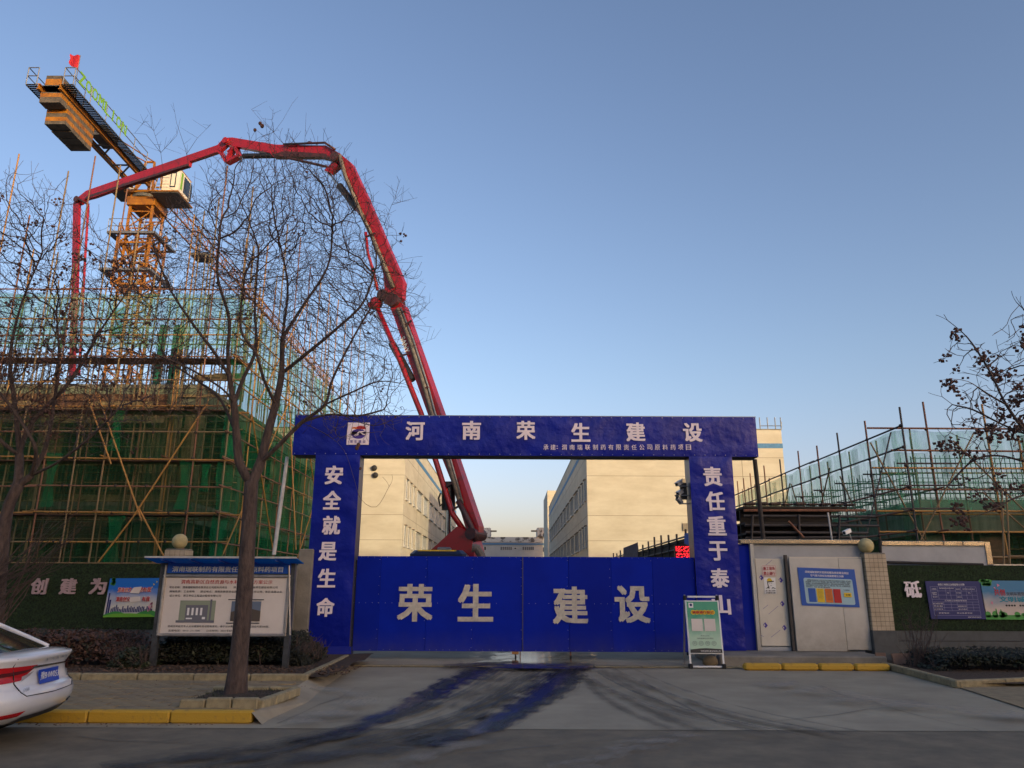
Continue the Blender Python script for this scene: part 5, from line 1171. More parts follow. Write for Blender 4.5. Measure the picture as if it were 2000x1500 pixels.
# ================================================================== TOWER CRANE
random.seed(71)
MXc, MYc, ZS = -26.4, 48.8, 29.2
cr = thing('tower_crane', 'yellow tower crane with counterweights, white cab and green letters on its rear jib', 'crane', (MXc, MYc, 0))
def lattice(mb, c0, c1, wd, n, ax='z', r=.05, rb=.03):
    pass
hs_ = .8
def section():
    mb = MB(); H = 2.6
    for sx in (-1, 1):
        for sy in (-1, 1): mb.bar((sx * hs_, sy * hs_, 0), (sx * hs_, sy * hs_, H - .01), .15)
    for k in range(2):
        z0, z1 = k * H / 2, (k + 1) * H / 2
        for (a, b) in (((-1, -1), (1, -1)), ((1, -1), (1, 1)), ((1, 1), (-1, 1)), ((-1, 1), (-1, -1))):
            if k: a, b = b, a
            mb.bar((a[0] * hs_, a[1] * hs_, z0), (b[0] * hs_, b[1] * hs_, z1), .07); mb.bar((a[0] * hs_, a[1] * hs_, z1 - .04), (b[0] * hs_, b[1] * hs_, z1 - .04), .08)
    for z in np.arange(.2, H, .3): mb.bar((-.2, .45, z), (.2, .45, z), .025)
    mb.bar((-.2, .45, 0), (-.2, .45, H), .03); mb.bar((.2, .45, 0), (.2, .45, H), .03)
    return mb.mesh('mast_section', 'crane_yellow')
sm_ = section(); z = 0
while z < ZS - 2.0: inst('mast_section', sm_, cr, Matrix.Translation((MXc, MYc, z))); z += 2.6
# climbing cage, platforms
mb = MB(); z0c, z1c = 21.6, 26.2
for sx in (-1, 1):
    for sy in (-1, 1): mb.bar((MXc + sx * 1.12, MYc + sy * 1.12, z0c), (MXc + sx * 1.12, MYc + sy * 1.12, z1c), .15)
for k in range(3):
    za_, zb2 = z0c + k * 1.55, z0c + (k + 1) * 1.55
    for (a, b) in (((-1, -1), (1, -1)), ((1, -1), (1, 1)), ((1, 1), (-1, 1)), ((-1, 1), (-1, -1))):
        mb.bar((MXc + a[0] * 1.12, MYc + a[1] * 1.12, za_), (MXc + b[0] * 1.12, MYc + b[1] * 1.12, za_), .13); mb.bar((MXc + a[0] * 1.12, MYc + a[1] * 1.12, za_), (MXc + b[0] * 1.12, MYc + b[1] * 1.12, zb2), .09)
mb.build('climbing_cage', 'crane_yellow', cr)
for (zp, ex, rails) in ((25.2, 1.65, 1), (22.4, 1.75, 1)):
    mb = MB(); ns = 7
    for i in range(ns):
        o_ = 1.28 + (ex - 1.28) * (i + .5) / ns
        for s_ in (-1, 1): mb.box((MXc - ex, MYc + s_ * o_ - .018, zp), (MXc + ex, MYc + s_ * o_ + .018, zp + .04)); mb.box((MXc + s_ * o_ - .018, MYc - 1.26, zp), (MXc + s_ * o_ + .018, MYc + 1.26, zp + .04))
    for s_ in (-1, 0, 1): mb.box((MXc + s_ * ex * .98 - .03, MYc - ex, zp - .05), (MXc + s_ * ex * .98 + .03, MYc - 1.2, zp - .005))
    mb.box((MXc - ex, MYc - ex - .03, zp - .05), (MXc + ex, MYc - ex, zp + .12)).box((MXc - ex - .03, MYc - ex, zp - .05), (MXc - ex, MYc + ex, zp + .12)).box((MXc + ex, MYc - ex, zp - .05), (MXc + ex + .03, MYc + ex, zp + .12))
    q = mb.build('platform', 'grey_metal', cr)
    mb = MB()
    cs = [(-ex, -ex), (ex, -ex), (ex, ex), (-ex, ex)]
    if rails:
        for i in range(4):
            a, b = V((*cs[i], 0)), V((*cs[(i + 1) % 4], 0))
            for h_ in (.5, 1.05): mb.cyl(V((MXc, MYc, zp + h_)) + a, V((MXc, MYc, zp + h_)) + b, .022, n=5)
            for k in range(4): p = V((MXc, MYc, zp)) + a.lerp(b, k / 4); mb.cyl(p, p + V((0, 0, 1.05)), .022, n=5)
        mb.build('railing', 'grey_metal', q)
# slewing unit
MB().box((MXc - 1.0, MYc - 1.0, ZS - 1.5), (MXc + 1.0, MYc + 1.0, ZS - .85)).build('slewing_base', 'crane_yellow', cr)
MB().cyl((MXc, MYc, ZS - .85), (MXc, MYc, ZS - .6), 1.15, n=28).build('slewing_ring', 'crane_grey', cr)
MB().box((MXc - 1.2, MYc - 1.2, ZS - .6), (MXc + 1.2, MYc + 1.2, ZS - .42)).build('slewing_table', 'crane_yellow', cr)
# local frame: jib direction
JD = V((.004, 1, 0)).normalized(); JX = V((JD.y, -JD.x, 0)); C0 = V((MXc, MYc, ZS))
def J(a, b, c): return C0 + JX * a + JD * (b * 1.38) + V((0, 0, c))
def jbox(mb, a0, a1, b0, b1, c0, c1):
    vs_ = [J(a, b, c) for c in (c0, c1) for b in (b0, b1) for a in (a0, a1)]
    return mb.add(vs_, [(0, 2, 3, 1), (4, 5, 7, 6), (0, 1, 5, 4), (2, 6, 7, 3), (0, 4, 6, 2), (1, 3, 7, 5)])
mb = MB()
for s_ in (-1, 1):
    for b_ in (-.6, .6): mb.bar(J(s_ * .65, b_, -.42), J(s_ * .3, b_ * .6, 2.2), .14)
    mb.bar(J(s_ * .65, -.6, -.4), J(s_ * .3, .36, 2.2), .08)
mb.bar(J(-.3, -.36, 2.2), J(.3, -.36, 2.2), .12); mb.bar(J(-.3, .36, 2.2), J(.3, .36, 2.2), .12); mb.bar(J(-.6, -.6, .9), J(.6, -.6, .9), .1); mb.bar(J(-.6, .6, .9), J(.6, .6, .9), .1)
mb.build('tower_head', 'crane_yellow', cr)
# counter jib
LC = 8.8; q = None
for s_ in (-1, 1):
    mb = MB(); jbox(mb, s_ * .62 - .09, s_ * .62 + .09, -LC, -.9, -.32, -.27); jbox(mb, s_ * .62 - .09, s_ * .62 + .09, -LC, -.9, .0, .05); jbox(mb, s_ * .62 - .02, s_ * .62 + .02, -LC, -.9, -.27, .0); mb.build('counter_jib_beam', 'crane_yellow', cr)
mb = MB(); jbox(mb, -.5, .5, -LC + .1, -5.6, -.02, .02)
for a_, b0, b1 in ((.75, -LC, -1.2), (-1.35, -LC, -6.8)):
    for i in range(int((b1 - b0) / .12)): jbox(mb, a_, a_ + .6, b0 + i * .12, b0 + i * .12 + .07, -.02, .015)
    for q_ in (a_, a_ + .56): jbox(mb, q_, q_ + .04, b0, b1, -.08, -.021); mb.build('counter_jib_deck', 'crane_grey', cr)
mb = MB()
for i in range(9): mb.bar(J(-.6, -1.2 - i * .85, -.2), J(.6, -1.2 - i * .85 - (.85 if i % 2 else 0), -.2), .09)
mb.bar(J(-.55, -1.0, -.22), J(-.55, -8.4, -.22), .09)
mb.build('counter_jib_bracing', 'crane_grey', cr)
mb = MB()
for a, b0, b1 in ((1.35, -LC, -2.5), (-1.35, -LC, -6.8)):
    for h_ in (.55, 1.1): mb.cyl(J(a, b0, h_), J(a, b1, h_), .028, n=6)
    n = int((b1 - b0) / 1.2)
    for k in range(n + 1): p = b0 + (b1 - b0) * k / n; mb.cyl(J(a, p, 0), J(a, p, 1.1), .028, n=6)
for a0, a1 in ((.75, 1.35), (-1.35, -.75)):
    for h_ in (.55, 1.1): mb.cyl(J(a0, -LC, h_), J(a1, -LC, h_), .028, n=6)
    mb.cyl(J(a0, -LC, 0), J(a0, -LC, 1.1), .03, n=6); mb.cyl(J(a1, -LC, 0), J(a1, -LC, 1.1), .03, n=6); mb.cyl(J(a0, -LC + 1.5, 0), J(a0, -LC + 1.5, 1.1), .03, n=6)
    mb.cyl(J(a0, -LC, 1.1), J(a0, -LC + 1.5, 1.1), .028, n=6)
mb.build('railing', 'grey_metal', cr)
# counterweight blocks, hanging between the beams
for (b0, c0, c1, a_) in ((-8.6, -1.0, -.33, .6), (-8.05, -1.9, -.33, .6), (-7.55, -1.95, -.33, .6), (-7.05, -1.95, -.33, .6), (-6.55, -1.95, -.33, .6)):
    q = jbox(MB(), -a_, a_, b0, b0 + .46, c0, c1).build('counterweight', 'counterweight', cr)
    mb = MB(); z = c1 - .06
    while z - .26 > c0: jbox(mb, -a_ - .004, a_ + .004, b0 - .004, b0 + .464, z - .26, z); z -= .52
    mb.build('yellow_stripes', 'crane_yellow', q)
for b0 in (-8.6, -8.0): 
    q = jbox(MB(), -.45, .45, b0, b0 + .5, .02, .78).build('counterweight', 'counterweight', cr); jbox(MB(), -.454, .454, b0 - .004, b0 + .504, .15, .55).build('yellow_stripes', 'crane_yellow', q)
jbox(MB(), -.45, .45, -5.2, -4.0, .05, .75).build('winch', 'crane_grey', cr)
mb = MB()
for s_ in (-1, 1): mb.cyl(J(s_ * .3, -.36, 2.2), J(s_ * .62, -5.6, .1), .045, n=6)
mb.build('tie_rods', 'crane_yellow', cr)
# letter banner on the railing
mb = MB()
for i, ch_ in enumerate('ZOOMLION'): text(mb, ch_, J(1.40, -8.35 + i * .50, .78), (.60 if ch_ != 'I' else .17), .80, tuple(JD), (0, 0, 1), bold=.035, lift=.01)
mb.build('banner_lettering', 'sign_green', cr)
# flag
fp = J(.9, -LC + .6, 0); MB().cyl(fp, fp + V((0, 0, 2.6)), .025).build('flag_pole', 'grey_metal', cr)
def fl_(u, v): 
    return tuple(fp + V((-(.62 + .03 * math.sin(v * 9)) * u, -.05 * math.sin(u * 5 + v), 1.55 + (1.0 - .35 * u) * v + .50 * u + .04 * math.sin(u * 7))))
MB().grid(10, 8, fl_).build('flag', 'flag_red', cr)
CL = .45
_J = J
def J(a, b, c): return _J(a, b, c - CL)
# cab on its platform, to the right of the mast
mb = MB(); jbox(mb, .9, 2.95, -1.3, .5, -.45, -.36); mb.build('cab_platform', 'crane_yellow', cr)
mb = MB(); jbox(mb, 1.0, 2.9, -1.25, .45, -.5, -.46); mb.build('cab_platform_grating', 'crane_grey', cr)
K = [(2.05, -1.2), (3.35, -1.2), (3.35, .85), (2.05, .85)]
mb = MB(); jbox(mb, 1.55, 2.75, -1.0, .25, -.36, 1.5); cbm = mb.build('cab', 'cab_cream', cr)
mb = MB(); mb.add([J(1.57, .26, -.1), J(2.73, .26, -.1), J(2.73, .26, 1.45), J(1.57, .26, 1.45), J(1.57, .5, .1), J(2.73, .5, .1), J(2.73, .5, 1.3), J(1.57, .5, 1.3)], [(0, 1, 5, 4), (1, 2, 6, 5), (2, 3, 7, 6), (3, 0, 4, 7), (4, 5, 6, 7)]); mb.build('front_window', 'glass_dark', cbm)
mb = MB(); jbox(mb, 2.752, 2.765, -.5, .2, .1, 1.35); mb.build('side_window', 'glass_dark', cbm)
mb = MB(); jbox(mb, 2.1, 2.5, -1.012, -1.002, .1, 1.3); mb.build('door', 'glass_dark', cbm)
mb = MB(); jbox(mb, 2.17, 2.43, -1.02, -1.013, .2, 1.18); mb.build('door_pane', 'cab_cream', cbm)
mb = MB(); jbox(mb, 2.753, 2.76, -.85, -.65, .1, 1.4); mb.build('green_emblem', 'sign_green', cbm)
jbox(MB(), 1.53, 2.77, -1.02, .3, 1.51, 1.56).build('roof', 'crane_yellow', cbm)
mb = MB()
for a in (.95, 1.3, 1.6): mb.cyl(J(a, -1.25, -.36), J(a, -1.25, .65), .022, n=5)
for h_ in (.15, .65): mb.cyl(J(.95, -1.25, h_), J(2.2, -1.25, h_), .022, n=5)
mb.build('railing', 'grey_metal', cr)
CL = 0.
mb = MB(); jbox(mb, -2.3, -1.0, -1.0, .4, -.45, -.36); mb.build('side_platform', 'crane_grey', cr)
jbox(MB(), -2.0, -1.1, -.8, .2, -.36, .35).build('electric_box', 'cab_cream', cr)
# main jib going away
mb = MB(); LJ = 40.
n = 27
for i in range(n):
    b0, b1 = 1.0 + (LJ - 1) * i / n, 1.0 + (LJ - 1) * (i + 1) / n
    h = 1.35
    for a in (-.55, .55): mb.bar(J(a, b0, -.1), J(a, b1, -.1), .09)
    mb.bar(J(0, b0, h), J(0, b1, h), .09)
    for a in (-.55, .55): mb.bar(J(a, b0, -.1), J(0, (b0 + b1) / 2, h), .04); mb.bar(J(0, (b0 + b1) / 2, h), J(a, b1, -.1), .04)
    mb.bar(J(-.55, b0, -.1), J(.55, b1 if i % 2 else b0, -.1), .05)
mb.build('main_jib', 'crane_yellow', cr)
mb = MB(); jbox(mb, -.7, .7, 6.5, 7.6, -.75, -.5); mb.build('trolley', 'crane_grey', cr)
mb = MB(); mb.cyl(J(0, .3, 2.2), J(0, 22, 1.35), .04, n=5).build('jib_tie', 'crane_yellow', cr)

# ================================================================== CONCRETE PUMP TRUCK
random.seed(81)
TB = P(930, 1050, 26.0); phi = math.radians(21)
bu = V((-math.cos(phi), math.sin(phi), 0)); bn = V((-math.sin(phi), -math.cos(phi), 0))   # bn faces the camera
tk = thing('concrete_pump_truck', 'concrete pump truck behind the blue gate with a long red arm arched to the left', 'pump truck', (TB.x, TB.y, 0))
def B(px, py, l=0.): return PL(px, py, TB, bn) + bn * l
def arm(name, pts, wd, m='boom_red', par=None, l=0.):
    c = [B(*p, l + wd / 2) for p in pts]; return MB().extr(c, -bn * wd).build(name, m, par or tk)
a1 = arm('boom_section', [(792, 598), (867, 811), (895, 895), (940, 1028), (940, 1044), (926, 1052), (914, 1030), (890, 950), (868, 895), (841, 811), (803, 705), (776, 625), (766, 600), (778, 586)], .46)
a2 = arm('boom_section', [(672, 307), (689, 321), (720, 387), (760, 480), (791, 552), (789, 584), (775, 592), (755, 573), (753, 541), (734, 469), (709, 413), (677, 339), (660, 316)], .30)
a3 = arm('boom_section', [(440, 272), (457, 271), (541, 285), (640, 287), (668, 303), (676, 312), (664, 318), (652, 315), (629, 309), (565, 301), (537, 309), (530, 301), (451, 286), (440, 283)], .24)
a4 = arm('boom_section', [(156, 386), (171, 374), (369, 305), (427, 285), (440, 271), (450, 280), (432, 297), (373, 317), (371, 325), (240, 367), (187, 386), (168, 391), (160, 399)], .18)
a5 = arm('boom_section', [(145, 399), (151, 388), (160, 392), (156, 402), (152, 560), (145, 735), (137, 735), (142, 560)], .14)
MB().path([B(174, 398, .1), B(176, 404, .1), B(170, 500, .1), B(158, 735, .1)], .06, 8).build('delivery_pipe', 'boom_red', a5)
MB().path([B(160, 392, .2), B(168, 396, .2), B(176, 402, .1)], .05, 8).build('elbow', 'boom_dark', a5)
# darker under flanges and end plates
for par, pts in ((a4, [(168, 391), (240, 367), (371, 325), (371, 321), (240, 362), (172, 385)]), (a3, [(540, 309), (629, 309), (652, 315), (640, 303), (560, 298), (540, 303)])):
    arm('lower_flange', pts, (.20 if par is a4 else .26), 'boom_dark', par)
# hoses on the arms
def hose(pts, r, m, par, l): MB().path([B(*p, l) for p in pts], r, 8).build('hose', m, par, True)
hose([(669, 309), (680, 349), (707, 413), (731, 464), (755, 520), (773, 565)], .085, 'hose', a2, .22)
hose([(784, 608), (808, 669), (837, 760), (851, 811), (880, 895), (907, 990)], .08, 'hose', a1, .30)
hose([(790, 606), (814, 667), (843, 757), (857, 810), (885, 893), (911, 985)], .04, 'grey_metal', a1, .30)
hose([(903, 980), (916, 1005), (928, 1030), (938, 1058)], .10, 'boom_dark', a1, .34)
hose([(741, 600), (784, 699), (829, 811), (855, 895), (890, 1005), (914, 1040)], .10, 'boom_red', a1, .25)
hose([(722, 460), (726, 500), (738, 540), (745, 572)], .06, 'boom_red', a2, .3)
hose([(595, 284), (607, 279), (622, 284)], .03, 'boom_dark', a3, .1); hose([(560, 287), (640, 284), (660, 297)], .05, 'boom_dark', a3, .22)
for (a, b), par in ((((800, 640), (812, 632)), a1), (((845, 760), (833, 766)), a1), (((875, 880), (862, 886)), a1), (((893, 945), (880, 952)), a1), (((905, 990), (893, 997)), a1), (((725, 469), (742, 462)), a2), (((790, 700), (806, 696)), a1)):
    MB().bar(B(*a, .34), B(*b, .34), .06).build('hose_clamp', 'boom_dark', par)
# joint linkages and rams
MB().cyl(B(771, 590, .42), B(771, 590, -.4), .26, n=20).build('joint', 'boom_dark', tk)
for dx, dy, r in ((-26, 6, .2), (-12, -8, .22), (8, 2, .25), (-34, 12, .12)): MB().cyl(B(768 + dx, 590 + dy, .42), B(768 + dx, 590 + dy, .1), r, n=14).build('pin', 'boom_red' if dx < -20 else 'boom_dark', tk)
MB().cyl(B(660, 312, .32), B(660, 312, -.3), .22, n=18).build('joint', 'boom_dark', tk)
MB().cyl(B(446, 279, .26), B(446, 279, -.24), .15, n=16).build('joint', 'boom_red', tk)
MB().cyl(B(155, 392, .22), B(155, 392, -.2), .16, n=16).build('joint', 'boom_dark', tk)
lk = arm('link', [(637, 336), (655, 318), (664, 326), (648, 340)], .3)
lk2 = MB()
for a, b in (((432, 298), (445, 318)), ((445, 318), (468, 306)), ((468, 306), (462, 288)), ((462, 288), (448, 300)), ((445, 316), (456, 290))): lk2.bar(B(*a), B(*b), .13, .3, bn)
lk2.build('link', 'boom_red', tk)
rm = MB().cyl(B(476, 305), B(536, 304), .12, n=12).build('ram', 'black_metal', tk); MB().cyl(B(464, 308), B(476, 305), .05).build('ram_rod', 'chrome', rm)
MB().cyl(B(536, 304, .1), B(641, 328, .1), .06).build('ram', 'boom_dark', tk)
rm = MB().cyl(B(663, 363), B(697, 407), .15, n=12).build('ram', 'black_metal', tk); MB().cyl(B(641, 338), B(663, 363), .055).build('ram_rod', 'chrome', rm); MB().cyl(B(697, 405), B(709, 420), .13, n=12).build('ram_foot', 'boom_red', rm)
rm = MB().cyl(B(768, 672, .1), B(808, 744, .1), .15, n=12).build('ram', 'black_metal', tk); MB().cyl(B(738, 612, .1), B(768, 672, .1), .06).build('ram_rod', 'chrome', rm)
rm = MB().cyl(B(876, 942, 0), B(876, 996, 0), .24, n=16).build('ram', 'black_metal', tk); MB().cyl(B(876, 996), B(875, 1058), .10, n=12).build('ram_rod', 'chrome', rm)
MB().path([B(868, 965, .3), B(864, 975, .3), B(867, 990, .3), B(872, 985, .3)], .035).build('hose', 'rubber', rm)
# writing on the arm
ax_ = (B(806, 690) - B(794, 655)).normalized(); up_ = bn.cross(ax_) * -1
if up_.x < 0: up_ = -up_
mb = MB(); cT = B(797, 677, .24); uxx = ax_; uzz = (uxx.cross(bn)).normalized() * -1
mb_ = MB(); text(mb_, 'SANY', cT, (B(800, 691) - B(793, 661)).length * 1.05, .22, tuple(uxx), tuple(bn.cross(uxx)), bold=.03, lift=.01); mb_.build('lettering', 'ink_white', a1)
# turret, cab roof, chassis
arm('turret', [(853, 1075), (868, 1062), (903, 1030), (916, 1036), (928, 1046), (936, 1075), (936, 1120), (853, 1120)], .9)
MB().cyl(B(930, 1044, .5), B(930, 1044, -.5), .2, n=18).build('joint', 'boom_dark', tk)
zt_ = P(870, 1074, 23.6).z; zb_ = P(870, 1084, 23.6).z
tx0, tx1 = P(811, 1078, 25).x, P(915, 1078, 25).x
MB().bbox((tx0, 23.6, zb_ - .5), (tx1, 26.2, zt_), .12).build('cab_roof', 'navy_paint', tk)
MB().bbox((tx0 + .25, 23.57, zb_ + .11), (tx1 - .3, 23.6, zb_ + .15), .005).build('yellow_stripe', 'ink_yellow', tk)
MB().bbox((tx0 + .1, 23.7, .9), (tx1, 26.1, zb_ - .5), .1).build('cab', 'navy_paint', tk)
MB().bbox((tx0 + .5, 26.2, .8), (tx1 - .5, 35, 1.3), .05).build('chassis', 'boom_dark', tk)
MB().path([P(922, 1070, 24.6), P(932, 1071, 24.6), P(940, 1085, 24.6), P(944, 1100, 24.6)], .14, 10).build('white_hose', 'hose', tk)
MB().bbox((P(858, 1068, 25).x, 24.3, zt_), (P(883, 1068, 25).x, 24.9, zt_ + .12), .03).build('roof_hatch', 'grey_metal', tk)
for i in range(4):
    for x_ in (tx0 + .25, tx1 - .25):
        y_ = 24.6 + (0, 4.6, 6.0, 8.4)[i]
        q = MB().cyl((x_ - .15, y_, .5), (x_ + .15, y_, .5), .5, n=20).build('wheel', 'rubber', tk); MB().cyl((x_ - .16, y_, .5), (x_ + .16, y_, .5), .25, n=14).build('rim', 'grey_metal', q)

# ================================================================== BARE TREES
def grow(seeds, attr, step, di, dk, iters, up=.0, jit=.25, seed=1):
    """space colonisation: seeds = [(pos, parent index)], returns positions and parents"""
    r = np.random.default_rng(seed)
    pos = [np.array(p, float) for p, _ in seeds]; par = [q for _, q in seeds]
    A = np.array(attr, float); alive = np.ones(len(A), bool)
    N = np.array(pos); nd = np.full(len(A), 1e9); ni = np.zeros(len(A), int)
    def upd(new, base):
        for s in range(0, len(new), 400):
            blk = new[s:s + 400]; d = np.linalg.norm(A[:, None, :] - blk[None], axis=2); j = d.argmin(1); m = d[np.arange(len(A)), j]; b = m < nd
            nd[b] = m[b]; ni[b] = base + s + j[b]
    upd(N, 0)
    for it in range(iters):
        act = alive & (nd < di)
        if not act.any(): break
        idx = ni[act]; P_ = np.array(pos); D = A[act] - P_[idx]; D /= np.linalg.norm(D, axis=1)[:, None] + 1e-9
        uq, inv = np.unique(idx, return_inverse=True); S_ = np.zeros((len(uq), 3)); np.add.at(S_, inv, D)
        # momentum of the parent twig keeps branches flowing
        pr = np.array([par[q] if par[q] >= 0 else q for q in uq]); mom = P_[uq] - P_[pr]; mom /= np.linalg.norm(mom, axis=1)[:, None] + 1e-9
        S_ /= np.linalg.norm(S_, axis=1)[:, None] + 1e-9
        S_ = S_ + .45 * mom + r.normal(0, jit, S_.shape); S_[:, 2] += up; S_ /= np.linalg.norm(S_, axis=1)[:, None] + 1e-9
        new = P_[uq] + S_ * step; base = len(pos)
        pos += list(new); par += [int(q) for q in uq]; upd(new, base); alive &= nd > dk
    return np.array(pos), par
def tree(label, root, limbs, attr, R, seed, step=.1, di=1.4, dk=.14, twig=(2, .16, .34), tipr=.0032, pods=0, podc=0, podsel=None, trunk_n=12, up=.05, flare=1.35, bark='bark', twm='twig', iters=140, name='bare_tree', podsize=.022, jit=.25):
    rs = random.Random(seed)
    seeds = []; key = {}
    for limb in limbs:                # limb: list of points; the first may be ('at', key)
        prev = key[limb[0]] if isinstance(limb[0], str) else -1
        pts = [V(p[:3]) for p in limb[1 if isinstance(limb[0], str) else 0:]]; names = [p[3] if len(p) > 3 else None for p in limb[1 if isinstance(limb[0], str) else 0:]]
        if prev >= 0: pts = [V(seeds[prev][0])] + pts; names = [None] + names
        for i in range(len(pts) - 1 + (0 if prev >= 0 else 0)):
            a, b = pts[i], pts[i + 1]; p0 = pts[max(i - 1, 0)]; p3 = pts[min(i + 2, len(pts) - 1)]
            if prev < 0: seeds.append((tuple(a), -1)); prev = 0
            k = max(1, int((b - a).length / step))
            for j in range(1, k + 1):
                u = j / k; c = .5 * ((2 * a) + (b - p0) * u + (2 * p0 - 5 * a + 4 * b - p3) * u * u + (3 * a - p0 - 3 * b + p3) * u ** 3)
                seeds.append((tuple(c), prev)); prev = len(seeds) - 1
            if names[i + 1]: key[names[i + 1]] = prev
    f0 = key.get('f0') or key.get('a')
    pos, par = grow(seeds, attr, step, di, dk, iters, up=up, seed=seed, jit=jit)
    pos = [V(p) for p in pos]; par = list(par); n0 = len(pos)
    kids = [0] * n0
    for p in par:
        if p >= 0: kids[p] += 1
    tips = [i for i in range(n0) if kids[i] == 0]
    # fine shoots
    cen = sum((pos[i] for i in tips), V()) / max(1, len(tips))
    for i in list(tips) + [i for i in range(n0) if kids[i] == 1 and i > len(seeds) and rs.random() < .16]:
        for k in range(twig[0] if kids[i] == 0 else 1):
            d = (pos[i] - pos[par[i]]).normalized() if par[i] >= 0 else V((0, 0, 1)); d = (d + V((rs.gauss(0, .45), rs.gauss(0, .45), rs.gauss(.15, .4)))).normalized(); L = rs.uniform(*twig[1:]); prev = i; m_ = 3
            bend = V((rs.gauss(0, .18), rs.gauss(0, .18), rs.gauss(.08, .15)))
            for q in range(m_):
                d = (d + bend).normalized(); pos.append(pos[prev] + d * L / m_); par.append(prev); prev = len(pos) - 1
    n = len(pos); ch = [[] for _ in range(n)]
    for i, p in enumerate(par):
        if p >= 0: ch[p].append(i)
    cnt = [0] * n
    order = []; st = [0]
    while st:
        i = st.pop(); order.append(i); st += ch[i]
    for i in reversed(order): cnt[i] = sum(cnt[c] for c in ch[i]) or 1
    e = math.log(cnt[0]) / math.log(R / tipr)
    rad = [tipr * max(c, 1) ** (1 / e) for c in cnt]
    dist = [0.] * n
    for i in order:
        if par[i] >= 0: dist[i] = dist[par[i]] + (pos[i] - pos[par[i]]).length
    dm = max(dist); d0 = dist[f0] if f0 else 0
    for i in order:
        u = max(0, dist[i] - d0) / max(dm - d0, 1e-6); ra = rad[i] * (1 - .55 * min(1, u * 1.6) ** .8); rad[i] = ra if ra > .015 else min(rad[i], .015)
    base = V(seeds[0][0])
    for i in order:
        hgt = pos[i].z - base.z
        if rad[i] > R * .6 and hgt < 3: rad[i] *= (1 + (flare - 1) * max(0, 1 - hgt / .7) ** 2) * (1 + .28 * max(0, 1 - hgt / 2.6))
    t = thing(name, label, 'tree', tuple(base))
    big, mid, fine = MB(), MB(), MB()
    st = [(0, None)]
    while st:
        i, p = st.pop(); chain = [p] if p is not None else []; cur = i
        while True:
            chain.append(cur)
            if not ch[cur]: break
            c = sorted(ch[cur], key=lambda q: -cnt[q])
            for o in c[1:]: st.append((o, cur))
            cur = c[0]
        rr = [rad[q] for q in chain]
        if p is not None and len(rr) > 1: rr[0] = rr[1]
        if rr[0] > .045: big.path([pos[q] for q in chain], rr, trunk_n, False)
        elif rr[0] > .012: mid.path([pos[q] for q in chain], rr, 5, False)
        else: fine.path([pos[q] for q in chain], rr, 3, False)
    big.build('trunk', bark, t, True)
    if mid.v: mid.build('branches', bark if rr else twm, t, True)
    fine.build('twigs', twm, t, kind='stuff')
    if pods:
        tp_ = [i for i in range(n) if cnt[i] <= 6 and (podsel is None or podsel(pos[i]))]
        mb = MB(); rs.shuffle(tp_)
        for i in tp_[:pods]:
            c0 = pos[i]
            for k in range(rs.randint(2, podc)):
                c = c0 + V((rs.gauss(0, .055), rs.gauss(0, .055), rs.gauss(-.04, .05))); r_ = podsize * rs.uniform(.6, 1.25)
                a = [V((rs.gauss(0, 1), rs.gauss(0, 1), rs.gauss(0, 1))).normalized() for _ in range(1)][0]; b = a.orthogonal().normalized(); d = a.cross(b)
                mb.add([c + a * r_ * 1.2, c + b * r_, c + d * r_, c - b * r_, c - d * r_, c - a * r_], [(0, 1, 2), (0, 2, 3), (0, 3, 4), (0, 4, 1), (5, 2, 1), (5, 3, 2), (5, 4, 3), (5, 1, 4)])
        if mb.v: mb.build('seed_pods', 'pod', t, kind='stuff')
    return t
def pp(px, py, Y, k=None): q = P(px, py, Y); return (q.x, q.y, q.z) if k is None else (q.x, q.y, q.z, k)
def cloud(blobs, n, seed, zmin=None):
    r = np.random.default_rng(seed); out = []
    wts = np.array([b[3] * b[4] * b[5] if len(b) < 7 else b[6] for b in blobs], float); wts /= wts.sum()
    for b, m in zip(blobs, (wts * n).astype(int)):
        c = P(b[0], b[1], b[2]); d = r.normal(size=(m, 3)); d /= np.linalg.norm(d, axis=1)[:, None]; d *= r.random(m)[:, None] ** (1 / 2.2)
        d *= np.array([b[3], b[4], b[5]]); out.append(d + np.array(c))
    return np.concatenate(out)
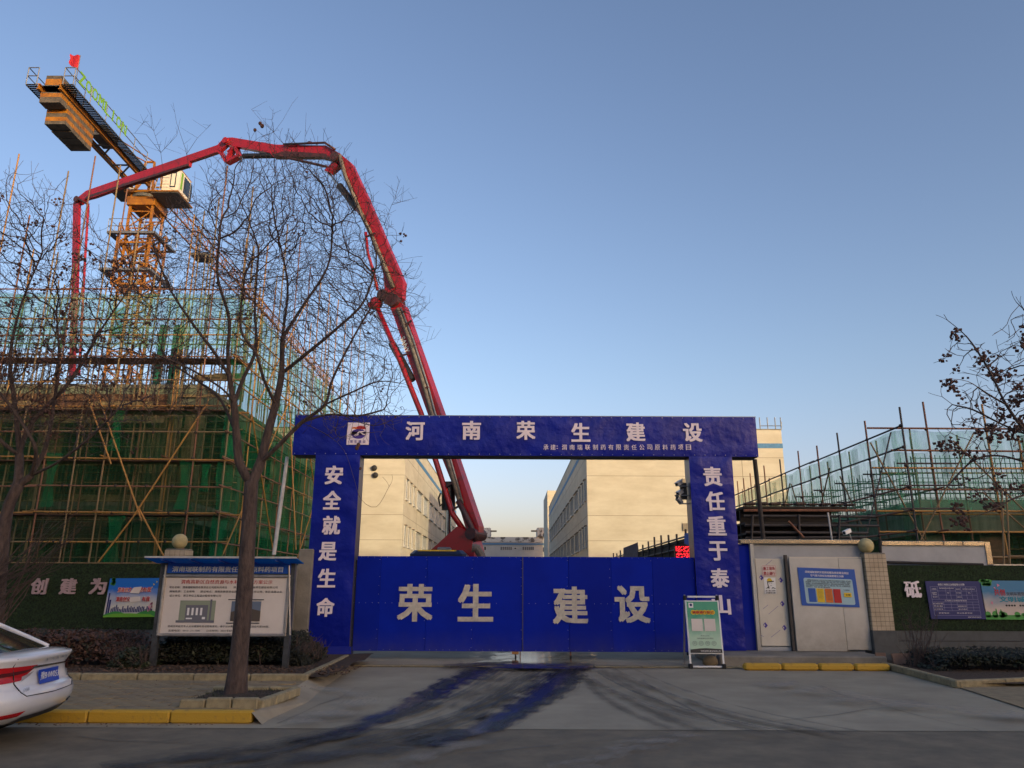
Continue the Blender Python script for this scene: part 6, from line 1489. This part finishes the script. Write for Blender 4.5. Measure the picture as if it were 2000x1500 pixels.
# --- the big tree in its stone pit. blobs: px, py, Y, rx, ry, rz (metres)
YT = tree_c.y
limbs = [
 [pp(459, 1368, YT), pp(466, 1290, YT), pp(476, 1180, YT), pp(484, 1060, YT), pp(491, 945, YT, 'f0')],
 ['f0', pp(468, 905, YT - .05, 'l0'), pp(462, 850, YT - .1, 'l1'), pp(457, 790, YT - .12, 'l2'), pp(448, 735, YT - .15, 'l3'), pp(445, 690, YT - .2, 'l4'), pp(447, 620, YT - .3), pp(425, 540, YT - .45), pp(430, 460, YT - .5)],
 ['f0', pp(508, 905, YT + .05, 'r0'), pp(522, 850, YT + .1, 'r1'), pp(538, 790, YT + .15, 'r2'), pp(550, 730, YT + .2, 'r3'), pp(552, 660, YT + .3, 'r4'), pp(562, 560, YT + .4), pp(548, 480, YT + .45)],
 ['r0', pp(545, 870, YT - .1), pp(590, 825, YT - .2, 'q1'), pp(635, 790, YT - .3, 'q2'), pp(650, 740, YT - .3), pp(690, 660, YT - .35), pp(725, 600, YT - .3)],
 ['q2', pp(690, 765, YT - .5), pp(740, 745, YT - .6), pp(790, 750, YT - .6)],
 ['q1', pp(640, 810, YT + .1), pp(700, 812, YT + .2), pp(750, 800, YT + .3)],
 ['l3', pp(420, 690, YT - .3), pp(375, 630, YT - .5), pp(330, 560, YT - .7), pp(300, 480, YT - .8)],
 ['l2', pp(475, 740, YT + .2), pp(500, 680, YT + .45), pp(498, 600, YT + .6), pp(505, 500, YT + .6)],
 ['r3', pp(600, 690, YT), pp(660, 640, YT - .1), pp(710, 590, YT - .1), pp(735, 520, YT)],
 ['r2', pp(515, 740, YT - .3), pp(500, 690, YT - .5), pp(470, 640, YT - .6), pp(478, 540, YT - .7)],
 ['r4', pp(590, 600, YT + .6), pp(640, 520, YT + .8), pp(650, 440, YT + .8)],
 ['l1', pp(430, 780, YT + .3), pp(380, 740, YT + .5), pp(320, 700, YT + .6)],
 ['q1', pp(640, 850, YT - .2), pp(672, 880, YT - .25), pp(690, 930, YT - .3), pp(705, 975, YT - .3), pp(735, 990, YT - .3), pp(760, 950, YT - .3)],
 ['q2', pp(690, 820, YT - .4), pp(740, 830, YT - .5), pp(790, 805, YT - .5)],
 ['l2', pp(435, 760, YT - .4), pp(370, 720, YT - .7), pp(300, 690, YT - .8)],
]
attr = cloud([(550, 520, YT, 2.0, 1.5, 1.75), (430, 560, YT, 1.35, 1.3, 1.5), (680, 610, YT, 1.15, 1.2, 1.05), (330, 650, YT, .65, 1.0, .75), (720, 730, YT, .7, .9, .55), (560, 360, YT, 1.35, 1.0, .7), (690, 810, YT, .8, .8, .35), (360, 770, YT, .65, .9, .45), (600, 760, YT, .9, .9, .5)], 10000, 5)
main_tree = tree('big bare street tree with a forked trunk in the stone pit before the notice board', limbs[0][0], limbs, attr, .100, 11, step=.075, di=1.1, dk=.112, twig=(2, .12, .38), jit=.32, tipr=.0024, pods=26, podc=5, podsize=.022)
rs = random.Random(77); mb = MB()
for pts in ([(537, 345), (536, 300), (535, 258), (552, 235), (572, 200)], [(535, 258), (512, 238), (490, 212)], [(535, 258), (531, 235), (534, 212)], [(535, 258), (515, 265), (505, 274)], [(598, 330), (595, 285), (598, 220)], [(318, 330), (314, 298), (300, 255), (293, 205)], [(314, 298), (345, 265), (352, 232)], [(314, 298), (285, 262), (258, 260)], [(300, 255), (284, 236), (275, 246)],
    [(370, 330), (362, 290), (345, 240), (338, 200)], [(365, 300), (385, 270), (413, 242)], [(750, 440), (765, 400), (785, 365)], [(765, 400), (790, 392), (815, 386)], [(772, 385), (775, 372), (782, 350)], [(790, 640), (820, 610), (845, 585)], [(790, 690), (815, 672), (850, 660)], [(770, 600), (800, 575), (822, 545)], [(640, 420), (655, 380), (662, 345)], [(700, 500), (722, 440), (738, 400)]):
    q = [V(P(a_, b_, YT - .2)) for a_, b_ in pts]; mb.path(q, [.0042 - .0026 * i / (len(q) - 1) for i in range(len(q))], 3, False)
    for k in range(5):
        i = rs.randrange(len(q) - 1); s_ = q[i].lerp(q[i + 1], rs.random()); mb.path([s_, s_ + V((rs.gauss(0, .12), rs.gauss(0, .1), rs.uniform(.02, .22)))], [.0024, .0014], 3, False)
mb.build('leader_shoots', 'twig', main_tree, kind='stuff')
mb = MB()
for px, py, r_ in ((512, 246, .035), (508, 241, .03), (498, 254, .028), (704, 915, .02), (700, 869, .03), (697, 875, .03)): mb.sphere(P(px, py, YT - .2), r_, 7, 5, (1, .8, 1.2))
mb.build('hanging_pods', 'pod', main_tree, kind='stuff')
YT2 = 13.9
limbs2 = [
 [pp(-12, 1330, YT2), pp(-6, 1200, YT2), pp(4, 1090, YT2), pp(14, 1000, YT2), pp(34, 952, YT2, 'a')],
 ['a', pp(60, 930, YT2, 'b'), pp(110, 905, YT2 - .3), pp(170, 860, YT2 - .6), pp(230, 800, YT2 - .8)],
 ['a', pp(38, 890, YT2 + .2, 'c'), pp(30, 800, YT2 + .3), pp(20, 700, YT2 + .5), pp(40, 600, YT2 + .6), pp(80, 500, YT2 + .6)],
 ['b', pp(90, 870, YT2 + .2), pp(105, 790, YT2 + .4), pp(115, 700, YT2 + .5), pp(110, 600, YT2 + .6)],
 ['b', pp(70, 880, YT2 - .4), pp(45, 830, YT2 - .5), pp(10, 780, YT2 - .6), pp(-60, 700, YT2 - .6)],
 ['c', pp(0, 860, YT2), pp(-50, 800, YT2), pp(-120, 700, YT2)],
 ['c', pp(60, 830, YT2 + .3), pp(140, 740, YT2 + .6), pp(200, 640, YT2 + .8), pp(270, 540, YT2 + .9)],
]
attr = cloud([(60, 700, YT2, 2.2, 1.6, 1.7), (170, 760, YT2, 1.5, 1.3, 1.3), (-80, 700, YT2, 1.6, 1.3, 1.7), (90, 540, YT2, 1.5, 1.2, 1.5), (40, 430, YT2, 1.1, .8, 1.0), (230, 600, YT2, 1.0, 1.0, 1.2), (270, 690, YT2, .9, .9, .6)], 6500, 6)
tree('bare tree with dark seed clusters at the left edge behind the white car', None, limbs2, attr, .10, 12, step=.11, di=1.4, dk=.15, jit=.33, twig=(2, .2, .5), tipr=.0034, pods=230, podc=8, podsize=.030)
# spindly shoots fanning from the lower trunk at the left edge
rs = random.Random(14); mb = MB()
for i in range(34):
    a = V(P(rs.uniform(-60, 12), rs.uniform(1130, 1230), 13.0)); b = V(P(rs.uniform(20, 170), rs.uniform(985, 1110), 13.0 + rs.uniform(-.4, .4))); c = a.lerp(b, .5) + V((rs.uniform(-.1, .1), 0, rs.uniform(-.18, .05)))
    mb.path([a, c, b], [.012, .008, .003], 4, False)
    for k in range(3): d = c.lerp(b, rs.random()); mb.path([d, d + V((rs.uniform(.1, .4), rs.uniform(-.1, .1), rs.uniform(.0, .35)))], [.004, .002], 3, False)
mb.build('bare_shrub', 'bark', label='leafless shrub of long thin shoots leaning right above the white car', cat='shrub')
# right tree, trunk outside the frame
YT3 = 11.4; sx_ = 2190
limbs3 = [
 [pp(sx_ + 35, 1380, YT3), pp(sx_ + 10, 1200, YT3), pp(sx_ - 20, 1050, YT3, 'a')],
 ['a', pp(2130, 960, YT3, 'b'), pp(2070, 900, YT3 - .1, 'c'), pp(2010, 850, YT3 - .2, 'd'), pp(1965, 790, YT3 - .2, 'e'), pp(1930, 720, YT3 - .2), pp(1890, 660, YT3 - .2), pp(1850, 625, YT3 - .2)],
 ['c', pp(2020, 905, YT3 + .2), pp(1950, 890, YT3 + .3, 'g'), pp(1900, 900, YT3 + .3), pp(1850, 950, YT3 + .3)],
 ['d', pp(1960, 830, YT3), pp(1900, 800, YT3, 'h'), pp(1860, 790, YT3), pp(1840, 775, YT3)],
 ['e', pp(1930, 770, YT3 - .3), pp(1890, 745, YT3 - .4), pp(1850, 740, YT3 - .4)],
 ['b', pp(2120, 850, YT3), pp(2080, 740, YT3), pp(2030, 640, YT3), pp(1985, 590, YT3)],
 ['b', pp(2060, 960, YT3 - .2), pp(1990, 970, YT3 - .3), pp(1930, 1000, YT3 - .3), pp(1895, 1010, YT3 - .3)],
]
attr = cloud([(1960, 780, YT3, .75, .7, 1.0), (1910, 850, YT3, .55, .6, .55), (1890, 700, YT3, .45, .4, .5), (2080, 720, YT3, 1.0, .9, 1.3), (1930, 950, YT3, .55, .5, .4), (1990, 640, YT3, .4, .4, .35), (2150, 850, YT3, 1.0, .9, 1.0)], 1900, 8)
tree('tree at the right edge with dark clusters of seed pods on thin branches', None, limbs3, attr, .11, 13, step=.1, di=1.1, dk=.17, twig=(2, .10, .26), tipr=.004, pods=150, podc=24, podsize=.030)

# ================================================================== HEDGES
def hedge(name, label, x0, x1, y0, y1, z0, z1, m, n, seed, stems=60, ls_=.045, m2=None, top=.06, cat='hedge'):
    rs = random.Random(seed); t = thing(name, label, cat, ((x0 + x1) / 2, (y0 + y1) / 2, z0))
    def leaves(n, m, nm):
        mb = MB()
        for i in range(n):
            # denser towards the shell
            u = rs.random(); x = x0 + (x1 - x0) * u; y = y0 + (y1 - y0) * rs.random() ** 1.6; zz = z0 + .1 + (z1 - z0 - .1) * rs.random() ** .8
            zz = min(zz, z1 + top * (math.sin(x * 5) + math.sin(x * 11.3 + 1) * .6)); ed = min(u, 1 - u) * (x1 - x0)
            if ed < .3 and zz > z1 - .3 + ed: zz -= .25
            s = ls_ * rs.uniform(.5, 1.2); a = V((rs.gauss(0, 1), rs.gauss(0, 1), rs.gauss(0, .7))).normalized(); b = a.orthogonal().normalized(); p = V((x + rs.gauss(0, .03), y + rs.gauss(0, .03), zz + rs.gauss(0, .02)))
            mb.add([p - a * s, p + b * s * .5, p + a * s, p - b * s * .5], [(0, 1, 2, 3)])
        mb.build(nm, m, t, kind='stuff')
    leaves(n, m, 'foliage')
    if m2: leaves(n // 3, m2, 'inner_leaves')
    mb = MB()
    for i in range(stems):
        p = V((rs.uniform(x0, x1), rs.uniform(y0, y1), z0 - .02)); q = p + V((rs.gauss(0, .12), rs.gauss(0, .08), (z1 - z0) * rs.uniform(.5, 1.05))); c = p.lerp(q, .5) + V((rs.gauss(0, .05), 0, 0)); mb.path([p, c, q], [.011, .008, .003], 4, False)
        for k in range(3): a = p.lerp(q, rs.uniform(.3, .8)); mb.path([a, a + V((rs.gauss(0, .12), rs.gauss(0, .1), rs.uniform(.1, .28)))], [.006, .002], 3, False)
    mb.build('stems', 'twig', t, kind='stuff'); return t
hx = lambda px, Y: P(px, 1270, Y).x
hedge('hedge', 'reddish brown hedge below the turf wall, left of the notice board', -16, hx(250, 15.2), 14.5, 16.6, .15, Z(150, 1236, 15.2), 'leaf_red', 26000, 1, 260, m2='leaf_dark')
hedge('hedge', 'dull green bush between the reddish hedge and the notice board post', hx(238, 14.6), hx(300, 14.6), 14.2, 15.4, .15, Z(270, 1262, 14.6), 'leaf_green', 4200, 2, 50)
hedge('hedge', 'dark green hedge under the notice board', hx(312, 15.3), hx(590, 15.3), 14.95, 16.8, .15, Z(450, 1240, 15.3), 'leaf_dark', 24000, 3, 110, m2='leaf_green')
hedge('hedge', 'rounded dark bush at the foot of the blue portal', hx(566, 15.2), hx(606, 15.2), 14.8, 16.6, .15, Z(600, 1252, 15.2), 'leaf_dark', 5200, 4, 60)
hedge('hedge', 'low dark hedge in front of the right green wall', P(1800, 1300, 16.1).x, 16, 15.5, 17.2, .08, Z(1900, 1272, 16.1), 'leaf_dark', 22000, 5, 90, m2='leaf_green')
rs = random.Random(15); t = thing('bare_shrub', 'leafless twiggy shrub rising from the right hedge beside the torn character', 'shrub', tuple(P(1790, 1310, 16.3))); mb = MB()
for i in range(38):
    a = V(P(rs.uniform(1775, 1815), 1312, 16.3)); b = V(P(rs.uniform(1755, 1850), rs.uniform(1170, 1270), 16.3 + rs.uniform(-.3, .3))); c = a.lerp(b, .5) + V((rs.gauss(0, .05), 0, 0)); mb.path([a, c, b], [.008, .005, .002], 3, False)
    for k in range(4): d = c.lerp(b, rs.random()); mb.path([d, d + V((rs.gauss(0, .1), rs.gauss(0, .1), rs.uniform(.03, .2)))], [.003, .0015], 3, False)
mb.build('stems', 'twig', t)

# ================================================================== THE WHITE CAR
XR, YC = -4.93, 8.67          # rear face, centre line; the car points to -X
car = thing('parked_car', 'white saloon car parked at the left kerb, seen from behind, with a blue number plate', 'car', (XR, YC, 0))
PR = [  # z, inset of tail, inset of nose, half width, squareness
 (.20, .34, .40, .74, 4), (.26, .13, .22, .84, 5), (.34, .045, .10, .885, 6), (.42, .0, .03, .90, 6), (.50, .0, .0, .905, 6), (.565, .03, .0, .905, 6), (.60, .075, .05, .90, 6),
 (.70, .105, .12, .895, 5.5), (.80, .10, .25, .885, 5.5), (.865, .055, .45, .87, 5.5), (.89, .06, .55, .855, 5.5), (.90, .10, .62, .835, 5.5)]
LCAR = 4.6
def prof(z):
    for a, b in zip(PR[:-1], PR[1:]):
        if a[0] <= z <= b[0]: u = (z - a[0]) / (b[0] - a[0]); return [a[i] + (b[i] - a[i]) * u for i in range(1, 5)]
    return list(PR[0][1:]) if z < PR[0][0] else list(PR[-1][1:])
def ring(z, n=72):
    rt, nt_, hw, e = prof(z); xr_, xf = XR - rt, XR - LCAR + nt_; out = []; cx_, a = (xr_ + xf) / 2, (xr_ - xf) / 2
    for i in range(n):
        th = 2 * math.pi * i / n; c, s = math.cos(th), math.sin(th)
        # rounded rectangle: corner curves only over the last .75 m
        k = .80; x_ = a if abs(c) < 1e-9 else 0
        y_ = hw * (abs(s) ** (2 / e)) * (1 if s >= 0 else -1); bow = .0
        xx = (abs(c) ** (2 / (e * 2.0))) * (1 if c >= 0 else -1) * a
        bow = .10 * (y_ / hw) ** 2 * (1 if c > 0 else 1)
        out.append((cx_ + xx - (bow if c > 0 else -bow), YC + y_, z))
    return out
def rearx(y, z):        # x of the tail at lateral y (relative) and height z
    rt, nt_, hw, e = prof(z); a = (LCAR - rt - nt_) / 2; cx_ = XR - rt - a; v_ = min(.9995, abs(y) / hw)
    s = v_ ** (e / 2); c = math.sqrt(max(0, 1 - s * s)); return cx_ + a * c ** (2 / (e * 2.0)) - .10 * v_ ** 2
mb = MB(); zs_ = [.20, .23, .26, .30, .34, .38, .42, .46, .50, .535, .565, .585, .60, .65, .70, .75, .80, .83, .85, .865, .88, .89, .90]; n = 72; k = 0
for z in zs_: mb.v += ring(z, n)
for r in range(len(zs_) - 1):
    for i in range(n): mb.f.append((r * n + i, r * n + (i + 1) % n, (r + 1) * n + (i + 1) % n, (r + 1) * n + i))
# deck (boot lid top, bonnet) as a domed cap
rg = ring(.90, n); kk = len(mb.v)
for f_, dz in ((.9, .012), (.6, .03), (.0, .04)):
    for p in rg: mb.v.append((XR - LCAR / 2 + (p[0] - XR + LCAR / 2) * (.965 + .035 * f_ if f_ else .96), YC + (p[1] - YC) * f_ if f_ else YC, .90 + dz))
last = (len(zs_) - 1) * n
for r in range(3):
    a0 = last if r == 0 else kk + (r - 1) * n; b0 = kk + r * n
    for i in range(n): mb.f.append((a0 + i, a0 + (i + 1) % n, b0 + (i + 1) % n, b0 + i))
mb.build('body', 'car_white', car, True)
# cabin: fastback glass and roof
def cab_ring(z, xr_, xf, hw, n=40, e=4.5):
    out = []; cx_, a = (xr_ + xf) / 2, (xr_ - xf) / 2
    for i in range(n): th = 2 * math.pi * i / n; c, s = math.cos(th), math.sin(th); out.append((cx_ + a * abs(c) ** (2 / e) * (1 if c >= 0 else -1) - .06 * s * s * (1 if c > 0 else -1), YC + hw * abs(s) ** (2 / e) * (1 if s >= 0 else -1), z))
    return out
H = [(.90, XR - .28, XR - 3.4, .82), (1.0, XR - .52, XR - 3.2, .79), (1.15, XR - .90, XR - 2.9, .735), (1.28, XR - 1.30, XR - 2.62, .67), (1.36, XR - 1.66, XR - 2.42, .58), (1.40, XR - 1.9, XR - 2.2, .50)]
mb = MB()
for z, a, b, hw in H: mb.v += cab_ring(z, a, b, hw)
for r in range(len(H) - 1):
    for i in range(40): mb.f.append((r * 40 + i, r * 40 + (i + 1) % 40, (r + 1) * 40 + (i + 1) % 40, (r + 1) * 40 + i))
mb.f.append(tuple(range(200, 240))); mb.build('cabin', 'car_white', car, True)
def slab(a, b, t_): return tuple(a[i] + (b[i] - a[i]) * t_ for i in range(len(a)))
mb = MB()
def rw_(u, v):
    t_ = v * 3.9; k = min(int(t_), 4); z, xr_, xf, hw = slab(H[k], H[k + 1], t_ - k); y = (u - .5) * 2 * (hw - .17)
    e_ = 4.5; s_ = min(1, abs(y) / hw) ** (e_ / 2); c_ = math.sqrt(max(0, 1 - s_ * s_)); a_ = (xr_ - xf) / 2
    return ((xr_ + xf) / 2 + a_ * c_ ** (2 / e_) - .06 * s_ * s_ + .006, YC + y, z + .006)
mb.grid(10, 14, rw_); mb.build('rear_window', 'car_glass', car, True)
for s_p in (0, 1):
    MB().path([V(rw_(s_p, k / 12)) + V((.004, .015 * (2 * s_p - 1), .012)) for k in range(13)], .022, 8).build('window_pillar', 'car_white', car, True)
for s_ in (-1, 1):
    mb = MB()
    def sw_(u, v):
        t_ = v * 3.3; k = min(int(t_), 4); z, xr_, xf, hw = slab(H[k], H[k + 1], t_ - k); return (xr_ - .45 - u * (xr_ - xf - .9), YC + s_ * (hw + .006), z + .0)
    mb.grid(6, 8, sw_); mb.build('side_window', 'car_glass', car, True)
def patch(name, quad, m, off=.006, nu=14, nv=6, par=None, smooth=True, thick=0):
    (a, b, c, d) = quad      # (y,z) corners: lower left, lower right, upper right, upper left seen from behind
    def fn(u, v):
        y = (a[0] * (1 - u) + b[0] * u) * (1 - v) + (d[0] * (1 - u) + c[0] * u) * v; z = (a[1] * (1 - u) + b[1] * u) * (1 - v) + (d[1] * (1 - u) + c[1] * u) * v
        return (rearx(y, z) + off, YC + y, z)
    return MB().grid(nu, nv, fn).build(name, m, par or car, smooth)
# y<0 is nearer the camera = left in the picture
tl = patch('tail_light', ((-.885, .64), (-.50, .665), (-.24, .795), (-.878, .805)), 'lamp_red', .010)
patch('light_bar', ((-.84, .70), (-.42, .735), (-.30, .765), (-.86, .745)), 'lamp_dark', .014, par=tl)
patch('clear_lens', ((-.50, .655), (-.36, .70), (-.30, .74), (-.48, .70)), flat('lens_pale', (.35, .30, .30), .1), .014, par=tl)
tr_ = patch('tail_light', ((.50, .70), (.875, .62), (.868, .815), (.42, .785)), 'lamp_dark', .010)
patch('light_bar', ((.62, .735), (.86, .71), (.86, .76), (.60, .765)), 'lamp_red', .014, par=tr_)
patch('chrome_strip', ((-.36, .768), (.62, .758), (.62, .772), (-.30, .790)), 'chrome', .016)
pl = patch('number_plate', ((-.225, .60), (.215, .60), (.215, .74), (-.225, .74)), 'plate_blue', .02, smooth=False)
xx = rearx(0, .67) + .024
mb = MB(); text(mb, '豫B·JW053', (xx, YC - .005, .67), .40, .10, (0, 1, 0), (0, 0, 1), bold=.012, lift=.002); mb.build('plate_lettering', 'ink_white', pl)
mb = MB()
for i, ch_ in enumerate('ROEWE'): y = -.10 + i * .12; text(mb, ch_, (rearx(y, .83) + .006, YC + y, .832), .035, .024, (0, 1, 0), (-.25, 0, 1), bold=.02, lift=.004)
mb.build('lettering', 'grey_metal', car)
mb = MB(); text(mb, '上汽荣威', (rearx(-.55, .565) + .012, YC - .5, .575), .17, .036, (-.1, 1, 0), (-.3, 0, 1), bold=.01, lift=.01); mb.build('badge', 'grey_metal', car)
mb = MB(); text(mb, 'i5', (rearx(.5, .68) + .01, YC + .5, .665), .05, .05, (-.14, 1, 0), (-.1, 0, 1), bold=.02, lift=.006); text(mb, 'TURBO', (rearx(.5, .63) + .01, YC + .5, .628), .10, .02, (-.14, 1, 0), (-.1, 0, 1), bold=.02, lift=.006); mb.build('badge', 'grey_metal', car)
# boot seam and bumper parts
def seam(pts, w_=.006):
    mb = MB(); mb.path([(rearx(y, z) + .001, YC + y, z) for y, z in pts], w_, 4, False); mb.build('seam', 'rubber', car)
seam([(-.60, .88)] + [(-.60, .80), (-.58, .64), (-.56, .56), (-.50, .515)] + [(-.5 + i * .1, .505 + .012 * abs(i - 5) / 5) for i in range(1, 11)] + [(.55, .55), (.58, .62), (.6, .7)])
patch('rear_reflector', ((-.80, .315), (-.52, .325), (-.46, .375), (-.78, .36)), 'lamp_red', .012)
patch('rear_reflector', ((.55, .325), (.80, .33), (.80, .37), (.50, .37)), 'lamp_dark', .012)
patch('diffuser', ((-.55, .21), (.66, .21), (.60, .33), (-.44, .31)), 'black_metal', .012, 20)
for wx in (XR - .95, XR - 3.65):
    for s_ in (-1, 1):
        q = MB().cyl((wx, YC + s_ * .72, .32), (wx, YC + s_ * .915, .32), .32, n=28).build('wheel', 'rubber', car); MB().cyl((wx, YC + s_ * .90, .32), (wx, YC + s_ * .922, .32), .21, n=20).build('rim', 'alu', q)

car.rotation_euler.z = math.radians(6)

# ================================================================== UNSEEN BLOCKS BEHIND THE CAMERA (added and sized to shade the foreground)
MT['dull_glass'] = MT['glass_dark']
for nm, lb, x0, x1, y1, zt_ in (('shade_block', 'long plain unseen block behind the camera, added to shade the foreground', -60, 56, -60, 21), ('shade_block', 'plain unseen block behind the camera to the right, added to shade the foreground', 58, 150, -62, 22)):
    t = thing(nm, lb, 'building', ((x0 + x1) / 2, y1, 0)); MB().box((x0, y1 - 12, 0), (x1, y1, zt_)).build('wall', 'shade_block_wall', t)
    mb = MB()
    for z in np.arange(1.2, zt_ - 2, 3.3):
        for x_ in np.arange(x0 + 1.5, x1 - 2, 3.6): mb.box((x_, y1, z), (x_ + 1.8, y1 + .03, z + 1.5))
    mb.build('windows', 'glass_dark', t, kind='stuff')
    mb = MB()
